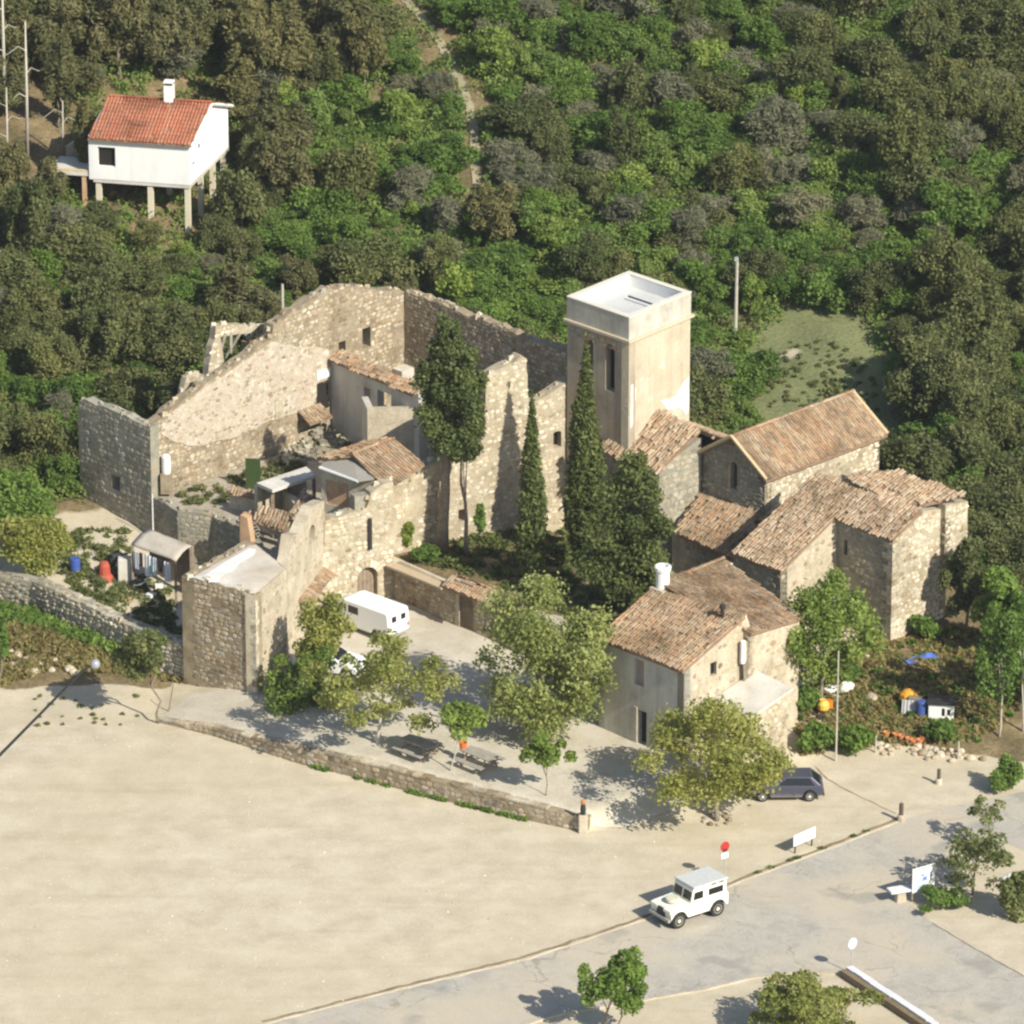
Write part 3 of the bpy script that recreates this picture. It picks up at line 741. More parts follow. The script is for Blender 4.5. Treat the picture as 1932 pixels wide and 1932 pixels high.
# white-topped inner niche on the great wall, its shade painted as a dark slab
s0, z0 = f2.sz(597, 760); 
for nm, (ua, va, ub, vb), mt, o0, o1 in (('niche_shade', (597, 775, 618, 716), M_ROOMSHADE, .0, .06), ('lintel', (596, 717, 621, 692), M_WHITE, .0, .12), ('blocked_window', (518, 792, 532, 752), M_PLASTER, .0, .09)):
    a_, za_ = f2.sz(ua, va); b_, zb_ = f2.sz(ub, vb)
    vs = [f2.p(x, z, o) for o in (o1, -.1) for x, z in ((a_, za_), (b_, za_), (b_, zb_), (a_, zb_))]
    MB().add(vs, [(0, 1, 2, 3), (7, 6, 5, 4), (0, 1, 5, 4), (1, 2, 6, 5), (2, 3, 7, 6), (3, 0, 4, 7)]).build(nm, mt, t, world=True)
# small lean-to canopy on the great wall
a_, za_ = f2.sz(561, 793); b_, zb_ = f2.sz(604, 776)
roof(t, [f2.p(a_, za_ + .05, 1.0), f2.p(b_, za_ + .05, 1.0), f2.p(b_, za_ + .55, .02), f2.p(a_, za_ + .55, .02)], 'pale', 30, .1, 38, name='canopy_roof')
# little oven-like bulge on W3 corner
a_, za_ = f2.sz(752, 690)
MB().box(-.5, .5, -.4, .4, za_ - .7, za_, 0, .5, Matrix.Translation(f2.p(a_, 0, .4).xy.to_3d()) @ Matrix.Rotation(math.radians(44), 4, 'Z')).build('stone_corbel', M_CONC, t, world=True)

# ---- long wall L, door wall, bastion
J = lab(742, 1130, .9); Gp = lab(612, 1156, .9); Fb = lab(484, 1304, .8)
t = thing('gatehouse_range', 'long sunlit castle range with arched wooden door and high broken wall', 'building', (J.x, J.y, .8))
ob, fD, hD = wall(t, Gp, J, [(612, 985), (625, 978), (645, 976), (660, 968), (690, 963), (700, 930), (725, 912), (742, 909)], -.2, .7, 'pale', seed=41, rough=.05, size=.30, n_ind=90,
     holes=[('arch', 674, 1142, 712, 1066)])
planks(ob, fD, hD[0], .3, M_WOOD, 5, 'door_plank')
# voussoirs round the arch
lp = hD[0]; s0 = lp[0][0]; s1 = lp[1][0]; r = (s1 - s0) / 2; cx = (s0 + s1) / 2; zc = max(p[1] for p in lp) - r
for k in range(9):
    a0, a1 = math.pi * k / 9 + .02, math.pi * (k + 1) / 9 - .02
    vs = []
    for o in (.06, -.05):
        for rr, aa in ((r + .01, a0), (r + .38, a0), (r + .38, a1), (r + .01, a1)): vs.append(fD.p(cx + rr * math.cos(aa), zc + rr * math.sin(aa), o))
    MB().add(vs, [(0, 1, 2, 3), (7, 6, 5, 4), (0, 1, 5, 4), (1, 2, 6, 5), (2, 3, 7, 6), (3, 0, 4, 7)]).build('voussoir', SM['pale'][1], ob, world=True)
def quoins(parent, corner, dA, dB, z0, z1, key='pale', seed=0, h=.34):
    """alternating corner stones, proud of both faces"""
    R = random.Random(seed); z = z0; k = 0
    while z < z1 - h * .7:
        hh = h * R.uniform(.85, 1.15); la, lb = (R.uniform(.5, .7), R.uniform(.25, .35)) if k % 2 else (R.uniform(.25, .35), R.uniform(.5, .7))
        o = .035 + R.uniform(0, .03)
        c = Vector((corner.x, corner.y)) - (dA + dB).normalized() * 0
        nA = Vector((dA.y, -dA.x)); nB = Vector((dB.y, -dB.x))
        if nA.dot(dB) > 0: nA = -nA
        if nB.dot(dA) > 0: nB = -nB
        p0 = c + nA * o + nB * o
        pts = [p0, p0 + dA * (la + o), p0 + dA * (la + o) + dB * (lb + o), p0 + dB * (lb + o)]
        vs = [(p.x, p.y, zz) for zz in (z + .012, z + hh - .012) for p in pts]
        MB().add(vs, [(3, 2, 1, 0), (4, 5, 6, 7), (0, 1, 5, 4), (1, 2, 6, 5), (2, 3, 7, 6), (3, 0, 4, 7)]).build('quoin', SM[key][1], parent, world=True)
        z += hh; k += 1
TW = J + E1 * 13.2
J2 = lab(742, 1047, COURT_Z)
ob, fL, hL = wall(t, J2, TW, [(742, 909), (800, 880), (860, 851), (915, 826), (915, 714), (932, 702), (950, 692), (968, 684), (982, 671), (994, 676), (997, 758), (1008, 760), (1040, 741), (1078, 716)], -.2, .7, 'pale', seed=42, rough=.09, size=.27, n_ind=110,
     holes=[('seg', 1044, 846, 1059, 812), ('rect', 865, 985, 876, 960)], cover=.6)
pane(ob, fL, hL[0], .45, M_ROOMSHADE, 'window')
wall(t, J - fD.d * .02, J2, [(0, zat(J.y, 911)), ((J2 - J).length, zat(J2.y, 908))], -.2, .6, 'pale', px=False, seed=48, n_ind=10)
# wall S from the bastion up to the door wall
ob, fS, hS = wall(t, Fb + (Gp - Fb) * .36, Gp, [(538, 1078), (546, 1050), (552, 1010), (566, 1006), (590, 955), (612, 945)], -.2, .6, 'warm', mat=M_PLASTER, seed=43, rough=.03, size=.26, n_ind=10, cover=.25,
     holes=[('arch', 583, 1030, 594, 985)])
pane(ob, fS, hS[0], .4, M_ROOMSHADE, 'window')
# tiled ledge low on wall S
a_, za_ = fS.sz(563, 1128); b_, zb_ = fS.sz(611, 1100)
zl = (za_ + zb_) / 2
roof(t, [fS.p(a_, zl, .55), fS.p(b_, zl + .25, .55), fS.p(b_, zl + .5, 0), fS.p(a_, zl + .25, 0)], 'old', 20, .12, 44, name='tiled_ledge')
# upper room with tiled and sheet roof
U0 = P(735, 912, 7.25); U1 = P(800, 881, 7.25); U2 = P(603, 881, 7.25); Ur = P(746, 826, 8.3); Um = P(686, 829, 8.3); Ub = P(598, 860, 7.4); U3 = P(668, 856, 8.0)
ua = Vector((U2.x, U2.y)); ub = Vector((U0.x, U0.y)); 
dU = (ub - ua).normalized()
ob, fU, hU = wall(t, ua + dU * .15, ub - dU * .3, [(606, 884), (730, 915)], 3.4, .4, 'warm', mat=M_PLASTER, stones=False, holes=[('rect', 616, 950, 658, 914)], seed=45)
pane(ob, fU, hU[0], .06, M_BRICK, 'brick_infill')
roof(t, [P(664, 857, 8.05), Ur, U1, U0 + Vector((.05, -.1, 0)), P(706, 903, 7.3)], 'old', 140, .12, 46, name='roof', down=E2, ridge=[(P(664, 857, 8.05), Ur)])
roof(t, [P(598, 862, 7.5), P(684, 832, 8.0), Ur, P(664, 857, 8.05), P(612, 868, 7.55)], 'old', 30, .1, 47, name='roof', down=-E1)
M_SHEET = surf('grey_sheet', [(.24, .22, .19), (.32, .30, .26)], .8, 8, bstr=.1, rough=1)
vs = [P(605, 880, 7.32), P(612, 867, 7.5), P(664, 860, 7.78), P(706, 902, 7.35), P(676, 906, 7.3)]
MB().add(vs + [p - Vector((0, 0, .1)) for p in vs], [(0, 1, 2, 3, 4), (9, 8, 7, 6, 5)] + [(i, (i + 1) % 5, 5 + (i + 1) % 5, 5 + i) for i in range(5)]).build('sheet_roof', M_SHEET, t, world=True)
fasc = MB(); 
MB().tube([P(603, 882, 7.25), P(676, 908, 7.22)], [.09, .09], 6).build('fascia_board', M_WHITE, t, world=True)
# floor of the loggia behind the door wall parapet
zf = 4.7
pl = [Vector((Gp.x, Gp.y)), Vector((J.x, J.y)), ub, ua]
nD = fD.n
pl = [Vector((Gp.x, Gp.y)) - nD * .3 + fD.d * .1, Vector((J.x, J.y)) - nD * .35 - fD.d * .2, ub - nD * .4, ua - nD * .2, ua - nD * 3.5 - dU * .6]
MB().prism([(p.x, p.y) for p in pl], 0.0, zf).build('floor_slab', M_PLASTER, t, world=True)
# ruined chimney and dead brush on the parapet
pc = fD.p(fD.sz(690, 930)[0], 0, -.5)
MB().box(-.5, .5, -.25, .25, zf, 6.9, 0, .5, Matrix.Translation((pc.x, pc.y, 0)) @ Matrix.Rotation(math.radians(26), 4, 'Z')).build('broken_pier', M_MORTAR['grey'], t, world=True)
MB().box(-.08, .08, -.08, .08, 4.0, 5.7, 0, .5, Matrix.Translation(fD.p(fD.sz(696, 960)[0], 0, .12)) @ Matrix.Rotation(math.radians(26), 4, 'Z')).build('drain_pipe', M_DARK, t, world=True)
quoins(t, Gp, (J - Gp).normalized(), Vector((-(J - Gp).y, (J - Gp).x)).normalized(), .6, 4.6, 'pale', 7)

# ---- bastion
zt = zat(Fb.y, 1122)
dB = dirv(-33)
BLp = Fb - dB * 3.95
F2 = Vector(P(540, 1073, zt)[:2]); B2 = Vector(P(479, 1023, zt)[:2])
t = thing('corner_bastion', 'square stone bastion with bare concrete roof at the low wall corner', 'building', (Fb.x, Fb.y, .6))
ob, fb1, hb1 = wall(t, BLp, Fb, [(0, zt - .05), (1.6, zt + .02), (3.95, zt - .05)], -.3, .55, 'warm', px=False, seed=51, rough=.06, size=.27, n_ind=110)
ob, fb2, hb2 = wall(t, Fb, F2, [(0, zt - .05), ((F2 - Fb).length, zt - .02)], -.3, .55, 'warm', mat=M_PLASTER, px=False, seed=52, rough=.04, size=.26, n_ind=30, cover=.45,
     holes=[('rect', 497, 1160, 500, 1146)])
wall(t, BLp, B2, [(0, zt - .05), ((B2 - BLp).length, zt)], -.3, .55, 'warm', px=False, seed=53, rough=.05, size=.27, n_ind=20, flip=False)
wall(t, B2, F2, [(0, zt), ((F2 - B2).length, zt)], -.3, .5, 'warm', px=False, seed=54, stones=False, flip=True)
cen = (Fb + BLp + F2 + B2) / 4
rp = [Vector(p) + (cen - Vector(p)) * .015 for p in (BLp, Fb, F2, B2)]
mb = MB(); n = 14; 
for i in range(n + 1):
    for k in range(n + 1):
        a = rp[0].lerp(rp[1], i / n); c = rp[3].lerp(rp[2], i / n); p = a.lerp(c, k / n)
        e = min(i, n - i, k, n - k) / n
        mb.v.append((p.x, p.y, zt - .02 + .10 * _ss(min(1, e * 3.2 + .35)) + random.uniform(-.02, .02)))
for i in range(n):
    for k in range(n): mb.f.append([i * (n + 1) + k, (i + 1) * (n + 1) + k, (i + 1) * (n + 1) + k + 1, i * (n + 1) + k + 1]); mb.m.append(0); mb.t.append(.5)
M_ROOFC = surf('bleached_concrete', [(.40, .34, .25), (.50, .44, .35), (.58, .53, .45), (.72, .70, .66)], .30, 6, fine_amt=.15, bstr=.15)
sl_ = mb.build('roof_slab', M_ROOFC, t, world=True, smooth=True)
wp = [P(u, v, zt + .10) for u, v in ((384, 1088), (398, 1077), (420, 1062), (446, 1048), (470, 1034), (482, 1036), (478, 1046), (456, 1058), (440, 1073), (424, 1083), (408, 1094), (394, 1096))]
MB().add(wp + [p - Vector((0, 0, .12)) for p in wp], [tuple(range(12))] + [(i, (i + 1) % 12, 12 + (i + 1) % 12, 12 + i) for i in range(12)]).build('lime_wash', surf('lime_wash', [(.58, .56, .52), (.76, .75, .73)], 1.2, 7, fine_amt=.3, bstr=.2), sl_, world=True)
quoins(t, Fb, -dB, (F2 - Fb).normalized(), .4, zt - .3, 'pale', 8)
# brick pier and ladder over the bastion roof
pp_ = P(467, 1022, zt)
vs = [(-.35, 0), (.35, 0), (.12, 1.35), (-.3, 1.45)]
o_ = MB().prism(vs, -.2, .2, 0, .5, 'y').build('brick_pier', M_BRICK, t); o_.location = Vector((pp_.x, pp_.y + .3, zt - .1)) - origin_of(t); o_.rotation_euler = (0, 0, math.radians(-30))

# ---- inner yard and its wrecked outbuildings (behind bastion and wall S)
Y0 = lab(300, 975, 2.6)
yp = [C0 + E2 * .25, C0 + E2 * 2.6 - E1 * .3, lab(400, 975, 3.0), lab(478, 1015, 3.0), B2 + E1 * .2, F2 - E2 * .5, Gp - fS.n * .7, Gp - fS.n * .7 + E1 * 2, J2 - fL.n * .9 + fL.d * .3, J2 - fL.n * .9 + fL.d * 4.5, Mp + E2 * 7.5 - E1 * .2, Mp + E2 * .3 + E1 * .3, C0 + E2 * .25 + E1 * 8]
M_YARD = surf('yard_rubble', [(.24, .20, .14), (.38, .33, .25), (.50, .45, .36)], .8, 6, fine_amt=.5, bstr=.8, bdist=.1, spots=((.10, .12, .04), .5, .6, .7))
sheet('inner_yard', yp, M_YARD, 0, .6, 0, flat=3.0)
t = thing('yard_retaining_wall', 'weedy rubble wall holding up the inner yard beside the garden shed', 'wall', (yp[1].x, yp[1].y, 1.2))
for i, (a, b2) in enumerate(((yp[0], yp[1]), (yp[1], yp[2]), (yp[2], yp[3]), (yp[3], yp[4]))):
    L = (b2 - a).length
    wall(t, a, b2, [(0, 3.05), (L * .5, 3.15), (L, 3.05)], .2, .5, 'grey', px=False, rough=.1, seed=60 + i, size=.26, n_ind=25)
# heap of fallen stones at the foot of the great wall
R = random.Random(21); mb = MB()
for i in range(420):
    u, v = R.uniform(540, 650), R.uniform(800, 870); c_ = P(u, v, 3.0); hh = .9 * max(0, 1 - abs(u - 600) / 55) * max(.1, 1 - abs(v - 832) / 45)
    w = R.uniform(.08, .24); M = Matrix.Translation((c_.x, c_.y, 3.0 + hh * R.random())) @ Matrix.Rotation(R.uniform(0, 6), 4, 'Z') @ Matrix.Rotation(R.uniform(-.6, .6), 4, 'X')
    mb.box(-w, w, -w * .7, w * .7, -w * .5, w * .6, 0, R.random(), M)
tag(mb.build('rubble_heap', SM['grey'][0], None), 'heap of grey fallen stones at the foot of the great ruin wall', 'rubble', kind='stuff')
# wrecked outbuildings
t = thing('wrecked_outbuilding', 'collapsing outbuilding with pale slab roof and broken tiled slopes in the yard', 'building', P(520, 960, 3.0))
def slab4(px, z, th, name, mat, parent=t):
    vs = [P(u, v, zz) for (u, v), zz in zip(px, z)]; n = len(vs)
    return MB().add(vs + [p - Vector((0, 0, th)) for p in vs], [tuple(range(n)), tuple(range(2 * n - 1, n - 1, -1))] + [(i, (i + 1) % n, n + (i + 1) % n, n + i) for i in range(n)]).build(name, mat, parent, world=True)
slab4([(484, 911), (514, 924), (595, 896), (578, 880)], [5.4, 5.4, 5.4, 5.4], .18, 'slab_roof', M_CONC)
for (u0, v0, u1, v1) in ((487, 914, 514, 926),):
    pass
a, b2 = lab(486, 911, 5.4), lab(578, 881, 5.4)
wall(t, a, b2, [(0, 5.2), ((b2 - a).length, 5.2)], 2.6, .3, 'warm', mat=M_PLASTER, px=False, stones=False)
# dark open front: posts under the slab
for u, v in ((514, 923), (554, 909), (592, 897)):
    p = P(u, v, 5.2); MB().box(-.09, .09, -.09, .09, 2.9, 5.22, 0, .5, Matrix.Translation((p.x, p.y + .12, 0))).build('post', M_WOOD, t, world=True)
# green door beside it
fg = Face(lab(466, 925, 3.05), lab(466, 925, 3.05) + E1 * .9)
o = MB().prism([(0, 0), (.8, 0), (.8, 1.75), (0, 1.75)], -.03, .03, 0, .5, 'y').build('door', plain('green_paint', (.05, .08, .025), .5), t)
pd = P(464, 922, 3.02); o.location = pd - origin_of(t); o.rotation_euler = (0, 0, math.radians(-10))
# broken lower roofs
rz = 4.7
roof(t, [P(490, 952, 4.6), P(541, 964, 4.6), P(548, 992, 4.0), P(492, 984, 4.0)], 'pale', 60, .1, 61, name='broken_roof', messy=.06)
roof(t, [P(545, 968, 4.55), P(572, 925, 5.0), P(606, 948, 4.9), P(566, 994, 4.2)], 'pale', 60, .1, 62, name='broken_roof', messy=.07)
roof(t, [P(430, 928, 4.0), P(436, 923, 4.15), P(508, 936, 4.15), P(502, 945, 3.95)], 'old', 40, .1, 63, name='wall_coping', messy=.03)
a, b2 = lab(432, 930, 3.9), lab(503, 944, 3.9)
wall(t, a, b2, [(0, 3.85), ((b2 - a).length, 3.85)], 2.5, .35, 'warm', mat=M_PLASTER, px=False, stones=False)
a, b2 = lab(452, 975, 4.0), lab(555, 1008, 4.0)
wall(t, a, b2, [(0, 3.95), ((b2 - a).length, 4.0)], 2.6, .3, 'warm', mat=M_PLASTER, px=False, stones=False, holes=[[(1.0, 2.7), (2.6, 2.7), (2.6, 3.6), (1.0, 3.6)]])
roof(t, [P(450, 977, 4.0), P(556, 1011, 4.0), P(560, 1000, 4.25), P(456, 967, 4.25)], 'old', 40, .1, 64, name='broken_roof', messy=.06)
# leaning ladder
la, lb = P(487, 1015, 3.2), P(470, 988, 4.3); 
la2, lb2 = P(497, 1012, 3.2), P(480, 985, 4.3)
lad = thing('wooden_ladder', 'wooden ladder leaning in the broken yard building', 'ladder', P(490, 1015, 3.0))
for x, y in ((la, lb), (la2, lb2)): MB().tube([x, y], [.035, .035], 6).build('rail', M_WOODG, lad, world=True)
for k in range(5): 
    f_ = (k + .5) / 5; MB().tube([la.lerp(lb, f_), la2.lerp(lb2, f_)], [.025, .025], 5).build('rung', M_WOODG, lad, world=True)
# plastered hut below the cross wall
t = thing('plastered_hut', 'small plain plastered hut roofless beside the tall pine', 'hut', P(700, 830, 3.0))
h0 = lab(693, 774, 6.3); 
wall(t, h0, h0 + dirv(4) * 3.6, [(0, 6.35), (3.6, 6.3)], 2.5, .4, 'warm', mat=M_PLASTER, px=False, stones=False)
wall(t, h0, h0 - E2 * .0 + dirv(100) * 2.0, [(0, 6.35), (2.0, 6.3)], 2.5, .35, 'warm', mat=M_PLASTER_GREY, px=False, stones=False)

# ---- tower
tl = P(1069, 560, 14.1); TA = Vector((TW.x, TW.y))
zT = zat(TA.y, 560)
T0 = Vector((P(1070, 600, zat(TA.y, 600))[:2])); T0 = hit(J, TW, 1070, 700).xy
zT = zat(T0.y, 560)
TF = Vector(P(1187, 600, zT)[:2]); TR = Vector(P(1303, 552, zT)[:2]); TB = T0 + (TR - TF)
T0 = hit(J, TW, 1070, 700).xy
t = thing('square_tower', 'tall square castle tower with flat white parapet roof and arched belfry slits', 'tower', (TF.x, TF.y, 1.0))
zP = zT - 1.35     # cornice level
dl = (TF - T0).normalized(); dr = (TR - TF).normalized()
Ll, Lr = (TF - T0).length, (TR - TF).length
M_TOWL = surf('tower_render_shaded', [(.28, .24, .18), (.38, .32, .24), (.45, .39, .29)], .6, 7, fine_amt=.3, bstr=.25, spots=((.40, .29, .18), .5, .55, .5), streak=.18)  # left face: dim grazing light painted in as a darker colour
M_TOWR = surf('tower_render_lit', [(.43, .36, .25), (.52, .45, .33), (.59, .52, .40)], .5, 7, fine_amt=.25, bstr=.2, spots=((.70, .66, .56), .9, .60, .7), streak=.12)  # right face: paler colour with the sunlight painted in
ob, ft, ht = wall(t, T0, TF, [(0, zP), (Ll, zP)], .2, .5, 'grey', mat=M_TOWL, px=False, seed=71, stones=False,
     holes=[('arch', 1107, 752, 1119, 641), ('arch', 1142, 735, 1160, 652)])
for h in ht: pane(ob, ft, h, .42, M_ROOMSHADE, 'window')
# brick dressing round each belfry opening
for h in ht:
    s0, s1 = h[0][0], h[1][0]; r = (s1 - s0) / 2; cx = (s0 + s1) / 2; zc = max(p[1] for p in h) - r
    k = 7
    for i in range(k):
        a0, a1 = math.pi * i / k, math.pi * (i + 1) / k - .04; vs = []
        for o in (.03, -.05):
            for rr, aa in ((r, a0), (r + .26, a0), (r + .26, a1), (r, a1)): vs.append(ft.p(cx + rr * math.cos(aa), zc + rr * math.sin(aa), o))
        MB().add(vs, [(0, 1, 2, 3), (7, 6, 5, 4), (0, 1, 5, 4), (1, 2, 6, 5), (2, 3, 7, 6), (3, 0, 4, 7)]).build('brick', M_BRICK, ob, world=True)
rubble(ft, [(.1, zP - .75), (Ll - .1, zP - .75), (Ll - .1, zP - .1), (.1, zP - .1)], [], ob, 'grey', .3, .8, 20, .04, 72)
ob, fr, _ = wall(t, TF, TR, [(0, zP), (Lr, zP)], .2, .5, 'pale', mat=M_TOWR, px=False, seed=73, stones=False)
wall(t, T0, TB, [(0, zP), (Lr, zP)], .2, .5, 'grey', mat=M_TOWL, px=False, stones=False, flip=True)
wall(t, TB, TR, [(0, zP), (Ll, zP)], .2, .5, 'grey', mat=M_TOWR, px=False, stones=False, flip=True)
# white lime patches at the foot of the lit face
R = random.Random(5)
def patch(parent, face, pxs, mat, o=.03, name='lime_patch', seed=0):
    R = random.Random(seed); q = []; z = [face.sz(u, v) for u, v in pxs]
    for (a, za), (b2, zb2) in zip(z, z[1:] + z[:1]):
        for k in range(5): q.append((a + (b2 - a) * k / 5 + R.uniform(-.05, .05), za + (zb2 - za) * k / 5 + R.uniform(-.05, .05)))
    n = len(q); tri = tessellate_polygon([[Vector((a, b2, 0)) for a, b2 in q]])
    vs = [face.p(a, z, o) for a, z in q] + [face.p(a, z, -.02) for a, z in q]
    return MB().add(vs, [tuple(x) for x in tri] + [(i, (i + 1) % n, n + (i + 1) % n, n + i) for i in range(n)]).build(name, mat, parent, world=True)
M_LIME = surf('bare_lime', [(.66, .62, .52), (.78, .75, .67)], 1.2, 9, fine_amt=.3, bstr=.3)
patch(ob, fr, [(1246, 756), (1262, 752), (1275, 748), (1290, 720), (1299, 712), (1299, 775), (1294, 783), (1282, 768), (1270, 772), (1258, 774)], M_LIME, .02, seed=1)
patch(ob, fr, [(1189, 728), (1197, 722), (1200, 748), (1195, 770), (1193, 800), (1189, 810)], M_LIME, .02, seed=2)
# cornice and parapet
def ring(name, pts, out, th, z0, z1, mat, parent):
    c = sum(pts, Vector((0, 0))) / 4; lo = []
    def off(k):
        r = []
        for i in range(4):
            p = pts[i]; e1_ = (pts[(i + 1) % 4] - p).normalized(); e0_ = (p - pts[i - 1]).normalized()
            r.append(p + (e0_ - e1_) * k)
        return r
    o_, i_ = off(out), off(out - th); vs = [(p.x, p.y, z) for z in (z0, z1) for l in (o_, i_) for p in l]
    fs = []
    for i in range(4):
        j = (i + 1) % 4
        fs += [(i, j, 8 + j, 8 + i), (4 + i, 12 + i, 12 + j, 4 + j), (8 + i, 8 + j, 12 + j, 12 + i), (i, 4 + i, 4 + j, j)]
    return MB().add(vs, fs).build(name, mat, parent, world=True)
tp4 = [T0, TF, TR, TB]
M_PARA = surf('parapet_render', [(.36, .34, .28), (.47, .44, .37), (.57, .54, .46)], .7, 8, fine_amt=.3, bstr=.2, spots=((.32, .31, .26), .8, .57, .6), streak=.15)
ring('cornice', tp4, .17, .5, zP, zP + .14, surf('cornice_stone', [(.5, .42, .3), (.6, .52, .38)], 1, 8), t)
ring('parapet', tp4, .02, .30, zP + .14, zT, M_PARA, t)
ring('parapet_cap', tp4, .04, .36, zT, zT + .05, surf('pale_cap', [(.60, .56, .46), (.70, .66, .56)], 1, 8), t)
i4 = [p + (sum(tp4, Vector((0, 0))) / 4 - p).normalized() * .35 for p in tp4]
MB().prism([(p.x, p.y) for p in i4], zP + .3, zP + .72).build('roof_deck', surf('roof_deck_grey', [(.46, .46, .45), (.58, .58, .56)], .6, 6, bstr=.1), t, world=True)
# white inner lining of the parapet
ring('parapet_lining', tp4, -.285, .04, zP + .70, zT - .02, M_WHITE, t)
# low pipe and hatch on the roof deck
ca = tp4[0].lerp(tp4[2], .62); 
d_ = dl * 1.1
MB().tube([(ca.x - d_.x, ca.y - d_.y, zP + .95), (ca.x + d_.x, ca.y + d_.y, zP + .95)], [.05, .05], 6).build('roof_pipe', M_DARK, t, world=True)

# ---- nave between tower and chapel
fr_p = Face(TF, TR)
n0 = hit(TF, TR, 1246, 784); zr = n0.z
nA = Vector((n0.x, n0.y)); Lnav = 5.6; nB = nA + E2 * Lnav
hw = 3.0
eA = nA - E1 * hw; eB0 = nB - E1 * hw; gA = nA + E1 * 2.4; gB = nB + E1 * 2.4
ze = zr - 1.5; zg = zr - 1.1
eB = hit(eA, eB0, 1236, 878).xy; LcL = nB - E2 * 2.55
t = thing('nave_range', 'low nave with jumbled pale tiled roof between tower and chapel', 'building', (eB.x, eB.y, 1.0))
eW = eB + E1 * .3; eS = eA + E1 * .3 - E2 * 2.2
wall(t, eS, eW, [(0, ze), ((eW - eS).length, ze)], .2, .5, 'grey', px=False, seed=81, size=.32, n_ind=10)
wall(t, eW, LcL, [(0, ze), ((LcL - eW).length, zr - .35)], .2, .5, 'grey', px=False, seed=84, n_ind=10)
wall(t, gA - E1 * .3, gB - E1 * .3, [(0, zg), (Lnav, zg)], .2, .5, 'grey', px=False, stones=False, flip=True)
v3 = lambda p, z: Vector((p.x, p.y, z))
roof(t, [v3(nA + E2 * .02, zr), v3(nB, zr), v3(LcL, zr - .02), v3(eB, ze), v3(eA - E2 * 2.3, ze), v3(TF - E2 * 2.3 - E1 * .3, zr - 1.0), v3(TF - E1 * .1 , zr - .55)], 'pale', 200, .14, 82, messy=.055, ridge=[(v3(nA, zr + .03), v3(nB, zr + .03))], down=-E1)
roof(t, [v3(nA + E2 * .05, zr - .05), v3(nB, zr - .05), v3(gB, zg), v3(gA + E2 * .05, zg)], 'pale', 60, .14, 83, messy=.04)

# ---- chapel
ap = hit(nB, nB + E2 * 3, 1385, 823)
cA = Vector((ap.x, ap.y)); zr = ap.z
er = hit(cA, cA + E2 * 3, 1447, 901); ze = er.z; hw = (Vector((er.x, er.y)) - cA).length
el_ = cA - E2 * hw
Lc = 9.0
t = thing('chapel', 'stone chapel with orange tiled gable roof and arched window', 'chapel', (er.x, er.y, 1.0))
R0, L0 = cA + E2 * hw * .94, cA - E2 * hw * .94
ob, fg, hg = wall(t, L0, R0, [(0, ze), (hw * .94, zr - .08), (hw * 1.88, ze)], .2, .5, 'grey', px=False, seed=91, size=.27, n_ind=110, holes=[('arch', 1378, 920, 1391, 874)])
pane(ob, fg, hg[0], .38, M_ROOMSHADE, 'window')
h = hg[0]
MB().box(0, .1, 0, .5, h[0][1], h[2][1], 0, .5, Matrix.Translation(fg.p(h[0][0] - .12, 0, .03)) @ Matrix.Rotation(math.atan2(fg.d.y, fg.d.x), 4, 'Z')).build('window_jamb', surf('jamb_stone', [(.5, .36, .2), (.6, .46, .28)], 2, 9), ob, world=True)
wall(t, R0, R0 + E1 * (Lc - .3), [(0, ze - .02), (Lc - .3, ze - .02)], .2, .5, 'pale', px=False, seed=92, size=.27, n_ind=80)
wall(t, L0, L0 + E1 * (Lc - .3), [(0, ze - .02), (Lc - .3, ze - .02)], .2, .5, 'grey', px=False, seed=93, stones=False, flip=True)
wall(t, L0 + E1 * (Lc - .3), R0 + E1 * (Lc - .3), [(0, ze), (hw * .94, zr - .08), (hw * 1.88, ze)], .2, .5, 'grey', px=False, stones=False, flip=True)
cF, cB = cA - E1 * .2, cA + E1 * Lc
roof(t, [v3(cF, zr), v3(cB, zr), v3(cB + E2 * hw * 1.06, ze - .06), v3(cF + E2 * hw * 1.06, ze - .06)], 'old', 300, .16, 94, ridge=[(v3(cF, zr + .02), v3(cB, zr + .02))], messy=.02)
roof(t, [v3(cF, zr), v3(cB, zr), v3(cB - E2 * hw * 1.06, ze - .06), v3(cF - E2 * hw * 1.06, ze - .06)], 'old', 20, .16, 95, messy=.02)
# pale verge along the front gable
for a, b2 in ((v3(cF, zr), v3(cF + E2 * hw * 1.06, ze - .06)), (v3(cF, zr), v3(cF - E2 * hw * 1.06, ze - .06)), (v3(cB, zr), v3(cB + E2 * hw * 1.06, ze - .06))):
    MB().tube([a + Vector((0, 0, .06)), b2 + Vector((0, 0, .06))], [.10, .10], 6).build('verge', surf('verge_mortar', [(.5, .38, .22), (.6, .48, .3)], 2, 9), t, world=True)

# ---- big stone block with the long lean-to roofs
Tf = lab(1680, 1207, 1.1)
t = thing('stone_block', 'big rubble stone block with sunlit tall wall and long tiled lean-to roofs', 'building', (Tf.x, Tf.y, 1.0))
fR = Face(Tf, Tf + E1 * 6)
zE = zat(Tf.y, 1010)
sr, zr2 = fR.sz(1735, 962); sb, zb_ = fR.sz(1788, 985)
slope = (zr2 - zE) / sr
TL = Tf - E2 * 3.85
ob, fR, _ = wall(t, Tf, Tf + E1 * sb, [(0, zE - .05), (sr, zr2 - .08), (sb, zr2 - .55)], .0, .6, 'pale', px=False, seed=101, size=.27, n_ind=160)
wall(t, TL, Tf, [(0, zE - .05), (3.85, zE - .05)], .0, .6, 'grey', px=False, seed=102, size=.30, n_ind=80, holes=[('rect', 1592, 1046, 1599, 1020)])  # grey here, pale on the sunlit side: shade put into the stone colour
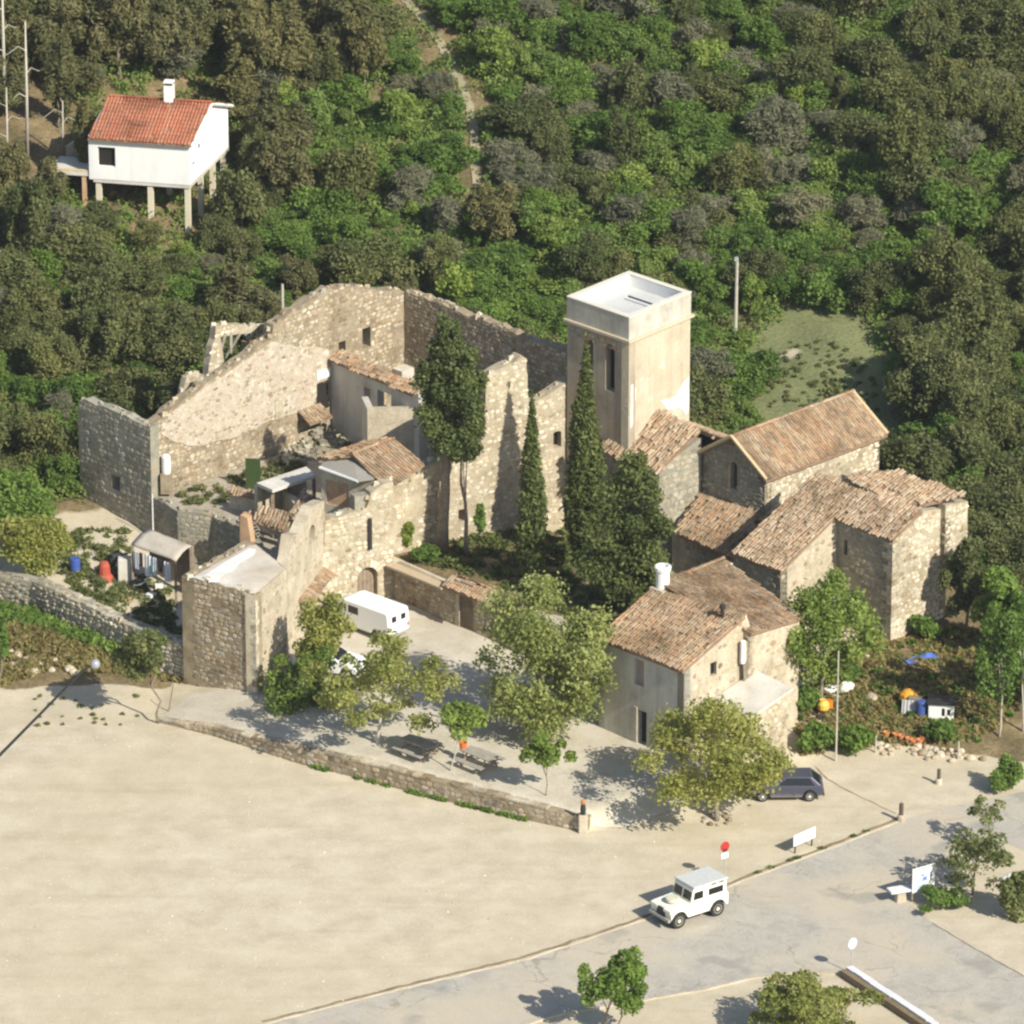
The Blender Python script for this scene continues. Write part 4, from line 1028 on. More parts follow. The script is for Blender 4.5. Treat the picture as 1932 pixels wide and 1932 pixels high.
wall(t, Tf + E1 * sb - E2 * 7, Tf + E1 * sb, [(0, zr2 - .55), (7, zr2 - .55)], 0, .5, 'pale', px=False, stones=False, flip=True)
# rear projecting part
Q0 = Tf + E1 * (sb - .55) + E2 * .0
zq = zr2 - .1
Qe = Q0 + E2 * .32
fq = Face(Qe, Qe + E1 * 2.6)
wall(t, Qe, Qe + E1 * 1.7, [(0, fq.sz(1775, 957)[1]), (1.7, fq.sz(1816, 950)[1])], fq.sz(1800, 1046)[1], .5, 'pale', px=False, seed=103, size=.26, n_ind=30)
wall(t, Q0 + E2 * .02, Qe, [(0, zq - .75), (.3, zq - .75)], fq.sz(1800, 1046)[1], .4, 'pale', px=False, seed=104, size=.26, n_ind=10)
# right wall of the wing (below the long verge)
W0 = TL; Wl = 4.15
zw = zE - slope * Wl
wall(t, W0 - E1 * Wl, W0, [(0, zw - .05), (Wl, zE - .05)], .0, .5, 'warm', mat=M_PLASTER, px=False, seed=105, stones=True, cover=.25, n_ind=10)
# eave wall of the wing
We = W0 - E1 * Wl; Wf = We - E2 * 3.3
wall(t, Wf, We, [(0, zw - .1), (3.3, zw - .1)], .0, .5, 'grey', px=False, seed=106, n_ind=20)
# main roof plane: falls towards -E1 from the ridge through (sr)
def rz_(s): return zE + slope * s
rR = Tf + E1 * sr
rL = rR - E2 * 7.6
pts = [v3(rR + E2 * .2, zr2), v3(Tf - E1 * .2 + E2 * .2, rz_(-.2)), v3(TL - E1 * .2, rz_(-.2)), v3(We + E2 * .18 - E1 * .2, rz_(-Wl - .2)), v3(Wf - E1 * .2, rz_(-Wl - .2)), v3(Wf + E1 * (Wl + sr) , zr2)]
roof(t, pts, 'pale', 300, .16, 107, messy=.04, down=-E1)
# upper back slope to the right gable (falls towards +E2, i.e. to the right) 
b0 = Vector(P(1690, 884, zr2 + .75)[:2]); b1 = Vector(P(1822, 941, zr2 + .05)[:2]); b2_ = Vector(P(1745, 948, zr2 + .05)[:2]); b3 = Vector(P(1600, 905, zr2 + .35)[:2])
roof(t, [v3(b0, zr2 + .75), v3(b1, zr2 + .12), v3(b2_, zr2 + .05), v3(rR - E2 * 1.5, zr2 + .02), v3(rR - E2 * 5.2, zr2 + .02), v3(b3 + E1 * 1.2, zr2 + .6)], 'pale', 120, .16, 108, messy=.04, down=-E1)
quoins(t, Tf, E1, -E2, .8, zE - .3, 'pale', 12)
# ---- lean-to against the chapel gable
zt1 = 4.75
t = thing('leanto_range', 'low lean-to with orange tiled roof under the chapel window', 'building', P(1330, 1010, 1.0))
la = [P(1325, 926, 4.75), P(1447, 972, 4.85), P(1388, 1055, 3.35), P(1271, 1004, 3.35)]
roof(t, la, 'old', 250, .14, 111, messy=.035)
a, b2 = la[3].xy + Vector((.25, .25)), la[2].xy + Vector((.1, .3))
wall(t, a, b2, [(0, 3.3), ((b2 - a).length, 3.3)], .2, .4, 'grey', px=False, seed=112, n_ind=10)
a2 = la[0].xy + Vector((.2, -.1))
wall(t, a, a2, [(0, 3.3), ((a2 - a).length, 4.65)], .2, .4, 'grey', px=False, seed=113, n_ind=0, flip=False)
# moss clumps in the valley are added with the plants

# ---- caretaker's house
t = thing('caretaker_house', 'two storey rendered house with patched tiled roof and white round chimney', 'house', P(1289, 1437, .7))
hF = lab(1289, 1437, .7); zB = zat(hF.y, 1262)
hL = hF - E2 * 6.0
hA = hit(hF, hL, 1131, 1204); hL = Vector((hA.x, hA.y)); LF = (hF - hL).length
ob, fh, hh = wall(t, hL, hF, [(0, zB - .1), (LF, zB - .1)], .0, .45, 'grey', mat=M_PLASTER_GREY, px=False, seed=121, stones=False,
     holes=[('rect', 1197, 1290, 1215, 1248), ('rect', 1203, 1408, 1220, 1345), ('rect', 1240, 1395, 1252, 1362)])
pane(ob, fh, hh[0], .18, plain('old_shutter', (.33, .27, .24), .7), 'shutter')
pane(ob, fh, hh[1], .3, M_ROOMSHADE, 'door')
pane(ob, fh, hh[2], .3, M_ROOMSHADE, 'window')
h = hh[1]
MB().box(0, .22, -.05, .5, h[0][1] - .1, h[2][1] + .1, 0, .5, Matrix.Translation(fh.p(h[0][0] - .26, 0, .0)) @ Matrix.Rotation(math.atan2(fh.d.y, fh.d.x), 4, 'Z')).build('door_jamb', M_PLASTER, ob, world=True)
# right wall, rising with the roof
slopeR = .40; LR_ = 4.1
hR = hF + E1 * LR_; hR2 = hR + E1 * 3.7
ob, fr2, hr2 = wall(t, hF, hR, [(0, zB - .06), (LR_, zB + LR_ * slopeR - .06)], .0, .45, 'warm', mat=M_PLASTER, px=False, seed=122, cover=.3, n_ind=25, holes=[('rect', 1340, 1277, 1352, 1247)])
pane(ob, fr2, hr2[0], .2, M_GLASS, 'window')
zlow = zB + LR_ * slopeR - 1.15
ob, fr3, hr3 = wall(t, hR + E2 * .3, hR2 + E2 * .3, [(0, zlow), (3.7, zlow)], .0, .45, 'warm', mat=M_PLASTER, px=False, seed=123, cover=.3, n_ind=15, holes=[('rect', 1402, 1250, 1415, 1208)])
pane(ob, fr3, hr3[0], .12, plain('blue_grey_shutter', (.42, .45, .46), .6), 'shutter')
h = hr3[0]
MB().box(-.1, .14, -.03, .1, h[0][1] - .05, h[2][1] + .1, 0, .5, Matrix.Translation(fr3.p(h[0][0] - .02, 0, .0)) @ Matrix.Rotation(math.atan2(fr3.d.y, fr3.d.x), 4, 'Z')).build('window_frame', M_WHITE, ob, world=True)
wall(t, hR + E2 * .3, hR - E2 * .2, [(0, zlow), (.5, zB + LR_ * slopeR - .1)], 0, .4, 'warm', mat=M_PLASTER, px=False, stones=False)
rise = 3.9
hK = hL + E1 * rise
wall(t, hL, hL + E1 * 9.0, [(0, zB - .1), (rise, zB + rise * .33), (9.0, zB + rise * .33)], .0, .4, 'grey', mat=M_PLASTER_GREY, px=False, stones=False, flip=True)
hL2 = hL + E1 * 9.0; hE = hR2 + E2 * .3
zK = zB + rise * .33 + .1; zC = zB + LR_ * slopeR
o1, o2 = -E1 * .22, E2 * .12
roof(t, [v3(hL + o1 - o2, zB - .07), v3(hF + o1 + o2, zB - .09), v3(hR + o2, zC), v3(hK, zC - .3)], 'old', 260, .14, 124, messy=.035, down=-E1)
roof(t, [v3(hK - o2, zK), v3(hL2 - o2, zK + .05), v3(hL2.lerp(hE, 1.0) + E2 * .2, zlow + .05), v3(hR + E2 * .5, zlow + .02), v3(hR - E2 * .05, zC - .25)], 'old', 200, .14, 125, messy=.035, down=E2, ridge=[(v3(hK, zK + .04), v3(hL2, zK + .08))])
wall(t, hL2, hE, [(0, zK - .1), ((hE - hL2).length, zlow)], 0, .4, 'grey', mat=M_PLASTER_GREY, px=False, stones=False, flip=True)
# white patch of mortar at the top of the roof
pm = [P(1443, 1095, zK - .2), P(1456, 1093, zK - .2), P(1490, 1117, zK - .8), P(1478, 1121, zK - .8)]
# chimney
pc = hK + E2 * .35 + E1 * .15
mb = MB().lathe([(.34, zK - .5), (.34, zK + .95), (.41, zK + .97), (.43, zK + 1.15), (.38, zK + 1.2), (.30, zK + 1.2), (.30, zK + .9)], (pc.x, pc.y, 0), 14)
ch = mb.build('chimney', M_WHITE, t, world=True, smooth=False)
MB().box(-.5, .5, -.45, .45, zK - .6, zK + .05, 0, .5, Matrix.Translation((pc.x, pc.y, 0)) @ Matrix.Rotation(math.radians(44), 4, 'Z')).build('chimney_base', M_PLASTER, ch, world=True)
# small vent cowl with its metal pipe on the roof
pv = P(1363, 1160, zC - .1)
MB().lathe([(.09, -.4), (.09, .35), (.17, .36), (.17, .5), (.05, .6)], pv, 10).build('vent_cowl', M_DARK, t, world=True)
# annex slab in front right
t = thing('annex_shed', 'low shed with pale cracked slab roof against the caretaker house', 'shed', P(1420, 1330, .8))
w_a, w_b = hit(hF + E2 * .1, hR + E2 * .1, 1330, 1330), hit(hF + E2 * .1, hR + E2 * .1, 1425, 1264)
sl = [w_a, w_b, w_b + v3(E2 * 2.6, -.12), w_a + v3(E2 * 2.6, -.1)]
n = 4
MB().add(sl + [p - Vector((0, 0, .14)) for p in sl], [(0, 1, 2, 3), (7, 6, 5, 4)] + [(i, (i + 1) % n, n + (i + 1) % n, n + i) for i in range(n)]).build('roof_slab', M_CONC, t, world=True)
a, b2 = sl[3].xy + Vector((-.05, .2)), sl[2].xy + Vector((-.25, .05))
wall(t, a, b2, [(0, sl[3].z - .16), ((b2 - a).length, sl[2].z - .16)], .0, .3, 'pale', px=False, seed=131, n_ind=10)
a3 = sl[0].xy + Vector((.1, .1))
wall(t, a3, a, [(0, sl[0].z - .16), ((a3 - a).length, sl[3].z - .16)], .0, .3, 'warm', px=False, seed=132, n_ind=10)

# ---- rubble garden wall with gate
g1 = J + (J - Gp).normalized() * .0 + fD.n * .05
t = thing('garden_wall', 'rubble courtyard wall with tiled gate canopy and dark doorway', 'wall', P(860, 1180, .9))
gate_c = hit(g1, g1 + E2 * 5, 880, 1180)
gl = (Vector((gate_c.x, gate_c.y)) - g1).length
gE = g1 + E2 * 15.6
fW = Face(g1, gE)
ob, fW, hW = wall(t, g1, gE, [(0, 2.9), (gl - 1.2, 2.75), (gl - 1.1, 3.05), (gl + 1.0, 3.05), (gl + 1.1, 2.75), (15.6, 2.6)], -.1, .5, 'warm', px=False, seed=141, size=.27, n_ind=140,
     holes=[('rect', 867, 1198, 893, 1106)])
s0, s1 = hW[0][0][0], hW[0][1][0]; zd = hW[0][2][1]
pane(ob, fW, hW[0], .4, M_ROOMSHADE, 'gate')  # dark sheet painting the shade of the open doorway
MB().box(-.25, .02, -.04, .3, .6, zd, 0, .5, Matrix.Translation(fW.p(s0, 0, .0)) @ Matrix.Rotation(math.atan2(fW.d.y, fW.d.x), 4, 'Z')).build('gate_jamb', M_PLASTER, ob, world=True)
ga, gb = s0 - .9, s1 + .8
roof(t, [fW.p(ga, 3.08, .45), fW.p(gb, 3.08, .45), fW.p(gb, 3.5, -.35), fW.p(ga, 3.5, -.35)], 'old', 90, .12, 142, name='gate_canopy', messy=.012)
roof(t, [fW.p(ga, 3.15, -.85), fW.p(gb, 3.15, -.85), fW.p(gb, 3.5, -.35), fW.p(ga, 3.5, -.35)], 'old', 10, .12, 143, name='gate_canopy', messy=.012)
MB().box(0, gl - 1.3, -.55, .05, 2.86, 2.98, 0, .5, Matrix.Translation(fW.p(0, 0, .0)) @ Matrix.Rotation(math.atan2(fW.d.y, fW.d.x), 4, 'Z')).build('wall_coping', surf('coping', [(.42, .32, .2), (.52, .42, .3)], 1.5, 9), ob, world=True)
# wing wall right of the gate
wg = fW.p(s1 + .75, 0, .0).xy
wall(t, wg, wg + dirv(-20) * 1.6, [(0, 2.9), (1.6, 1.9)], .2, .4, 'warm', mat=M_PLASTER, px=False, stones=False)
# ---- dry stone wall of the left garden
t = thing('dry_stone_wall', 'tumbledown dry stone garden wall overgrown below the shed', 'wall', P(180, 1200, .8))
wl = [P(-40, 1128, 1.0), P(60, 1150, .9), P(190, 1200, .9), P(290, 1245, .8), P(366, 1268, .8)]
wt = [2.3, 2.45, 2.15, 2.05, 2.15]
for i in range(4):
    L = (wl[i + 1] - wl[i]).length
    wall(t, wl[i], wl[i + 1], [(0, wt[i]), (L, wt[i + 1])], .2, .75, 'grey', px=False, seed=150 + i, rough=.12, size=.27, n_ind=50, depth=.09)
    R = random.Random(160 + i); d = (wl[i + 1] - wl[i]).normalized(); nn = Vector((d.y, -d.x, 0)); s = 0
    while s < L:
        w = R.uniform(.3, .6); z0 = wt[i] + (wt[i + 1] - wt[i]) * s / L
        for row in (0, 1):
            M = Matrix.Translation(wl[i] + d * (s + w / 2) - nn * (.18 + .38 * row) - Vector((0, 0, wl[i].z))) @ Matrix.Rotation(math.atan2(d.y, d.x) + R.uniform(-.3, .3), 4, 'Z')
            MB().box(-w / 2, w / 2, -.17, .17, z0 - .12, z0 + R.uniform(.03, .14), 0, .5, M).build('cap_stone', SM['grey'][1], t, world=True)
        s += w + .03

# ================================================================== plants
RNG = np.random.default_rng(11)
LEAF = {
 'oak': leafmat('leaf_oak', [(.075, .092, .034), (.130, .150, .054), (.185, .20, .075), (.25, .25, .10)], .42, .25),
 'scrub': leafmat('leaf_scrub', [(.095, .145, .038), (.16, .235, .056), (.22, .305, .078), (.30, .38, .115)], .45, .25),
 'green': leafmat('leaf_green', [(.078, .128, .030), (.135, .215, .044), (.19, .29, .062), (.26, .37, .095)], .45, .25),
 'bright': leafmat('leaf_bright', [(.10, .15, .030), (.18, .25, .048), (.27, .35, .075), (.37, .43, .13)], .45, .2),
 'yellow': leafmat('leaf_yellow', [(.14, .16, .035), (.25, .275, .065), (.36, .37, .105), (.46, .45, .17)], .45, .15),
 'plane': leafmat('leaf_plane', [(.15, .18, .05), (.27, .30, .085), (.39, .42, .135), (.50, .52, .22)], .45, .15),
 'olive': leafmat('leaf_olive', [(.08, .10, .035), (.14, .165, .055), (.21, .23, .08), (.29, .30, .12)], .4, .15),
 'grey': leafmat('twig_grey', [(.13, .14, .075), (.19, .19, .115), (.25, .24, .155), (.16, .21, .07)], .35, .2),
 'pine': leafmat('leaf_pine', [(.085, .088, .036), (.14, .14, .056), (.19, .18, .075), (.25, .22, .105)], .3, .25),
 'cypress': leafmat('leaf_cypress', [(.052, .070, .022), (.092, .118, .034), (.135, .165, .050), (.19, .21, .075)], .3, .1),
 'dry': leafmat('leaf_dry', [(.19, .16, .06), (.29, .235, .09), (.38, .30, .12), (.25, .25, .085)], .4, .2),
}
def leaf_arrays(lobes, n, leaf, rng, shell=.5, aspect=1.6, up=.25, jag=.0, low=-.7):
    """leaf-sized faces spread through the lobes of a crown"""
    lb = np.array(lobes, float); w = lb[:, 3] * lb[:, 4] + lb[:, 4] * lb[:, 5] + lb[:, 3] * lb[:, 5]
    k = rng.choice(len(lb), n, p=w / w.sum())
    d = rng.normal(size=(n, 3)); d /= np.linalg.norm(d, axis=1)[:, None]
    bad = d[:, 2] < low; d[bad, 2] *= -1
    r = shell + (1 - shell) * rng.random(n) ** .7
    r = r * (1 + jag * rng.normal(size=n))
    c = lb[k, :3] + d * lb[k, 3:6] * r[:, None]
    nn = d * .55 + rng.normal(size=(n, 3)) * .6; nn[:, 2] += up
    nn /= np.linalg.norm(nn, axis=1)[:, None]
    a = np.cross(nn, rng.normal(size=(n, 3))); a /= np.linalg.norm(a, axis=1)[:, None] + 1e-9
    b = np.cross(nn, a)
    s = leaf * (.55 + .9 * rng.random(n))
    a *= (s * aspect / 2)[:, None]; b *= (s / 2)[:, None]
    V = np.stack([c - a, c - b * 1.0, c + a, c + b * 1.0], 1).reshape(-1, 3)
    lt = rng.random(len(lb)) * .5
    T = np.clip(lt[k] + rng.random(n) * .5, 0, 1)
    return V, T
def mesh_from_quads(name, V, T, mat):
    n = len(T); me = bpy.data.meshes.new(name)
    me.vertices.add(n * 4); me.vertices.foreach_set('co', V.astype('f').ravel())
    me.loops.add(n * 4); me.loops.foreach_set('vertex_index', np.arange(n * 4, dtype='i'))
    me.polygons.add(n); me.polygons.foreach_set('loop_start', np.arange(0, n * 4, 4, dtype='i'))
    a = me.attributes.new('tint', 'FLOAT', 'FACE'); a.data.foreach_set('value', T.astype('f'))
    me.materials.append(mat); me.update(calc_edges=True); me.validate()
    return me
def make_lobes(c, R, k, rng, spread=.62, size=(.34, .52), bias=.15, flat=1.0):
    L = []
    for i in range(k):
        d = rng.normal(size=3); d[2] += bias; d /= np.linalg.norm(d)
        s = rng.uniform(*size)
        q = spread * rng.uniform(.7, 1.1)
        L.append((c[0] + d[0] * R[0] * q, c[1] + d[1] * R[1] * q, c[2] + d[2] * R[2] * q, R[0] * s, R[1] * s, R[2] * s * flat))
    L.append((c[0], c[1], c[2], R[0] * .55, R[1] * .55, R[2] * .55))
    return L
def trunk_mesh(base, top, r, rng, limbs=4, crown=None, bend=.15, n=7):
    mb = MB(); base = Vector(base); top = Vector(top); pts = []
    m = 6
    for i in range(m + 1):
        f = i / m; o = math.sin(f * math.pi) * bend
        pts.append(base.lerp(top, f) + Vector((o * rng.normal() * .5 + o * .6, o * rng.normal() * .5, 0)))
    mb.tube(pts, [r * (1.25 if i == 0 else 1 - .6 * i / m) for i in range(m + 1)], n)
    if crown is not None:
        for i in range(limbs):
            L = crown[i % len(crown)]; f = rng.uniform(.5, .95); p = pts[int(f * m)]
            q = Vector((L[0], L[1], L[2])); mid = p.lerp(q, .5) + Vector((0, 0, .15 * (q - p).length))
            mb.tube([p, mid, q], [r * .45, r * .28, r * .1], 5)
    return mb
def crown_tree(name, label, base, cen, rad, n, leaf, kind, tr, k=12, seed=0, shell=.45, cat='tree', bark=None, group=None, bend=.15, top=None, lobes=None, limbs=5, aspect=1.6, jag=.05, spread=.62, size=(.34, .52), low=-.7):
    """a tree of its own: base point, crown centre and radii in metres"""
    rng = np.random.default_rng(seed + 100)
    t = thing(name, label, cat, base, 0, group)
    b = Vector(base); lc = Vector(cen) - b
    L = lobes or make_lobes(lc, rad, k, rng, spread, size)
    V, T = leaf_arrays(L, n, leaf, rng, shell, aspect, jag=jag, low=low)
    me = mesh_from_quads('crown', V, T, LEAF[kind])
    o = bpy.data.objects.new('crown', me); COL.objects.link(o); o.parent = t
    if tr > 0:
        trunk_mesh((0, 0, -.15), top or (lc.x, lc.y, lc.z), tr, rng, limbs, L, bend).build('trunk', bark or M_BARK, t, smooth=True)
    return t
def ptree(name, label, buv, ell, n, leaf, kind, tr, **kw):
    """base and crown ellipse given where they stand in the photograph, sizes taken at the depth of the base"""
    b = G(*buv); sc = F / math.dist(b, (0, 0, CAMH)); cu, cv, ru, rv = ell
    x = (cu - 966) / F * math.dist((b.x, b.y, b.z + 2), (0, 0, CAMH)) 
    z = zat(b.y, cv); R = (ru / sc, kw.pop('depth', ru) / sc, rv / sc / .93)
    return crown_tree(name, label, b, (x, b.y, z), R, n, leaf, kind, tr, **kw)

# ---- terrace and courtyard trees
ptree('shade_tree', 'bright green bushy tree beside the parked white van and bastion', (590, 1300), (610, 1204, 66, 76), 4800, .13, 'yellow', .10, seed=1, k=16, shell=.3, size=(.22,.4), spread=.75)
ptree('shrub', 'leafy green shrub covering the bastion corner and white car', (552, 1330), (575, 1282, 84, 60), 5200, .13, 'bright', .06, seed=2, k=16, shell=.3, size=(.2,.38), spread=.8, cat='shrub')
ptree('shade_tree', 'thin see-through young tree with forked pale trunk above the low wall', (712, 1403), (722, 1283, 140, 82), 7600, .125, 'yellow', .10, seed=3, k=26, shell=.2, bark=M_BARKP, size=(.13, .26), spread=.9)
ptree('plane_tree', 'large full-crowned plane tree shading the terrace centre', (1030, 1385), (1008, 1243, 150, 128), 21000, .13, 'plane', .2, seed=4, k=44, size=(.18, .34), spread=.85, shell=.05, jag=.1)
ptree('small_tree', 'small round-headed green tree beside the orange bin', (848, 1455), (872, 1358, 50, 32), 2400, .15, 'bright', .045, seed=5, k=9, bark=M_BARKP, bend=.05, limbs=4)
ptree('small_tree', 'small sparse young tree near the end of the low wall', (1030, 1502), (1032, 1425, 48, 40), 1300, .16, 'bright', .035, seed=6, k=9, size=(.2, .36), spread=.85, bend=.03)
ptree('shade_tree', 'yellow-green spreading tree overhanging the dark blue car', (1352, 1548), (1342, 1424, 140, 96), 16000, .12, 'yellow', .13, seed=7, k=44, size=(.18, .34), spread=.85, shell=.05, jag=.1)
ptree('small_tree', 'olive-green tree with thin crooked trunk in front of the dry stone wall', (300, 1364), (270, 1228, 72, 50), 3800, .14, 'olive', .07, seed=8, k=12, bend=.5, size=(.22, .38), spread=.75)
ptree('leafy_bush', 'big bright green bush against the tall stone block', (1548, 1330), (1546, 1195, 116, 116), 16000, .125, 'bright', .12, seed=9, k=36, size=(.2, .36), spread=.8, shell=.1, jag=.1)
p = G(318, 1342); s = thing('bare_stake', 'thin leaning bare stake beside the crooked olive-green tree', 'stake', p); MB().tube([(0, 0, -.1), (.25, 0, 1.4)], [.04, .03], 6).build('stake', M_BARK, s)
# ---- tall courtyard evergreens
def lobes_at(base, Lpx, dist):
    out = []; b = Vector(base)
    for cu, cv, ru, rv, dy in Lpx:
        out.append(((cu - 966) / F * dist - b.x, dy, zat(b.y + dy, cv) - b.z, ru * dist / F, ru * dist / F, rv * dist / F / .93))
    return out
def ragged(L, seed, k=4, f=.58):
    """break smooth lobes into uneven clumps"""
    rng = np.random.default_rng(seed); out = []
    for x, y, z, rx, ry, rz in L:
        out.append((x, y, z, rx * .8, ry * .8, rz * .8))
        for i in range(k):
            d = rng.normal(size=3); d /= np.linalg.norm(d); q = rng.uniform(.6, .95); g = f * rng.uniform(.5, 1.05)
            out.append((x + d[0] * rx * q, y + d[1] * ry * q, z + d[2] * rz * q, rx * g, ry * g, rz * g * .8))
    return out
b = G(832, 1042); D = math.dist(b, (0, 0, CAMH))
Lp = [(848, 640, 34, 40, 0), (830, 690, 36, 42, .5), (870, 690, 40, 45, -.3), (825, 745, 40, 42, .2), (872, 750, 46, 46, -.6), (850, 720, 44, 60, .6), (820, 795, 36, 36, -.4), (860, 805, 44, 42, .5), (893, 790, 30, 44, .1), (838, 840, 36, 32, 0), (880, 840, 28, 30, -.5), (838, 610, 16, 22, 0), (905, 720, 18, 26, .3)]
crown_tree('tall_pine', 'tall dark pine with thick bare trunk in front of the long wall', b, (0, 0, 8), (1, 1, 1), 26000, .13, 'cypress', .34, seed=10, lobes=ragged(lobes_at(b, Lp, D), 1), top=((848 - 966) / F * D - b.x, 0, zat(b.y, 700) - b.z), limbs=9, bend=.1, jag=.16, shell=.2)
b = G(880, 1048); D = math.dist(b, (0, 0, CAMH))
crown_tree('slender_pine', 'slender leaning pine trunk beside the tall dark pine', b, (0, 0, 6), (1, 1, 1), 1200, .24, 'cypress', .13, seed=11, lobes=lobes_at(b, [(872, 845, 30, 30, 0), (885, 815, 26, 30, .3)], D), top=((868 - 966) / F * D - b.x, 0, zat(b.y, 840) - b.z), limbs=2, bend=.1)
def cypress(label, buv, vt, w, n, seed, belly=.35):
    b = G(*buv); D = math.dist(b, (0, 0, CAMH)); z1 = zat(b.y, vt) - b.z; W = w * D / F
    L = []; m = 16
    for i in range(m):
        f = i / (m - 1); r = W * (math.sin(min(1, (f + .12) / belly) * math.pi / 2) if f < belly else (1 - ((f - belly) / (1 - belly)) ** 1.25) * 1.0) + .05
        L.append((0, 0, z1 * (.03 + .95 * f), r * .9, r * .9, z1 / m * 1.1))
        for j in range(3):
            a = (i * 2.4 + j * 2.1); L.append((math.cos(a) * r * .55, math.sin(a) * r * .55, z1 * (.03 + .95 * f) + .3 * math.sin(i * 3.1 + j), r * .52, r * .52, z1 / m * .9))
    rng = np.random.default_rng(seed); V, T = leaf_arrays(L, int(n * 2.4), .12, rng, .5, 2.4, .0, jag=.13, low=-2)
    t = thing('cypress_tree', label, 'tree', b)
    me = mesh_from_quads('crown', V, T, LEAF['cypress']); o = bpy.data.objects.new('crown', me); COL.objects.link(o); o.parent = t
    MB().tube([(0, 0, -.1), (0, 0, z1 * .6)], [.14, .05], 7).build('trunk', M_BARK, t)
cypress('narrow spire of cypress standing before the long wall', (1003, 1112), 742, 27, 5200, 21)
cypress('taller and broader cypress rising beside the tower slits', (1103, 1060), 648, 38, 6500, 22)
b = G(1190, 1165); D = math.dist(b, (0, 0, CAMH))
Lp = [(1188, 880, 34, 36, 0), (1170, 925, 44, 45, .3), (1210, 930, 44, 45, -.3), (1158, 985, 52, 50, 0), (1205, 985, 54, 50, .4), (1230, 1000, 34, 50, -.4), (1162, 1050, 60, 50, .3), (1235, 1070, 42, 50, .2), (1215, 1055, 50, 50, -.4), (1185, 1105, 60, 45, 0), (1215, 1120, 36, 36, .4), (1160, 1110, 36, 40, -.3)]
crown_tree('evergreen_tree', 'dense dark conical evergreen between cypress and lean-to roof', b, (0, 0, 4), (1, 1, 1), 22000, .13, 'cypress', .2, seed=12, lobes=ragged(lobes_at(b, Lp, D), 2), top=(0, 0, 6), jag=.14, shell=.2)
# ---- smaller shrubs inside the court
for i, (bu, bv, cu, cv, ru, rv, kd, lb_) in enumerate([(1290, 985, 1288, 925, 34, 34, 'bright', 'bright climbing shrub between lean-to roof and chapel gable'), (765, 1040, 765, 1008, 17, 24, 'bright', 'green potted-size shrub at the foot of the gatehouse wall'),
      (1045, 985, 1045, 935, 24, 32, 'green', 'loose green shrub between the two cypresses'), (905, 1010, 905, 975, 16, 30, 'green', 'ivy-like shrub at the foot of the long wall behind slender pine'), (800, 1060, 802, 1042, 30, 14, 'green', 'low scrub behind the rubble courtyard wall'), (1060, 1075, 1060, 1040, 22, 26, 'cypress', 'dark low shrub behind the broad cypress foot')]):
    ptree('shrub', lb_, (bu, bv), (cu, cv, ru, rv), 900, .2, kd, .03, seed=30 + i, k=6, cat='shrub')
ptree('dead_brush', 'tangle of grey leafless brush in the inner yard before the cross wall', (648, 835), (650, 800, 26, 34), 2600, .07, 'grey', .03, seed=70, k=10, cat='brush', aspect=5, shell=0)
for i, (bu, bv, cu, cv, ru, rv, lb_) in enumerate([(168, 350, 170, 268, 26, 78, 'brown-green pine standing between the deck and the stilt house'), (222, 372, 222, 335, 26, 34, 'small pine against the white front of the stilt house'), (95, 385, 98, 345, 34, 38, 'bushy pine below the concrete deck'), (110, 240, 112, 150, 34, 80, 'dark pine behind the stilt house clearing'), (20, 120, 25, 40, 34, 80, 'tall brown pine above the clearing')]):
    ptree('house_pine', lb_, (bu, bv), (cu, cv, ru, rv), 5000, .12, 'pine', .09, seed=80 + i, k=16, aspect=3, shell=.1, size=(.22, .42), spread=.85)
# ---- left side
ptree('young_tree', 'yellow-green young tree behind the dry stone wall', (72, 1105), (68, 1030, 80, 56), 8000, .13, 'yellow', .08, seed=40, k=14, bark=M_BARKP)
ptree('broad_tree', 'full mid-green tree behind the yellow-green young tree', (35, 1040), (35, 960, 84, 74), 9000, .14, 'green', .12, seed=41, k=14)
ptree('garden_shrub', 'leafy shrub beside the garden shed with orange pot', (340, 1095), (345, 1060, 22, 34), 900, .16, 'bright', .03, seed=42, k=6, cat='shrub')
ptree('garden_shrub', 'dark shrub at the frame of the dry stone wall end', (0, 1290), (0, 1200, 24, 70), 1500, .24, 'green', .05, seed=43, k=8, cat='shrub')
# ---- lower edge and right edge
ptree('roadside_tree', 'dark green open-crowned roadside tree casting shadow on the road', (1140, 1945), (1150, 1860, 64, 66), 3200, .13, 'green', .07, seed=44, k=16, size=(.2, .34), spread=.85)
ptree('roadside_shrub', 'second stem of dark green foliage beside the open-crowned roadside tree', (1160, 1945), (1190, 1850, 44, 54), 1800, .13, 'green', .05, seed=45, k=10, size=(.2, .34), spread=.85)
ptree('hedge_bush', 'wide low olive bush beside the white-capped roadside wall', (1530, 1955), (1535, 1900, 120, 52), 8500, .12, 'yellow', .06, seed=46, k=24, size=(.18, .32), spread=.85, cat='bush')
ptree('sapling', 'very sparse sapling on the sandy verge by the rocks', (1872, 1600), (1866, 1540, 42, 34), 520, .12, 'olive', .03, seed=47, k=10, size=(.2, .34), spread=.85)
ptree('verge_tree', 'dark olive tree behind the blue information board', (1833, 1688), (1838, 1618, 84, 50), 2600, .12, 'olive', .07, seed=48, k=18, size=(.2, .32), spread=.85)
ptree('verge_bush', 'dark low bush beneath the blue information board', (1775, 1712), (1775, 1694, 56, 15), 2200, .11, 'green', .03, seed=49, k=12, size=(.2, .34), spread=.85, cat='bush')
ptree('verge_bush', 'olive bush next to the white litter on the verge', (1915, 1730), (1915, 1690, 42, 48), 2600, .13, 'olive', .03, seed=50, k=10, cat='bush')
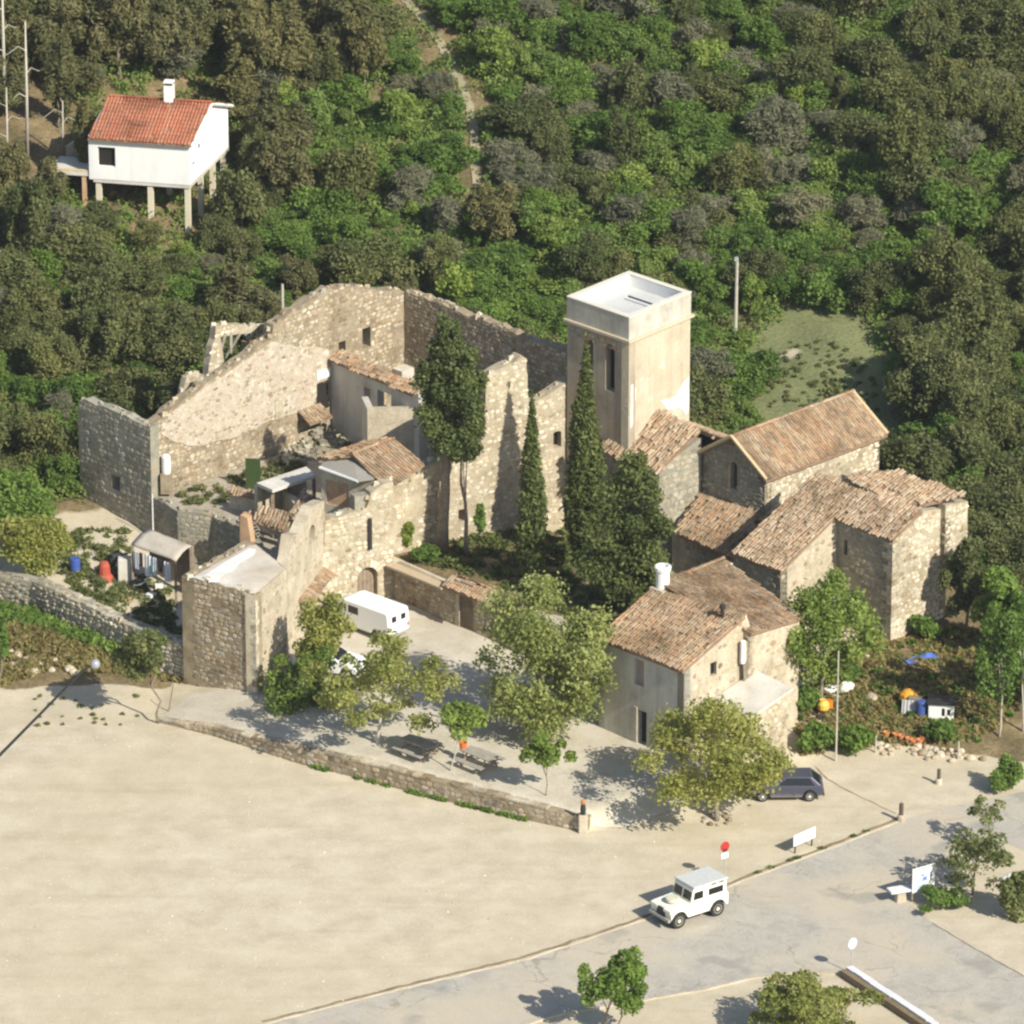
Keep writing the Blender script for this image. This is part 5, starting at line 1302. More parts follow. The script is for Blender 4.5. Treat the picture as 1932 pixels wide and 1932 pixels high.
ptree('round_bush', 'rounded dark green bush beside the loose rock bank', (1895, 1492), (1896, 1458, 36, 38), 3200, .11, 'green', .04, seed=51, k=8, cat='bush')
for i, (bu, bv, tu, tv) in enumerate([(1930, 1380, 1905, 1170), (1885, 1390, 1872, 1200)]):
    ptree('thin_poplar', ['pale thin-stemmed tree at the garden edge', 'second pale thin-stemmed tree nearer the white hut'][i], (bu, bv), (tu + 10, tv + 30, 42, 90), 2200, .13, 'green', .06, seed=52 + i, k=10, bark=M_BARKP, spread=.85)
ptree('edge_tree', 'dark tree overhanging the garden behind the thin pale stems', (1925, 1330), (1935, 1250, 60, 90), 6000, .14, 'oak', .12, seed=54, k=14)
ptree('edge_tree', 'dark oak crowding the rear corner of the stone block', (1822, 1192), (1822, 1092, 52, 80), 4200, .19, 'oak', .1, seed=56, k=16, size=(.2, .38), spread=.8)
ptree('edge_tree', 'mid-green tree right of the stone block below the dark oak', (1895, 1230), (1898, 1150, 62, 70), 4200, .19, 'green', .1, seed=57, k=16, size=(.2, .38), spread=.8)
ptree('edge_tree', 'big dark oak casting its shadow over the small lawn', (1735, 800), (1752, 715, 84, 88), 9000, .15, 'oak', .16, seed=58, k=24, size=(.22, .4), spread=.8, shell=.2)
ptree('corner_bush', 'bushy dark green growth hiding the foot of the tall stone block', (1745, 1200), (1745, 1178, 38, 22), 1200, .2, 'green', .03, seed=55, k=8, cat='bush')
for i, (bu, bv, ru, rv, lb_) in enumerate([(1545, 1425, 42, 30, 'green hedge bush along the forecourt edge behind the blue car'), (1615, 1425, 42, 26, 'green hedge bush beside the tall wooden pole'), (1770, 1398, 34, 20, 'low green bush above the loose rock bank'), (1600, 1290, 26, 20, 'dark green shrub beside the white boulder'), (1520, 1345, 34, 26, 'weedy green shrub below the annex slab')]):
    ptree('hedge_bush', lb_, (bu, bv), (bu, bv - rv, ru, rv), 1500, .18, 'green', .03, seed=60 + i, k=9, cat='bush')

# ---- the wood on the hillside
path_px = [(752, -20), (770, 8), (800, 40), (830, 80), (852, 122), (872, 165), (886, 205), (894, 245), (897, 300), (902, 360), (906, 430)]
PATH = [G(*p) for p in path_px]
def d_path(x, y):
    return min(math.hypot(p.x - x, p.y - y) for p in PATHD)
PATHD = []
for a, b2 in zip(PATH, PATH[1:]):
    for k in range(8): PATHD.append(a.lerp(b2, k / 8))
M_PATH = surf('dirt_path', [(.22, .19, .12), (.32, .28, .18), (.40, .35, .24)], .8, 7)
pw = []
for i, p in enumerate(PATHD):
    q = PATHD[min(i + 1, len(PATHD) - 1)]; pw.append(p)
side = [Vector((1, .15, 0)) for _ in pw]
poly = [p - s * .27 for p, s in zip(pw, side)] + [p + s * .27 for p, s in zip(pw[::-1], side)]
sheet('footpath', poly, M_PATH, .06, .8, .08)
clear_px = [(-20, 170), (100, 150), (150, 200), (140, 330), (60, 350), (-20, 345)]
CLEAR = [G(u, v) for u, v in clear_px]
HOUSE_C = G(330, 400)
FK = {}
def proto(key, kind, R, k, n, leaf, seed, spread=.62, size=(.34, .52), aspect=1.6, hgt=1.0, shell=.45, lobes=None):
    rng = np.random.default_rng(seed)
    L = lobes or make_lobes((0, 0, R[2] * hgt), R, k, rng, spread, size)
    V, T = leaf_arrays(L, n, leaf, rng, shell, aspect, jag=.16)
    me = mesh_from_quads('crown', V, T, LEAF[kind])
    tm = trunk_mesh((0, 0, -.6), (0, 0, R[2] * hgt * 1.1), .13, rng, 4, L, .2, 6); o = tm.build('trunk_src', M_BARK, None); tme = o.data; tme.name = 'trunk'
    bpy.data.objects.remove(o)
    FK[key] = (me, tme)
proto('oak0', 'oak', (1.9, 1.9, 1.6), 20, 9000, 0.125, 1, hgt=1.1, size=(.26, .46), spread=.75, shell=.12)
proto('oak1', 'oak', (2.2, 2.0, 1.5), 22, 9500, 0.125, 2, hgt=1.15, size=(.26, .46), spread=.75, shell=.12)
proto('oak2', 'oak', (1.6, 1.7, 1.8), 18, 8200, 0.125, 3, hgt=1.05, size=(.26, .46), spread=.75, shell=.12)
proto('green0', 'green', (1.6, 1.6, 1.4), 18, 7600, 0.12, 4, hgt=0.95, size=(.26, .46), spread=.75, shell=.12)
proto('green1', 'green', (1.9, 1.7, 1.2), 20, 8200, 0.12, 5, hgt=0.95, size=(.26, .46), spread=.75, shell=.12)
proto('oak3', 'oak', (2.3, 1.6, 1.4), 18, 9000, 0.125, 13, hgt=1.0, size=(.22, .5), spread=.85, shell=.1)
proto('oak4', 'oak', (1.4, 2.0, 2.0), 14, 8600, 0.125, 14, hgt=1.05, size=(.2, .44), spread=.9, shell=.1)
proto('green2', 'green', (2.1, 1.5, 1.1), 16, 8000, 0.12, 15, hgt=.9, size=(.22, .5), spread=.85, shell=.1)
proto('green3', 'green', (1.3, 1.8, 1.7), 14, 7800, 0.12, 16, hgt=1.0, size=(.2, .44), spread=.9, shell=.1)
proto('scrub0', 'scrub', (1.6, 1.5, 1.0), 16, 7600, 0.115, 17, hgt=.85, size=(.22, .46), spread=.85, shell=.05)
proto('scrub1', 'scrub', (1.3, 1.7, 1.2), 16, 7600, 0.115, 18, hgt=.85, size=(.22, .46), spread=.85, shell=.05)
proto('lime0', 'bright', (1.2, 1.2, 1.4), 14, 4200, .13, 6, hgt=1.1, size=(.22, .4), spread=.8, shell=.1)
proto('grey0', 'grey', (1.6, 1.6, 1.5), 18, 8000, .065, 7, aspect=5, hgt=.9, size=(.25, .45), spread=.8, shell=.0)
proto('grey1', 'grey', (1.4, 1.5, 1.7), 18, 7600, .065, 8, aspect=5, hgt=.9, size=(.25, .45), spread=.8, shell=.0)
pl_ = [(0, 0, 1.2 + 1.0 * i, 1.9 - .36 * i + (.2 if i % 2 else 0), 1.9 - .36 * i, .55) for i in range(5)]
pr = np.random.default_rng(9); pl2 = []
for (x, y, z, rx, ry, rz) in pl_:
    for j in range(5):
        a = pr.uniform(0, 6.28); pl2.append((math.cos(a) * rx * .6, math.sin(a) * rx * .6, z + pr.normal() * .2, rx * .5, rx * .5, .5))
proto('pine0', 'pine', (1.8, 1.8, 2.8), 1, 8000, .12, 9, lobes=pl2, aspect=3, shell=.1)
proto('pine1', 'pine', (2.0, 2.0, 2.2), 18, 8000, .12, 10, aspect=3, hgt=1.4, size=(.22, .4), spread=.8, shell=.1)
FL = {'oak': ('holm_oak', 'dark olive holm oak in the wood on the hillside', 'dark oaks on the wooded slope', 'tree'),
      'green': ('broadleaf_tree', 'mid-green broadleaf tree in the wood on the hillside', 'green broadleaf trees on the wooded slope', 'tree'),
      'lime': ('spring_sapling', 'fresh lime-green sapling standing out of the darker wood', 'lime-green saplings on the wooded slope', 'tree'),
      'grey': ('bare_scrub', 'grey-brown leafless scrub bush among the green wood', 'grey scrub on the wooded slope', 'bush'),
      'scrub': ('hillside_shrub', '', '', 'shrub'),
      'pine': ('brown_pine', 'brownish-olive pine in the wood near the stilt house', 'brownish pines on the wooded slope', 'tree')}
Rf = random.Random(77); nfor = {}
LC = G(1535, 700); LD = G(1640, 790)
def forest_ok(x, y, m=0.0):
    if y < np.interp(x, YB_X, YB_Y) + m: return False
    if near_lawn(x, y) < 1.0 + .12 * math.sin(x * 1.7 + y * .9): return False
    if inpoly(x, y, CLEAR): return False
    if d_path(x, y) < 1.3: return False
    return True
HB = [G(250, 345) , G(360, 450), G(430, 380), G(330, 300), G(80, 340)]
def kind_at(u, v):
    r = Rf.random()
    if v < 330 and u < 620: tab = [('pine', .55), ('oak', .25), ('green', .1), ('grey', .1)]
    elif 430 < u < 900 and v < 560: tab = [('green', .40), ('scrub', .26), ('pine', .08), ('lime', .08), ('oak', .08), ('grey', .10)]
    elif u < 600: tab = [('oak', .46), ('green', .26), ('scrub', .16), ('grey', .12)]
    elif u > 1700 and v < 330: tab = [('oak', .6), ('grey', .15), ('scrub', .13), ('green', .12)]
    elif u > 1650 and v > 560: tab = [('oak', .5), ('green', .5)]
    elif v > 430: tab = [('green', .32), ('scrub', .30), ('oak', .18), ('grey', .10), ('lime', .05), ('green', .05)]
    else: tab = [('green', .25), ('scrub', .30), ('oak', .19), ('grey', .14), ('lime', .04), ('scrub', .08)]
    for k, p in tab:
        r -= p
        if r < 0: return k
    return tab[-1][0]
spots = []; stp = 1.85
yy = 300.0
while yy < 392:
    xx = -34.0
    while xx < 34:
        x, y = xx + Rf.uniform(-.9, .9), yy + Rf.uniform(-.9, .9)
        xx += stp
        if not forest_ok(x, y, 1.2): continue
        z = Hz(x, y); u, v = proj((x, y, z + 2))
        if u < -90 or u > 2020 or v < -110: continue
        # keep the white house's front and the view of its stilts free of tall crowns
        k = kind_at(u + 90 * math.sin(x * .5 + y * .23), v + 60 * math.sin(y * .41 - x * .2)); sc = Rf.uniform(.55, 1.12)
        hx, hy = x - HOUSE_C.x, y - HOUSE_C.y
        if 175 < u < 440 and 150 < proj((x, y, z))[1] < 478: continue
        if 40 < u < 200 and 240 < proj((x, y, z))[1] < 440: continue
        if 175 < u < 450 and 478 <= proj((x, y, z))[1] < 560: sc = min(sc, .6)
        if 1000 < u < 1330 and 600 < proj((x, y, z))[1] < 800: sc = min(sc, .7)
        spots.append((x, y, z, k, sc))
    yy += stp
KP = {'oak': 'dark olive holm oak', 'green': 'mid-green broadleaf tree', 'lime': 'fresh lime-green sapling', 'grey': 'grey-brown twiggy scrub bush', 'pine': 'brownish-olive pine', 'scrub': 'light green leafy shrub'}
def place_of(x, y):
    if near_lawn(x, y) < 1.9: return 'around the small lawn'
    if math.hypot(x - HOUSE_C.x, y - HOUSE_C.y) < 8.5: return 'around the white stilt house'
    if d_path(x, y) < 3.0: return 'along the hillside footpath'
    dy = y - np.interp(x, YB_X, YB_Y)
    if dy < 7:
        if x < -24: return 'beside the left garden'
        if x < -3: return 'close behind the ruined hall'
        if x < 9: return 'close behind the square tower'
        return 'close behind the chapel and stone block'
    if y > 366: return 'high on the wooded slope'
    return ('on the slope beyond the ruined hall' if x < 0 else 'on the slope beyond the tower and chapel')
for x, y, z, k, sc in spots:
    var = {'oak': ['oak0', 'oak1', 'oak2', 'oak3', 'oak4'], 'green': ['green0', 'green1', 'green2', 'green3'], 'lime': ['lime0'], 'scrub': ['scrub0', 'scrub1'], 'grey': ['grey0', 'grey1'], 'pine': ['pine0', 'pine1']}[k]
    if nfor.get(k, 0) >= 290: continue
    nfor[k] = nfor.get(k, 0) + 1
    me_, tm_ = FK[Rf.choice(var)]; nm, lb_, gr, ct = FL[k]
    lb_ = KP[k]; szw = 'low ' if sc < .72 else ('tall ' if sc > .98 else ''); pl = place_of(x, y)
    gr = szw + nm.replace('_', ' ') + 's ' + pl; lb_ = szw + lb_ + ' ' + pl
    t = thing(nm, lb_, ct, (x, y, z), Rf.uniform(0, 6.28), gr); t.scale = (sc * Rf.uniform(.9, 1.15), sc * Rf.uniform(.9, 1.15), sc * Rf.uniform(.7, 1.25) * (.8 if k in ('green', 'scrub', 'grey') else 1))
    o = bpy.data.objects.new('crown', me_); COL.objects.link(o); o.parent = t
    o = bpy.data.objects.new('trunk', tm_); COL.objects.link(o); o.parent = t
print('forest', nfor)
# undergrowth: low cover nobody could count
rng = np.random.default_rng(5); cl = []
while len(cl) < 6500:
    x, y = rng.uniform(-33, 33), rng.uniform(300, 388)
    if y < np.interp(x, YB_X, YB_Y) + .2 or inpoly(x, y, CLEAR): continue
    if d_path(x, y) < .45: continue
    nl = near_lawn(x, y)
    if nl < 1.0 and rng.random() < .9: continue
    s = rng.uniform(.45, 1.0)
    u, v = proj((x, y, Hz(x, y)))
    if nl < 1.0: s *= .3
    if 170 < u < 440 and 150 < v < 470: s = min(s, .55)
    cl.append((x, y, Hz(x, y) + s * .35, s, s, s * .8))
V, T = leaf_arrays(cl, 420000, .13, rng, .3, 1.8, .3, jag=.05)
me = mesh_from_quads('undergrowth', V, T, LEAF['scrub']); o = bpy.data.objects.new('undergrowth', me); COL.objects.link(o)
tag(o, 'low green undergrowth filling the gaps of the wood', 'undergrowth', kind='stuff')
# dry weeds of the right garden, the left bank and tufts along the walls
def weeds(name, label, pts, n, leaf, kind, seed, aspect=2.6):
    rng = np.random.default_rng(seed); V, T = leaf_arrays(pts, n, leaf, rng, .2, aspect, .3, jag=.1)
    me = mesh_from_quads(name, V, T, LEAF[kind]); o = bpy.data.objects.new(name, me); COL.objects.link(o); tag(o, label, 'weeds', kind='stuff')
def scatter(polypx, n, s, seed):
    r = random.Random(seed); out = []; us = [p[0] for p in polypx]; vs = [p[1] for p in polypx]
    while len(out) < n:
        u, v = r.uniform(min(us), max(us)), r.uniform(min(vs), max(vs))
        if not inpoly(u, v, polypx): continue
        p = G(u, v); k = s * r.uniform(.5, 1.3); out.append((p.x, p.y, p.z + k * .3, k * 1.3, k * 1.3, k * .7))
    return out
GARDEN = [(1500, 1330), (1600, 1215), (1690, 1215), (1800, 1180), (1900, 1200), (1930, 1330), (1850, 1400), (1650, 1410), (1510, 1430)]
weeds('dry_weeds', 'dry brown-green weeds over the neglected right garden', scatter(GARDEN, 1100, .2, 1), 19000, .12, 'dry', 1)
weeds('garden_grass', 'patchy green grass in the neglected right garden', scatter(GARDEN, 260, .18, 2), 4200, .13, 'green', 2)
BANK = [(-20, 1090), (90, 1140), (180, 1200), (360, 1260), (365, 1285), (250, 1290), (150, 1290), (0, 1300), (-20, 1300)]
weeds('bank_weeds', 'brownish weeds on the bank below the dry stone wall', scatter([(-20, 1170), (60, 1170), (180, 1220), (360, 1275), (365, 1292), (250, 1275), (100, 1262), (-20, 1300)], 500, .22, 3), 9000, .14, 'dry', 3)
weeds('bank_grass', 'dark green growth against the dry stone wall face', scatter([(-20, 1150), (60, 1158), (190, 1206), (366, 1272), (366, 1284), (190, 1222), (60, 1180), (-20, 1170)], 220, .36, 4), 8000, .17, 'green', 4)
tu = []
r = random.Random(6)
for a, b2, k in ((0.36, .40, 8), (.46, .50, 5), (.50, .54, 5), (.58, .68, 20), (.70, .86, 46)):
    for i in range(k):
        f = a + (b2 - a) * r.random() ; u = 300 + 805 * f; v = np.interp(u, [p_[0] for p_ in base], [p_[1] for p_ in base]); p = P(u, v + 1, 0); s = r.uniform(.07, .16)
        tu.append((p.x, p.y - .05, s * .6, s * 1.3, s, s))
weeds('wall_foot_weeds', 'green weeds along the foot of the low retaining wall', tu, 2200, .08, 'green', 5)
p = G(690, 1468)
tu = []
for i in range(26):
    u = r.uniform(60, 270); v = r.uniform(1310, 1370); p = G(u, v); s = r.uniform(.05, .16); tu.append((p.x, p.y, p.z + .05, s, s, s * .5))
for u, v in ((1318, 1750), (1480, 1692), (1470, 1690), (1390, 1722), (1560, 1665), (1610, 1650)):
    pass
for f_ in (.1, .18, .3, .34, .5, .7, .78):
    a, b2 = P(1400, 1662), P(1700, 1548); p = a.lerp(b2, f_); tu.append((p.x, p.y + .15, .05, .22, .12, .08))
weeds('forecourt_tufts', 'scattered small weed tufts on the sandy forecourt', tu, 1400, .07, 'olive', 6)
tu = []
for u, v, z in [(1400, 1020, 3.9), (1410, 1010, 4.0), (1430, 985, 4.5), (1436, 975, 4.6), (1388, 1035, 3.7), (1520, 940, 5.6), (1475, 990, 5.2), (1445, 1030, 4.5)]:
    p = P(u, v, z + .12); tu.append((p.x, p.y, p.z, .22, .22, .1))
weeds('roof_moss', 'dark moss clumps in the valley of the tiled roofs', tu, 900, .07, 'oak', 7)
ys = []
for poly_, k in (([(320, 935), (560, 850), (640, 830), (520, 915), (400, 960)], 70), ([(560, 850), (680, 790), (700, 830), (620, 850)], 50)):
    rr = random.Random(k); us = [p[0] for p in poly_]; vs_ = [p[1] for p in poly_]
    while k > 0:
        u, v = rr.uniform(min(us), max(us)), rr.uniform(min(vs_), max(vs_))
        if inpoly(u, v, poly_):
            p = P(u, v, 3.1); s = rr.uniform(.1, .35); ys.append((p.x, p.y, p.z, s, s, s * .7)); k -= 1
weeds('yard_weeds', 'weeds growing over the rubble of the inner yard', ys, 3800, .12, 'oak', 8)
CT = [(770, 1060), (860, 1015), (1010, 960), (1120, 960), (1280, 1030), (1270, 1130), (1140, 1190), (1000, 1130), (900, 1090)]
weeds('court_weeds', 'rank weeds over the shaded inner court between the cypresses', scatter(CT, 420, .3, 10), 16000, .13, 'cypress', 10)  # darkest leaf colour, also standing in for the court's shade
LW = [(1440, 650), (1560, 640), (1650, 690), (1655, 790), (1600, 800), (1450, 770)]
weeds('lawn_tufts', 'long grass tufts over the small lawn in the wood', scatter(LW, 150, .12, 11), 3500, .09, 'olive', 11)
GL = [(150, 1000), (240, 1000), (250, 1080), (330, 1120), (350, 1200), (250, 1170), (120, 1110), (100, 1060)]
weeds('garden_weeds', 'patchy weeds in the left garden around the scrap', [c_ for c_ in scatter(GL, 240, .26, 9)], 9500, .10, 'olive', 9)
# loose gravel on the forecourt and road edge
rng = np.random.default_rng(8); gv = MB(); k_ = 0
M_GRAV = tinted('gravel', [(.30, .27, .2), (.45, .41, .32), (.60, .56, .46), (.68, .65, .56)], 'attr', 6, .2)
FCP = [(p.x, p.y) for p in g0(fc + road_up[::-1] + [(-150, 2010)])]
while k_ < 5200:
    u, v = rng.uniform(-20, 1750), rng.uniform(1360, 1950); p = P(u, v, 0)
    if not inpoly(p.x, p.y, FCP): continue
    s_ = rng.uniform(.012, .035) * (2.0 if rng.random() < .05 else 1); a_ = rng.uniform(0, 6.28); q3 = [(p.x + s_ * math.cos(a_ + 2.09 * i), p.y + s_ * math.sin(a_ + 2.09 * i), .003) for i in range(3)] + [(p.x + s_ * .2, p.y, .003 + s_ * 1.1)]
    gv.add(q3, [(0, 1, 3), (1, 2, 3), (2, 0, 3)], 0, rng.random()); k_ += 1
tag(gv.build('gravel', M_GRAV, None, fix=False), 'loose gravel strewn over the sandy forecourt', 'gravel', kind='stuff')
# dead trunks in the clearing by the stilt house
for i, (bu, bv, tv, r_, lb_) in enumerate([(52, 300, 40, .11, 'tall pale dead trunk with one side branch in the clearing'), (14, 335, 165, .08, 'thin pale dead trunk at the clearing edge'), (118, 300, 190, .07, 'short grey dead trunk beside the house steps'), (8, 200, -30, .12, 'pale standing trunk at the top of the clearing')]):
    b = G(bu, bv); h = zat(b.y, tv) - b.z
    t = thing('dead_tree', lb_, 'tree', b); MB().tube([(0, 0, -.2), (.06, 0, h * .5), (.1, 0, h)], [r_, r_ * .8, r_ * .4], 7).build('trunk', M_BARKP, t, smooth=True)
    for j in range(3):
        zz = h * (.45 + .17 * j); sg = -1 if j % 2 == 0 else 1
        MB().tube([(.06, 0, zz), (sg * .35, .2 * sg, zz + .3), (sg * (.5 + .25 * j), .4 * sg, zz + .25 - .2 * j), (sg * (.7 + .3 * j), .5 * sg, zz + .1 * j)], [r_ * .35, r_ * .22, .02, .01], 5).build('branch', M_BARKP, t)

# ================================================================== white house on stilts
q = G(360, 446); fd = dirv(168.5); gd = dirv(73.5); Lf, Lg = 5.7, 6.9
q = q.xy; zb = zat(q.y, 351); ze = zat(q.y, 269); zr = ze + 1.2
t = thing('stilt_house', 'white house with red tiled roof raised on tall concrete stilts in the wood', 'house', (q.x, q.y, Hz(q.x, q.y)))
cs = [q, q + fd * Lf, q + fd * Lf + gd * Lg, q + gd * Lg]
ob, ff, hf = wall(t, cs[1], cs[0], [(0, ze), (Lf, ze)], zb, .25, mat=M_WHITE, px=False, stones=False, holes=[('rect', 185, 313, 217, 279)])
pane(ob, ff, hf[0], .2, M_ROOMSHADE, 'window')
f_ = Face(cs[0], cs[3])
ob, fg, hg = wall(t, cs[0], cs[3], [(0, ze), (Lg / 2, zr), (Lg, ze)], zb, .25, mat=M_WHITE, px=False, stones=False, holes=[('rect', 363, 314, 369, 302), ('rect', 374, 283, 379, 268), ('rect', 366, 292, 369, 284)])
for h in hg: pane(ob, fg, h, .08, M_GLASS, 'window')
wall(t, cs[1], cs[2], [(0, ze), (Lg / 2, zr), (Lg, ze)], zb, .25, mat=M_WHITE, px=False, stones=False, flip=False)
wall(t, cs[2], cs[3], [(0, ze), (Lf, ze)], zb, .25, mat=M_WHITE, px=False, stones=False, flip=True)
MB().prism([(p.x, p.y) for p in cs], zb - .16, zb + .05).build('floor_slab', M_CONC, t, world=True)
o = .25
m0, m1 = (cs[0] + cs[3]) / 2 - fd * .2, (cs[1] + cs[2]) / 2 + fd * .2
roof(t, [v3(cs[0] - fd * .2 - gd * o, ze - .08), v3(cs[1] + fd * .2 - gd * o, ze - .08), v3(m1, zr + .05), v3(m0, zr + .05)], 'new', 300, .12, 201, messy=.008, gap=.2, ridge=[(v3(m1, zr + .07), v3(m0, zr + .07))])
roof(t, [v3(cs[3] - fd * .2 + gd * o, ze - .08), v3(cs[2] + fd * .2 + gd * o, ze - .08), v3(m1, zr + .05), v3(m0, zr + .05)], 'new', 20, .12, 202, messy=.008, gap=.2)
for a, b2 in ((v3(m0, zr), v3(cs[0] - fd * .22 - gd * o, ze - .13)), (v3(m0, zr), v3(cs[3] - fd * .22 + gd * o, ze - .13))):
    MB().tube([a, b2], [.09, .09], 4).build('verge_board', M_WHITE, t, world=True)
M_STILT = surf('stilt_concrete', [(.56, .50, .36), (.66, .60, .46)], 1.5, 8, bstr=.1)
for s, g in ((.02, .02), (.42, .02), (.98, .02), (.02, .36), (.02, .68), (.02, .97), (.42, .5), (.98, .97), (.42, .97), (.98, .5)):
    p = cs[0] + fd * (Lf * s * .96 + .1) + gd * (Lg * g * .96 + .1)
    MB().box(-.15, .15, -.15, .15, Hz(p.x, p.y) - .4, zb - .1, 0, .5, Matrix.Translation((p.x, p.y, 0)) @ Matrix.Rotation(math.radians(79), 4, 'Z')).build('stilt', M_STILT, t, world=True)
pc = (cs[0] + cs[3]) / 2 + fd * 2.3
ch = MB().box(-.26, .26, -.26, .26, zr - .3, zr + 1.0, 0, .5, Matrix.Translation((pc.x, pc.y, 0)) @ Matrix.Rotation(math.radians(79), 4, 'Z')).build('chimney', M_WHITE, t, world=True)
MB().box(-.20, .20, -.20, .20, zr + 1.0, zr + 1.16, 0, .5, Matrix.Translation((pc.x, pc.y, 0)) @ Matrix.Rotation(math.radians(79), 4, 'Z')).build('flue_gap', M_DARK, ch, world=True)
MB().box(-.28, .28, -.28, .28, zr + 1.16, zr + 1.24, 0, .5, Matrix.Translation((pc.x, pc.y, 0)) @ Matrix.Rotation(math.radians(79), 4, 'Z')).build('chimney_cap', M_WHITE, ch, world=True)
# deck on the left
t = thing('house_deck', 'flat concrete deck with ragged edge beside the stilt house', 'deck', v3(cs[1], Hz(*cs[1])))
zk = zb + .35
dk = [cs[1] + fd * .05 + gd * .1, cs[1] + fd * 2.8 + gd * .1, cs[1] + fd * 2.9 + gd * 2.6, cs[1] + fd * .05 + gd * 2.6]
MB().prism([(p.x, p.y) for p in dk], zk - .22, zk).build('deck_slab', M_CONC, t, world=True)
MB().prism([(p.x, p.y) for p in (dk[0], dk[1], dk[1] + gd * .2, dk[0] + gd * .2)], zk + .004, zk + .12).build('deck_edge', surf('edge_stone', [(.5, .4, .22), (.62, .52, .32)], 2, 9), t, world=True)
for p in (dk[1] - fd * .2 + gd * .2, dk[0] + fd * .6 + gd * .2, dk[2] - fd * .2 - gd * .2):
    MB().box(-.13, .13, -.13, .13, Hz(p.x, p.y) - .3, zk - .2, 0, .5, Matrix.Translation((p.x, p.y, 0))).build('deck_post', M_BRICK, t, world=True)
a, b2 = dk[3] + fd * 2.5 + gd * .2, dk[3] + fd * .3 + gd * 1.6
wall(t, a, b2, [(0, zk + .5), ((b2 - a).length, zk + 2.0)], Hz(a.x, a.y) - .3, .25, 'warm', mat=M_PLASTER, px=False, stones=False, name='stair_wall')
p = b2; MB().box(-.16, .16, -.16, .16, zk + 1.9, zk + 2.6, 0, .5, Matrix.Translation((p.x, p.y, 0))).build('stair_pier', M_WHITE, t, world=True)

# ================================================================== vehicles
def carpaint(name, col, rough=.35):
    m, nt, b = new_mat(name); o_ = nt.nodes.new('ShaderNodeTexCoord'); sx = nt.nodes.new('ShaderNodeSeparateXYZ'); nt.links.new(o_.outputs['Object'], sx.inputs[0])
    d_ = math_n(nt, 'ADD', sx.outputs['Z'], math_n(nt, 'MULTIPLY', noise(nt, 5, 4, .7), .5))
    c = mix(nt, ramp(nt, d_, [(.45, (.5,) * 3), (.72, (.03,) * 3)]), col, (.42, .36, .26))     # road dust low on the body
    nt.links.new(c, b.inputs['Base Color']); b.inputs['Roughness'].default_value = rough; b.inputs['Specular IOR Level'].default_value = .5; return m
def arc(cx, r, z, k=7, rev=True):
    return [(cx + r * math.cos(math.pi * i / k), z + r * math.sin(math.pi * i / k)) for i in range(k + 1)]
def wheel(parent, x, y, r, w, rim, side):
    o = MB().lathe([(r * .62, -w / 2), (r * .94, -w / 2), (r, -w * .3), (r, w * .3), (r * .94, w / 2), (r * .62, w / 2)], (0, 0, 0), 18, axis='y').build('wheel', M_TYRE, parent)
    o.location = (x, y, r)
    MB().lathe([(r * .60, -w * .46), (r * .58, w * .52), (r * .30, w * .40), (r * .25, w * .55), (.02, w * .56)] if side > 0 else [(.02, -w * .56), (r * .25, -w * .55), (r * .30, -w * .40), (r * .58, -w * .52), (r * .60, w * .46)], (0, 0, 0), 14, axis='y').build('rim', rim, o)
    return o
def bevel(o, w=.03, seg=2):
    m = o.modifiers.new('bevel', 'BEVEL'); m.width = w; m.segments = seg; m.limit_method = 'ANGLE'; m.angle_limit = math.radians(35)
    return o
def side_panes(t, quads, yl, mat, name='window', out=.008):
    for qd in quads:
        for s in (1, -1):
            MB().prism(qd, s * (yl - .02), s * (yl + out), 0, .5, 'y').build(name, mat, t)
def car_at(o, mid, head): o.location = mid; o.rotation_euler = (0, 0, head)

# ---- off-road car on the road edge
CREAM = carpaint('cream_paint', (.78, .76, .66)); CREAM_RIM = plain('cream_rim', (.58, .55, .42), .6)
wf, wr = P(1283, 1751, 0), P(1351, 1729, 0)
hd = math.atan2(wf.y - wr.y, wf.x - wr.x); left = Vector((-math.sin(hd), math.cos(hd), 0))
mid = (wf + wr) / 2 - left * .72; mid.z = 0
t = thing('offroad_car', 'boxy cream off-road car with hard top parked at the road edge', 'car', mid, hd)
wb = 1.13; r = .39
low = [(-1.72, .52), (-1.72, 1.12), (.35, 1.12), (.45, 1.08), (1.55, 1.02), (1.62, .95), (1.62, .55), (wb + .52, .50)] + [(wb + .46 * math.cos(a), .42 + .46 * math.sin(a)) for a in [math.pi * i / 7 for i in range(1, 7)]] + [(wb - .50, .46), (-wb + .50, .46)] + [(-wb + .46 * math.cos(a), .42 + .46 * math.sin(a)) for a in [math.pi * i / 7 for i in range(1, 7)]] + [(-wb - .48, .5)]
bevel(MB().prism(low, -.78, .78, 0, .5, 'y').build('body', CREAM, t), .03)
up_ = [(-1.70, 1.10), (.42, 1.10), (.30, 1.72), (.22, 1.78), (-1.66, 1.80)]
bevel(MB().prism(up_, -.72, .72, 0, .5, 'y').build('cabin', CREAM, t), .04)
bevel(MB().box(-1.72, .30, -.77, .77, 1.79, 1.88).build('roof', plain('grey_roof', (.52, .53, .50), .5), t), .03)
side_panes(t, [[(-.28, 1.20), (.30, 1.20), (.22, 1.58), (-.28, 1.58)], [(-1.45, 1.22), (-.60, 1.22), (-.60, 1.55), (-1.45, 1.55)]], .72, M_GLASS)
side_panes(t, [[(-1.05, 1.70), (-.75, 1.70), (-.75, 1.76), (-1.05, 1.76)], [(-1.5, 1.70), (-1.2, 1.70), (-1.2, 1.76), (-1.5, 1.76)]], .72, M_GLASS, 'roof_light')
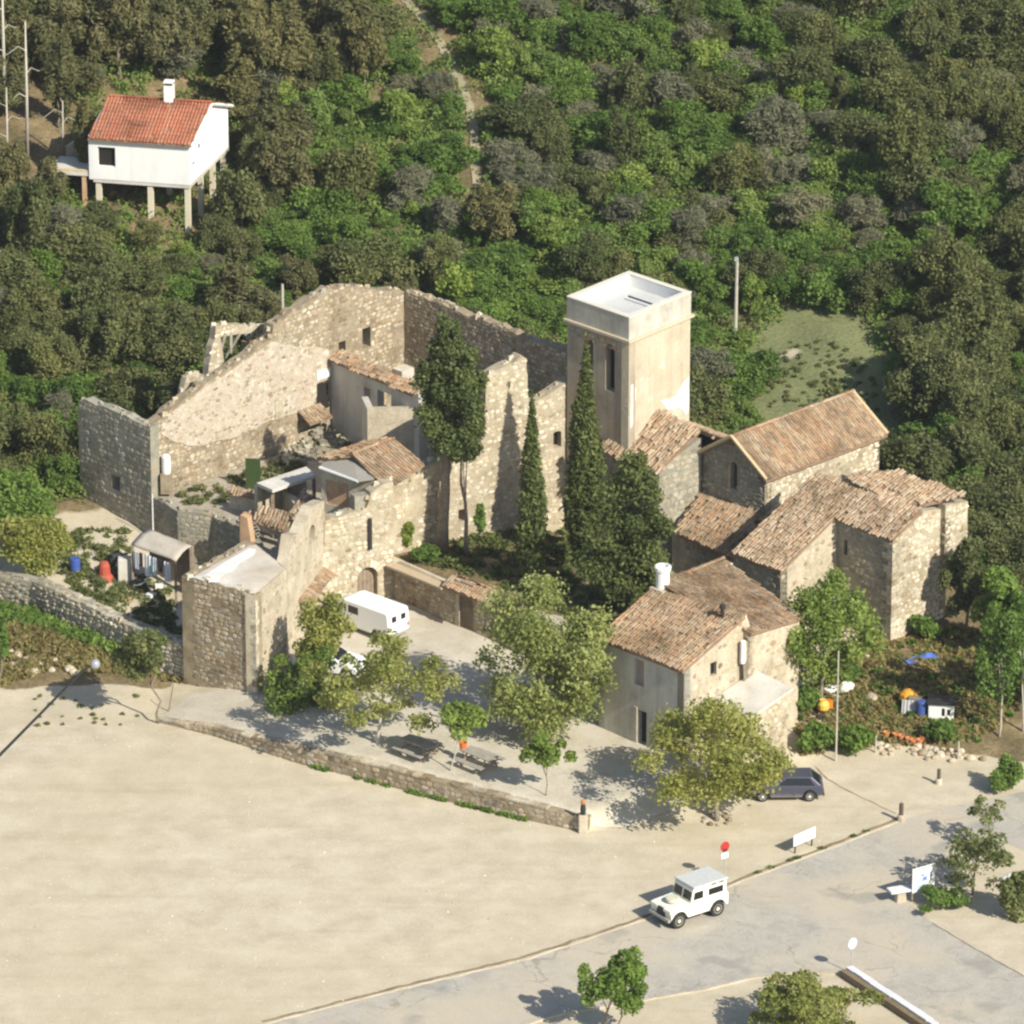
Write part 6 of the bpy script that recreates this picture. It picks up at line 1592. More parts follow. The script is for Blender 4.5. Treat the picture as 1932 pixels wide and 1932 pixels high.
for s in (-1, 1):
    vs = [(.425, s * .06, 1.18), (.425, s * .64, 1.18), (.335, s * .64, 1.60), (.335, s * .06, 1.60)]; vs2 = [(x - .05, y, z - .005) for x, y, z in vs]
    MB().add(vs + vs2, [(0, 1, 2, 3), (7, 6, 5, 4), (0, 1, 5, 4), (1, 2, 6, 5), (2, 3, 7, 6), (3, 0, 4, 7)]).build('windscreen', M_GLASS, t)
    MB().box(.95, 1.68, s * .50 - .27, s * .50 + .27, .86, 1.0).build('wing_top', CREAM, t)
    MB().lathe([(.10, 0), (.10, .05)], (1.62, s * .55, .82), 10, axis='x').build('headlight', plain('lamp_glass', (.6, .6, .55), .2), t)
    MB().box(-1.735, -1.70, s * .55 - .12, s * .55 + .12, 1.2, 1.5).build('rear_window', M_GLASS, t)
    for xx in (wb, -wb): wheel(t, xx, s * .66, r, .22, CREAM_RIM, s)
MB().box(1.60, 1.66, -.30, .30, .55, .98).build('grille', M_DARK, t)
MB().box(1.66, 1.78, -.76, .76, .46, .60).build('bumper', plain('bumper_grey', (.35, .34, .30), .6), t)
MB().lathe([(.30, 0), (.34, .04), (.34, .18), (.28, .2)], (.95, 0, 1.09), 16).build('spare_wheel', CREAM_RIM, t)
MB().box(-1.6, 1.5, -.55, .55, .36, .52).build('chassis', M_DARK, t)

# ---- white van by the arched door
WHITE_P = carpaint('white_van_paint', (.82, .83, .82))
rearm = (P(736, 1216, .95) + P(777, 1197, .95)) / 2
hd = math.radians(138); hv = Vector((math.cos(hd), math.sin(hd), 0)); mid = rearm + hv * 2.15; mid.z = Hz(mid.x, mid.y) + .035
t = thing('panel_van', 'white panel van with two rear door windows parked before the arched door', 'van', mid, hd)
t.scale = (.93, .95, .81)
r = .32; wb = 1.25
body = [(-2.15, .40), (-2.15, 1.25), (-2.08, 1.95), (-1.9, 2.02), (1.15, 2.02), (1.45, 1.92), (2.02, 1.20), (2.15, 1.05), (2.15, .42), (wb + .45, .38)] + [(wb + .38 * math.cos(a), .34 + .38 * math.sin(a)) for a in [math.pi * i / 6 for i in range(1, 6)]] + [(wb - .42, .34), (-wb + .42, .34)] + [(-wb + .38 * math.cos(a), .34 + .38 * math.sin(a)) for a in [math.pi * i / 6 for i in range(1, 6)]] + [(-wb - .42, .38)]
bevel(MB().prism(body, -.84, .84, 0, .5, 'y').build('body', WHITE_P, t), .15, 4)
side_panes(t, [[(1.0, 1.22), (1.75, 1.22), (1.38, 1.75), (1.0, 1.75)], [(.1, 1.25), (.85, 1.25), (.85, 1.75), (.1, 1.75)]], .84, M_GLASS, 'window', .006)
for s in (-1, 1):
    MB().box(-2.175, -2.05, s * .36 - .16, s * .36 + .16, 1.34, 1.70).build('rear_window', M_GLASS, t)
    MB().box(-2.165, -2.10, s * .72 - .05, s * .72 + .05, .75, 1.0).build('tail_light', plain('red_lamp', (.4, .03, .02), .3), t)
    for xx in (wb, -wb): wheel(t, xx, s * .74, r, .2, plain('steel_rim', (.5, .5, .48), .5), s)
vs = [(1.56, -.7, 1.82), (1.56, .7, 1.82), (2.02, .74, 1.22), (2.02, -.74, 1.22)]; vs2 = [(x - .05, y, z - .03) for x, y, z in vs]
MB().add([(x + .02, y, z + .015) for x, y, z in vs] + vs2, [(0, 1, 2, 3), (7, 6, 5, 4), (0, 1, 5, 4), (1, 2, 6, 5), (2, 3, 7, 6), (3, 0, 4, 7)]).build('windscreen', M_GLASS, t)
MB().box(-2.24, -2.12, -.82, .82, .40, .54).build('bumper', plain('bumper_grey', (.35, .34, .30), .6), t)

# ---- hatchbacks
def hatch(name, label, mid, hd, paint, rim, L=3.75, W=1.58, Ht=1.36):
    t = thing(name, label, 'car', mid, hd); h = L / 2; r = .29; wb = 1.2
    low = [(-h, .38), (-h, .72), (-h + .08, .86), (.75, .90), (h - .25, .76), (h, .62), (h, .36), (wb + .4, .30)] + [(wb + .35 * math.cos(a), .31 + .35 * math.sin(a)) for a in [math.pi * i / 6 for i in range(1, 6)]] + [(wb - .38, .26), (-wb + .38, .26)] + [(-wb + .35 * math.cos(a), .31 + .35 * math.sin(a)) for a in [math.pi * i / 6 for i in range(1, 6)]] + [(-wb - .38, .30)]
    bevel(MB().prism(low, -W / 2, W / 2, 0, .5, 'y').build('body', paint, t), .05, 3)
    # tapered cabin
    b0 = [(-h + .10, .85), (.82, .87)]; tp = [(-h + .62, Ht), (.05, Ht)]
    vs = [(b0[0][0], -W / 2 + .04, b0[0][1]), (b0[1][0], -W / 2 + .04, b0[1][1]), (b0[1][0], W / 2 - .04, b0[1][1]), (b0[0][0], W / 2 - .04, b0[0][1]),
          (tp[0][0], -W / 2 + .18, Ht), (tp[1][0], -W / 2 + .18, Ht), (tp[1][0], W / 2 - .18, Ht), (tp[0][0], W / 2 - .18, Ht)]
    fs = [(3, 2, 1, 0), (4, 5, 6, 7), (0, 1, 5, 4), (1, 2, 6, 5), (2, 3, 7, 6), (3, 0, 4, 7)]
    bevel(MB().add(vs, fs).build('cabin', paint, t), .04, 2)
    def glass(ids, nm, m0=.10, m1=.86, e=.1):
        a, b, c, d = [Vector(vs[i]) for i in ids]; n = (b - a).cross(d - a).normalized(); cen = (a + b + c + d) / 4
        if n.dot(cen - Vector((-.4, 0, 1.0))) < 0: n = -n
        lo0, lo1 = a.lerp(d, m0), b.lerp(c, m0); hi0, hi1 = a.lerp(d, m1), b.lerp(c, m1)
        qd = [lo0.lerp(lo1, e), lo0.lerp(lo1, 1 - e), hi0.lerp(hi1, 1 - e), hi0.lerp(hi1, e)]
        MB().add([p + n * .008 for p in qd] + [p - n * .03 for p in qd], [(0, 1, 2, 3), (7, 6, 5, 4), (0, 1, 5, 4), (1, 2, 6, 5), (2, 3, 7, 6), (3, 0, 4, 7)]).build(nm, M_GLASS, t)
    glass((0, 1, 5, 4), 'window', e=.12); glass((3, 2, 6, 7), 'window', e=.12); glass((1, 2, 6, 5), 'windscreen', e=.06); glass((0, 3, 7, 4), 'rear_window', e=.1)
    for s in (-1, 1):
        for xx in (wb, -wb): wheel(t, xx, s * (W / 2 - .10), r, .17, rim, s)
        MB().box(h - .04, h + .012, s * .52 - .16, s * .52 + .16, .52, .64).build('headlight', plain('lamp_glass', (.6, .6, .55), .2), t)
        MB().box(-h - .012, -h + .04, s * .60 - .12, s * .60 + .12, .55, .72).build('tail_light', plain('red_lamp', (.4, .03, .02), .3), t)
    MB().box(-h - .05, -h + .04, -W / 2 + .03, W / 2 - .03, .32, .46).build('bumper', M_DARK, t); MB().box(h - .04, h + .05, -W / 2 + .03, W / 2 - .03, .30, .44).build('bumper', M_DARK, t)
    return t
a = P(1442, 1514, 0); b2 = P(1524, 1513, 0); mid = (a + b2) / 2 + Vector((0, .72, 0)); mid.z = Hz(mid.x, mid.y) + .012
_h = hatch('hatchback_car', 'dark blue hatchback with pale wheels half under the yellow-green tree', mid, math.radians(181), carpaint('dark_blue_paint', (.045, .05, .08), .4), plain('pale_rim', (.72, .68, .6), .6), 3.8, 1.55, 1.32); _h.scale = (.95, .95, .95)
mid = P(622, 1262, .95); mid.z = Hz(mid.x, mid.y) + .03
hatch('hatchback_car', 'small white car hidden among the shrubs near the bastion', mid, math.radians(-22), carpaint('white_car_paint', (.80, .82, .82), .35), plain('steel_rim', (.5, .5, .48), .5), 3.6, 1.5, 1.34)

# ================================================================== street furniture and signs
def pole(name, label, cat, uv, h, r, mat, z=None, lean=(0, 0), group=None):
    p = G(*uv); t = thing(name, label, cat, p, 0, group); MB().tube([(0, 0, -.15), (lean[0] * h, lean[1] * h, h)], [r, r * .85], 8).build('pole', mat, t); return t
M_STEEL = plain('galvanised_steel', (.45, .46, .47), .45, .3)
t = pole('road_sign', 'red and white round road sign on thin post behind the off-road car', 'sign', (1366, 1664), 2.05, .025, M_STEEL)
def disc(t, nm, z, r, mat, y=-.03, sc=1.0, rz=math.radians(52)):
    o = MB().lathe([(r, -.012), (r, .012)], (0, 0, 0), 20, axis='y').build(nm, mat, t); o.location = (math.sin(rz) * -y * 0 + math.cos(rz - math.pi / 2) * .04, math.sin(rz - math.pi / 2) * .04, z); o.rotation_euler = (0, 0, rz); return o
M_RED = plain('sign_red', (.42, .035, .025), .5); M_SIGNW = plain('sign_white', (.8, .8, .78), .5)
disc(t, 'sign_disc', 1.86, .26, M_RED, rz=math.radians(35)); 
o = MB().box(-.20, .20, -.01, .01, -.14, .14).build('sign_plate', M_SIGNW, t); o.location = (.02, -.04, 1.40); o.rotation_euler = (0, 0, math.radians(35))
o = MB().box(-.12, .12, -.025, -.012, -.05, .05).build('sign_bar', M_DARK, t); o.location = (.03, -.045, 1.70); o.rotation_euler = (0, 0, math.radians(35))
t = pole('road_sign', 'pale blue round road sign at the tip of the white-capped wall', 'sign', (1606, 1836), 1.75, .028, M_STEEL)
disc(t, 'sign_disc', 1.52, .25, plain('sign_pale_blue', (.55, .62, .68), .4), rz=math.radians(40)); disc(t, 'sign_rim', 1.52, .27, M_SIGNW, rz=math.radians(40)).location.y += .012
# white roadside panel on two legs
a, b2 = P(1498, 1612, 0), P(1536, 1595, 0)
t = thing('roadside_sign', 'blank white panel on two short legs at the forecourt edge', 'sign', a, math.atan2(b2.y - a.y, b2.x - a.x)); L = (b2 - a).length
MB().box(-.05, L + .05, -.02, .02, .42, .98).build('panel', M_SIGNW, t)
for x in (.12, L - .12): MB().box(x - .03, x + .03, .022, .07, -.1, .95).build('leg', M_DARK, t)
# information board
c0 = P(1741, 1697, 0)
t = thing('information_board', 'blue and white information board standing in a bush by the road', 'sign', c0, math.radians(33))
MB().box(-.64, .64, -.03, .03, .50, 1.72).build('board', M_SIGNW, t)
for x in (-.58, .58): MB().box(x - .04, x + .04, .035, .11, -.1, 1.72).build('leg', M_WOOD, t)
BL1 = plain('print_blue', (.16, .24, .50), .5); BL2 = plain('print_pale_blue', (.45, .55, .72), .5); GR1 = plain('print_green', (.28, .45, .38), .5); DK = plain('print_dark', (.08, .09, .16), .5)
for i, (x0, x1, z0, z1, m_) in enumerate([(-.60, .60, 1.62, 1.70, GR1), (-.58, -.02, .92, 1.18, BL2), (-.58, .2, .62, .88, BL2), (-.56, -.15, 1.26, 1.5, BL2), (-.35, -.02, .54, .74, BL1), (.1, .3, .6, .76, BL1), (.36, .46, .95, 1.35, DK), (-.05, .2, .98, 1.2, BL1), (.35, .55, .58, .7, BL2), (-.15, .05, 1.25, 1.35, BL1)]):
    MB().box(x0, x1, -.036 - .001 * (i % 3), -.031, z0, z1).build('print_patch', m_, t)
# stone slab table next to it
c0 = P(1697, 1700, 0)
t = thing('stone_table', 'pale stone slab on a rough pedestal beside the information board', 'table', c0, math.radians(20))
bevel(MB().box(-.55, .55, -.32, .32, .55, .66).build('slab', surf('pale_slab', [(.66, .65, .6), (.74, .73, .68)], 2, 9), t), .03)
bevel(MB().prism([(-.22, -.05), (.3, -.05), (.24, .55), (-.18, .55)], -.2, .2, 0, .5, 'y').build('pedestal', M_KERB, t), .05)
# low roadside wall with white cap
a, b2 = P(1597, 1840, 0), P(1760, 1948, 0)
t = thing('capped_wall', 'low roadside wall painted dark for its shaded side, with whitewashed capping beside the branch road', 'wall', a, 0)
d = (b2 - a).normalized(); L = (b2 - a).length; ang = math.atan2(d.y, d.x)
MB().box(0, L, -.34, .0, -.2, .34, 0, .5, Matrix.Translation(a) @ Matrix.Rotation(ang, 4, 'Z')).build('wall', surf('brown_wall_shade', [(.16, .12, .07), (.24, .19, .12)], 1.5, 9), t, world=True)  # dark brown body: shade of its side put into the colour
s = 0; R = random.Random(3)
while s < L:
    w = R.uniform(.5, .9)
    MB().box(s + .01, min(L, s + w) - .01, -.02 - R.uniform(0, .04), .30 + R.uniform(0, .04), .30, .42 + R.uniform(-.02, .03), 0, .5, Matrix.Translation(a) @ Matrix.Rotation(ang, 4, 'Z')).build('cap_slab', surf('whitewash', [(.56, .56, .56), (.74, .74, .73)], .9, 7, bstr=.2), t, world=True)
    s += w
# bollards
def stone_post(label, uv, h, w, name='stone_bollard'):
    p = G(*uv); t = thing(name, label, 'bollard', p)
    bevel(MB().lathe([(w * .8, -.1), (w * .75, h * .3), (w * .55, h * .36)], (0, 0, 0), 8).build('base', M_KERB, t), .03)
    MB().lathe([(w * .42, h * .3), (w * .42, h * .96), (w * .3, h)], (0, 0, 0), 10).build('post', plain('rusted_post', (.10, .075, .055), .8), t)
stone_post('dark iron bollard on a pale stone foot where the kerb ends', (1700, 1549), .95, .26)
stone_post('short weathered bollard on a stone foot near the rock bank', (1771, 1479), .8, .22)
p = G(1100, 1570); t = thing('gate_pillar', 'rough stone pillar with dark iron top at the low wall end', 'pillar', p)
bevel(MB().box(-.22, .22, -.2, .2, -.1, .95).build('pillar', M_KERB, t), .05)
MB().lathe([(.12, .95), (.14, 1.25), (.10, 1.5)], (0, 0, 0), 8).build('iron_post', M_DARK, t)
MB().lathe([(.10, 1.5), (.13, 1.6), (.05, 1.72)], (0, 0, 0), 8).build('finial', plain('terracotta', (.42, .18, .07), .8), t)
# picnic tables
def picnic(label, uv, rz):
    p = G(*uv); t = thing('picnic_table', label, 'table', p, rz, None)
    for i in range(4): MB().box(-.95, .95, -.38 + i * .195, -.38 + i * .195 + .18, .70, .745).build('table_plank', M_WOODG, t)
    for s in (-1, 1):
        for k in range(2): MB().box(-.95, .95, s * .78 - .16 + k * .165, s * .78 - .16 + k * .165 + .15, .41, .45).build('seat_plank', M_WOODG, t)
        MB().box(s * .62 - .04, s * .62 + .04, -.80, .80, .36, .41).build('crossbeam', M_WOOD, t)
        for q_ in (-1, 1): MB().tube([(s * .62, q_ * .62, -.05), (s * .62, q_ * .22, .70)], [.05, .05], 6).build('leg', M_WOOD, t)
picnic('weathered picnic table in the shade of the thin see-through tree', (790, 1425), math.radians(-42))
picnic('weathered picnic table between the round-headed and the sparse young tree', (905, 1447), math.radians(-44))
# orange bin
t = pole('litter_bin', 'orange litter bin on a post under the small round-headed tree', 'bin', (874, 1432), 1.05, .03, M_STEEL)
MB().lathe([(.15, .55), (.20, .98), (.21, 1.0), (.17, 1.0), (.14, .62)], (.0, -.2, 0), 14).build('bucket', plain('orange_plastic', (.62, .15, .03), .5), t)
# street lamp on a slanting pole
f0 = P(-60, 1478, 0); top = Vector(((168 - 966) / F * math.dist((f0.x, f0.y, 5), (0, 0, CAMH)), f0.y, zat(f0.y, 1258)))
t = thing('street_lamp', 'round grey globe lamp on a long slanting dark pole', 'lamp', f0)
d = top - f0
MB().tube([(0, 0, -.2), d * .98], [.085, .06], 8).build('pole', M_DARK, t)
MB().tube([d * .97, d + Vector((.28, -.05, .12))], [.05, .04], 8).build('bracket', M_DARK, t)
prof = [(.24 * math.sin(math.pi * i / 8) + .01, -.24 * math.cos(math.pi * i / 8)) for i in range(9)]
o = MB().lathe(prof, (0, 0, 0), 16).build('globe', plain('smoked_globe', (.30, .31, .34), .15, 0, .8), t, smooth=True); o.location = d + Vector((.42, -.08, .18))
# utility poles in the wood
b_ = G(1387, 640); t = thing('utility_pole', 'bare pale utility pole rising from the wood beyond the tower', 'pole', b_); MB().tube([(0, 0, -.3), (.05, 0, zat(b_.y, 486) - b_.z)], [.12, .08], 8).build('pole', M_BARKP, t); MB().box(-.10, .12, -.1, .1, zat(b_.y, 492) - b_.z, zat(b_.y, 486) - b_.z).build('pole_cap', M_STEEL, t)
sP = f2.p(f2.sz(571, 580)[0], 0, -1.6); b_ = Vector((sP.x, sP.y, Hz(sP.x, sP.y))); t = thing('utility_pole', 'short pale pole showing above the sloping ruin wall', 'pole', b_); MB().tube([(0, 0, -.3), (0, 0, zat(b_.y, 536) - b_.z)], [.09, .07], 8).build('pole', M_BARKP, t)
b_ = G(1577, 1436); t = thing('wooden_pole', 'tall thin wooden pole at the hedge along the garden', 'pole', b_); MB().tube([(0, 0, -.3), (.02, 0, zat(b_.y, 1228) - b_.z)], [.05, .035], 8).build('pole', M_BARKP, t)
for i, (u, v, h, lb_) in enumerate([(1808, 1432, .95, 'pale fence post at the rock bank end'), (1652, 1420, .9, 'fence post above the rock bank near the hedge'), (1889, 1180, 1.0, 'white marker post among the bushes beside the stone block')]):
    t = pole('fence_post', lb_, 'post', (u, v), h, .05, M_SIGNW if i == 2 else M_BARKP)

# ================================================================== garden things
def rock_mesh(seed, name='rock'):
    rng = random.Random(seed); bm = bmesh.new(); bmesh.ops.create_icosphere(bm, subdivisions=2, radius=1)
    for v in bm.verts: v.co *= rng.uniform(.82, 1.08); v.co.z *= .75
    me = bpy.data.meshes.new(name); bm.to_mesh(me); bm.free(); return me
ROCKS = [rock_mesh(i) for i in range(4)]
for m_ in ROCKS: m_.materials.append(SM['warm'][1])
def rock(p, s, label, group, mat=None, name='rock', sz=(1, 1, 1), k=None):
    me = ROCKS[random.randrange(4) if k is None else k]
    if mat: me = me.copy(); me.materials[0] = mat
    o = bpy.data.objects.new(name, me); COL.objects.link(o); k_ = PR.random(); o.color = (k_, k_, k_, 1); o.location = (p[0], p[1], p[2] + s * .22 * sz[2]); o.scale = (s * sz[0], s * sz[1], s * sz[2]); o.rotation_euler = (0, 0, random.uniform(0, 6))
    tag(o, label, 'rock', group); return o
random.seed(12)
for i in range(44):
    f_ = random.random(); u = 1655 + 200 * f_; v = 1410 + 22 * f_ + random.uniform(-10, 14)
    rock(G(u, v), random.uniform(.10, .26), 'loose pale rock in the low bank along the sandy forecourt', 'rocks of the bank by the forecourt')
for i in range(30):
    u = random.uniform(20, 150); v = 1225 + random.uniform(0, 42) + (u - 20) * .1
    rock(G(u, v), random.uniform(.10, .28), 'tumbled rock on the bank below the dry stone wall', 'rocks fallen below the dry stone wall')
for i in range(9):
    a = i / 9 * 6.28; p = G(1352, 1548); rock((p.x + .62 * math.cos(a), p.y + .55 * math.sin(a), p.z), random.uniform(.12, .2), 'edging stone around the yellow-green tree trunk', 'stones ringing the yellow-green tree')
for i in range(16):
    u = random.uniform(1585, 1680); v = 1212 + random.uniform(-4, 40)
    rock(G(u, v), random.uniform(.08, .22), 'pale rubble stone on the slope below the stone block', 'rubble below the stone block')
M_BOULD = surf('white_boulder', [(.68, .65, .56), (.78, .76, .69)], 1.5, 8, bstr=.4)
rock(G(1567, 1305), .44, 'smaller white boulder beside the garden pole', None, M_BOULD, 'boulder', (1.1, .8, .8), 1)
rock(G(1597, 1304), .55, 'larger rounded white boulder in the garden', None, M_BOULD, 'boulder', (1, .8, .95), 2)
rock(G(1645, 1318), .40, 'flat beige boulder next to the white ones', None, M_MORTAR['pale'], 'boulder', (1.2, .8, .7), 0)
# blue tarp
p = G(1738, 1245); t = thing('blue_tarp', 'crumpled blue tarpaulin lying in the garden grass', 'tarp', p, math.radians(25)); mb = MB(); n = 10; R = random.Random(4)
hgt = [[max(.03, .22 * math.exp(-((i - 7) ** 2 + (k - 5) ** 2) / 8) + R.uniform(0, .10)) for k in range(n + 1)] for i in range(n + 1)]
for i in range(n + 1):
    for k in range(n + 1): mb.v.append(((i / n - .5) * 1.7, (k / n - .5) * (.5 + .8 * i / n), hgt[i][k]))
for i in range(n):
    for k in range(n): mb.f.append([i * (n + 1) + k, (i + 1) * (n + 1) + k, (i + 1) * (n + 1) + k + 1, i * (n + 1) + k + 1]); mb.m.append(0); mb.t.append(.5)
mb.build('sheet', plain('blue_tarp', (.08, .15, .48), .45), t)
# white hut with junk
p = G(1776, 1352); t = thing('white_hut', 'little white hut with dark roof in the garden shade', 'hut', p, math.radians(-8))
bevel(MB().box(-.62, .62, -.45, .45, -.05, .85).build('wall', M_WHITE, t), .02); MB().box(-.7, .7, -.55, .55, .85, .93).build('roof', M_DARK, t); MB().box(.05, .2, -.462, -.44, .25, .65).build('hatch', M_GLASS, t); MB().box(.32, .48, -.462, -.44, .3, .6).build('hatch', M_GLASS, t)
def barrel(label, uv, r, h, col, nm, rz=0):
    p = G(*uv); t = thing('barrel', label, 'barrel', p); m_ = plain(nm, col, .45)
    MB().lathe([(r * .92, -.02), (r, .03), (r, h * .3), (r * 1.04, h * .33), (r, h * .36), (r, h * .64), (r * 1.04, h * .67), (r, h * .7), (r, h * .97), (r * .94, h)], (0, 0, 0), 16).build('drum', m_, t)
    MB().lathe([(r * .85, h), (r * .85, h + .012)], (0, 0, 0), 16).build('lid', m_, t)
barrel('blue barrel against the little white hut', (1738, 1352), .26, .85, (.05, .09, .28), 'barrel_blue')
barrel('blue barrel standing in the left garden behind the dry stone wall', (142, 1080), .27, .8, (.05, .10, .34), 'barrel_blue2')
p = G(1716, 1348); t = thing('corrugated_sheets', 'grey corrugated sheets propped beside the blue barrel', 'sheets', p, math.radians(-12)); mb = MB(); n = 18
for i in range(n + 1):
    for z, y in ((-.03, -.12), (.72, .15)): mb.v.append(((i / n - .5) * .8, y + .02 * math.sin(i * 1.6), z))
for i in range(n): mb.f.append([2 * i, 2 * i + 2, 2 * i + 3, 2 * i + 1]); mb.m.append(0); mb.t.append(.5)
mb.build('sheet', plain('corrugated_grey', (.36, .37, .36), .5), t); MB().box(-.1, .55, .2, .6, -.05, .8).build('crate', M_WOOD, t)
p = G(1714, 1332); t = thing('orange_cover', 'orange plastic cover heaped behind the corrugated sheets', 'cover', p); o = MB().lathe([(.5, 0), (.45, .25), (.25, .42), (.05, .48)], (0, .2, .35), 9).build('cover', plain('orange_cover', (.62, .30, .03), .5), t); MB().box(-.3, .3, 0, .4, -.05, .4).build('pallet', M_WOOD, t)
p = G(1553, 1352); t = thing('cement_mixer', 'small orange and yellow cement mixer by the annex shed', 'mixer', p, math.radians(30))
MB().lathe([(.12, .3), (.30, .45), (.30, .7), (.18, .9), (.19, .92), (.15, .9)], (0, 0, 0), 12).build('drum', plain('mixer_yellow', (.70, .45, .08), .5), t); MB().tube([(-.4, 0, .0), (-.05, 0, .55), (.4, .1, .0)], [.03, .03, .03], 6).build('stand', plain('mixer_orange', (.60, .16, .02), .5), t); MB().box(.25, .5, -.1, .2, .4, .8).build('motor_box', plain('mixer_orange', (.60, .16, .02), .5), t)
for s in (-1, 1): MB().lathe([(.16, -.03), (.16, .03)], (-.35, s * .25, .14), 12, axis='y').build('wheel', M_TYRE, t)
M_POT = plain('terracotta_pot', (.50, .20, .08), .8)
for i, (u, v) in enumerate([(1690, 1395), (1700, 1398), (1714, 1403), (1722, 1406), (1735, 1406), (1742, 1400), (1672, 1392)]):
    p = G(u, v); o = MB().lathe([(.10, 0), (.16, .28), (.18, .29), (.18, .34), (.14, .34), (.12, .26)], (0, 0, 0), 12).build('flower_pot', M_POT, None); o.location = p; tag(o, 'terracotta pot in the row above the rock bank', 'pot', 'terracotta pots above the rock bank')
# white litter on the verge
random.seed(3)
for i, (u, v, s) in enumerate([(1898, 1662, .28), (1912, 1672, .24), (1908, 1655, .2)]): rock(G(u, v), s, 'crumpled white sack dumped on the verge', 'white sacks on the verge', plain('sack_white', (.78, .78, .76), .6), 'white_sack', (1.2, .9, .8), i)
# ---- left garden
t = thing('garden_shed', 'open garden shed with pale sagging roof and laundry under it', 'shed', P(300, 1085, 1.2))
zs = 3.0
rp = [P(247, 1027, zs), P(282, 998, zs + .25), P(362, 1030, zs + .15), P(332, 1058, zs - .1)]
n = 8; mb = MB()
for i in range(n + 1):
    for k in range(n + 1):
        p = rp[0].lerp(rp[3], i / n).lerp(rp[1].lerp(rp[2], i / n), k / n); mb.v.append((p.x, p.y, p.z + .16 * math.sin(math.pi * k / n) + random.uniform(-.02, .02)))
for i in range(n):
    for k in range(n): mb.f.append([i * (n + 1) + k, (i + 1) * (n + 1) + k, (i + 1) * (n + 1) + k + 1, i * (n + 1) + k + 1]); mb.m.append(0); mb.t.append(.5)
o = mb.build('roof', surf('shed_felt', [(.34, .30, .24), (.46, .41, .34), (.52, .47, .39)], 1.2, 8), t, world=True, smooth=True); so = o.modifiers.new('s', 'SOLIDIFY'); so.thickness = .08; so.offset = -1
for p in rp: MB().box(-.06, .06, -.06, .06, Hz(p.x, p.y) - .1, p.z - .02, 0, .5, Matrix.Translation((p.x, p.y, 0)) @ Matrix.Translation(((rp[0].x + rp[2].x) / 2 * .04 - p.x * .04, 0, 0))).build('post', M_WOOD, t, world=True)
a, b2 = rp[1].xy, rp[2].xy
wall(t, a, b2, [(0, zs + .15), ((b2 - a).length, zs + .1)], .8, .15, 'warm', mat=M_WOOD, px=False, stones=False, name='back_wall')
M_CLOTH = plain('laundry_white', (.74, .76, .80), .8); M_CLOTH2 = plain('laundry_teal', (.18, .42, .38), .8); M_CLOTH3 = plain('laundry_dark', (.07, .07, .09), .8)
for i, (f_, w, h, m_) in enumerate([(.06, .35, 1.0, M_CLOTH), (.18, .25, .8, M_CLOTH3), (.30, .5, 1.2, M_CLOTH), (.48, .3, 1.0, M_CLOTH), (.62, .25, .7, M_CLOTH3), (.74, .42, 1.1, M_CLOTH), (.42, .2, .45, M_CLOTH2)]):
    p = rp[0].lerp(rp[3], f_) - Vector((0, .05 + (.06 if i == 6 else 0), 0)); d = (rp[3] - rp[0]); d.z = 0; d.normalize(); mb = MB(); n = 8
    for k in range(n + 1):
        for z in (0, 1): q_ = p + d * (w * k / n) + Vector((0, .05 * math.sin(k * 1.7 + i), -.25 - h * z - (.5 if i == 6 else 0))); mb.v.append(tuple(q_))
    for k in range(n): mb.f.append([2 * k, 2 * k + 2, 2 * k + 3, 2 * k + 1]); mb.m.append(0); mb.t.append(.5)
    c_ = thing('hung_cloth', ['white sheet hung at the shed corner', 'dark cloth hung next to the first white sheet', 'broad white sheet with folds under the shed roof', 'narrow white cloth in the shed middle', 'short dark cloth under the shed roof', 'long white cloth at the shed right end', 'small teal cloth in front of the broad white sheet'][i], 'cloth', p); mb.build('cloth', m_, c_, world=True)
t = thing('white_hut_wall', 'low whitewashed block beside the garden shed', 'block', P(236, 1080, 1.2)); p = P(236, 1080, 1.2); bevel(MB().box(-.35, .35, -.3, .3, -.6, .85).build('block', M_CONC, t), .04)
p = G(197, 1092); t = thing('play_cover', 'orange-red cone-shaped plastic cover in the left garden', 'cover', p); mb = MB().lathe([(.55, -.05), (.50, .12), (.34, .30), (.30, .75), (.22, .95), (.08, 1.0)], (0, 0, 0), 11).build('cover', plain('red_plastic', (.40, .085, .05), .6), t)
p = G(347, 1112); t = thing('orange_pot', 'orange pot at the foot of the garden shrub near the bastion', 'pot', p); MB().lathe([(.13, -.02), (.22, .38), (.24, .40), (.18, .4)], (0, 0, 0), 12).build('pot', M_POT, t)
def ring_wheel(t, c, r, ang):
    vs = MB(); k = 18; pts = [(c[0] + r * math.cos(i * 2 * math.pi / k) * math.cos(ang), c[1] + r * math.cos(i * 2 * math.pi / k) * math.sin(ang), c[2] + r * math.sin(i * 2 * math.pi / k)) for i in range(k + 1)]
    vs.tube(pts, [.035] * (k + 1), 6, cap=False); return vs.build('wheel', M_TYRE, t)
p = G(268, 1118); t = thing('old_moped', 'old white moped among scrap in front of the garden shed', 'moped', p); an = math.radians(-35)
ca, sa = math.cos(an), math.sin(an)
for s in (-.55, .55): ring_wheel(t, (s * ca, s * sa, .27), .27, an)
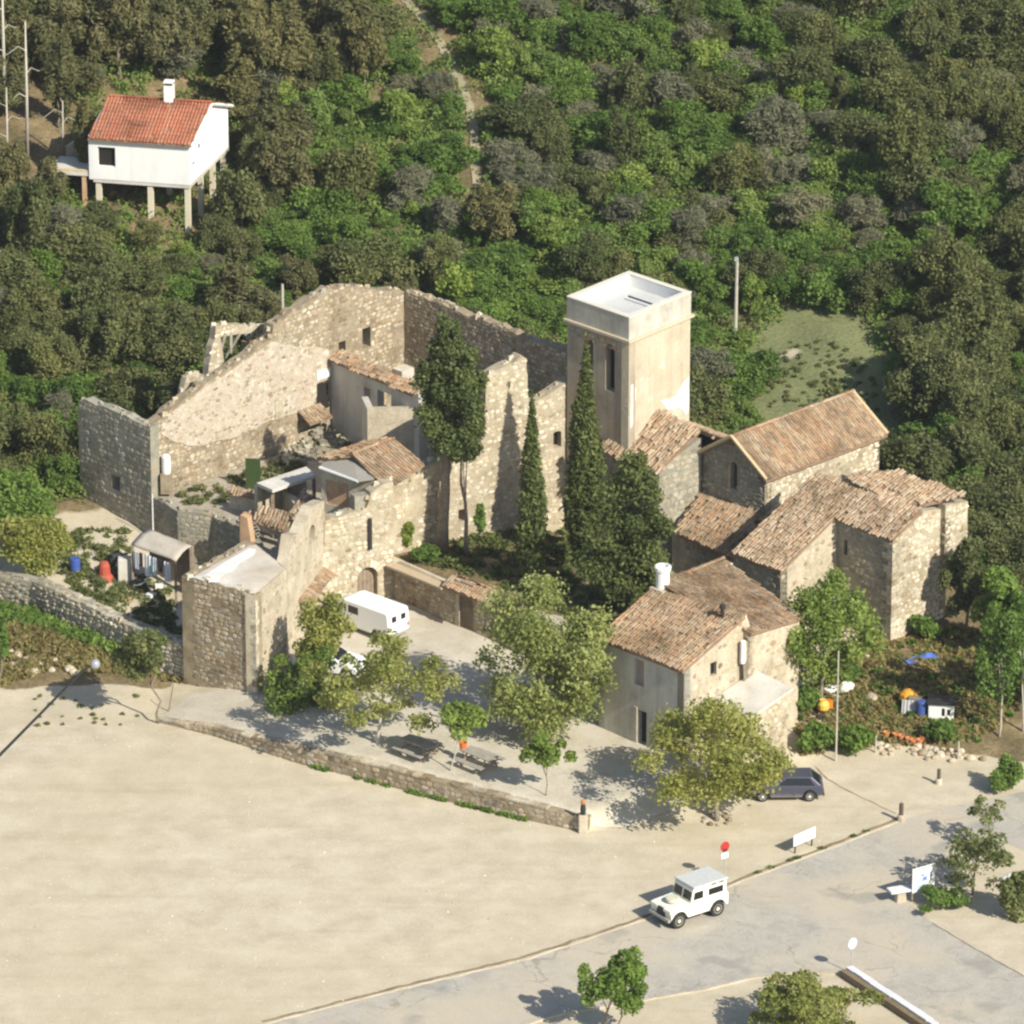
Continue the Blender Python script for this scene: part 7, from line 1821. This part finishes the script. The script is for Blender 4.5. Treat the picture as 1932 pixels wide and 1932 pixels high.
MB().tube([(-.55 * ca, -.55 * sa, .27), (-.1 * ca, -.1 * sa, .45), (.35 * ca, .35 * sa, .75), (.55 * ca, .55 * sa, .27)], [.05, .06, .04, .03], 6).build('frame', plain('moped_white', (.7, .7, .7), .4), t); MB().box(-.45, .0, -.1, .1, .55, .68, 0, .5, Matrix.Rotation(an, 4, 'Z')).build('seat', M_DARK, t); MB().tube([(.35 * ca + .2 * sa, .35 * sa - .2 * ca, .88), (.35 * ca - .2 * sa, .35 * sa + .2 * ca, .88)], [.02, .02], 6).build('handlebar', M_STEEL, t)
sc_items = [(285, 1128, .18, 'white'), (300, 1110, .16, 'white'), (318, 1118, .14, 'cream'), (250, 1100, .2, 'grey'), (239, 1135, .16, 'brick'), (278, 1100, .13, 'dark')]
for i, (u, v, s, c_) in enumerate(sc_items):
    p = G(u, v); t = thing('scrap_box', {'white': 'white scrap box by the old moped', 'cream': 'cream scrap bucket box beside the garden shrub', 'grey': 'grey scrap crate at the shed corner', 'brick': 'brick-red scrap crate on the garden path', 'dark': 'dark scrap crate behind the moped'}[c_] + (' nearer the shed posts' if (i == 1) else ''), 'crate', p, random.uniform(0, 3))
    m_ = {'white': M_WHITE, 'cream': M_KERB, 'grey': M_CONC, 'brick': M_BRICK, 'dark': M_DARK}[c_]
    mb = MB().box(-s * 1.3, s * 1.3, -s, s, -.03, s * 1.3); bevel(mb.build('box', m_, t), .02); MB().box(-s * 1.35, s * 1.35, -s * 1.05, s * 1.05, s * 1.3, s * 1.42).build('lid', m_, t)
# white tank and antenna pole on the ruin corner
p = f2.p(f2.sz(303, 890)[0], zat(C0.y, 893), .45); t = thing('water_tank', 'white upright water tank against the great ruin wall', 'tank', p); MB().lathe([(.22, -.1), (.24, 0), (.24, .85), (.16, .95), (.06, .97)], (0, 0, 0), 14).build('tank', M_WHITE, t, smooth=False); MB().box(-.3, .3, -.25, .4, -1.2, -.08).build('stand', M_MORTAR['warm'], t)
p = P(289, 992, 1.6); t = thing('antenna_pole', 'thin white pole standing at the ruin corner', 'pole', p); MB().tube([(0, -.2, -.4), (0, -.2, 1.9)], [.035, .03], 6).build('pole', M_SIGNW, t)

# ================================================================== thin summer haze
hz = MB().box(-90, 90, -30, 440, -3, 150).build('haze', None, None)
hz.data.materials.clear(); m = bpy.data.materials.new('haze_air'); m.use_nodes = True; nt = m.node_tree; nt.nodes.clear()
out = nt.nodes.new('ShaderNodeOutputMaterial'); pv = nt.nodes.new('ShaderNodeVolumePrincipled'); pv.inputs['Color'].default_value = (.93, .95, 1, 1); pv.inputs['Density'].default_value = .00009; pv.inputs['Anisotropy'].default_value = .2
nt.links.new(pv.outputs[0], out.inputs['Volume']); hz.data.materials.append(m); tag(hz, 'thin pale haze in the air over the whole valley', 'haze', kind='stuff')
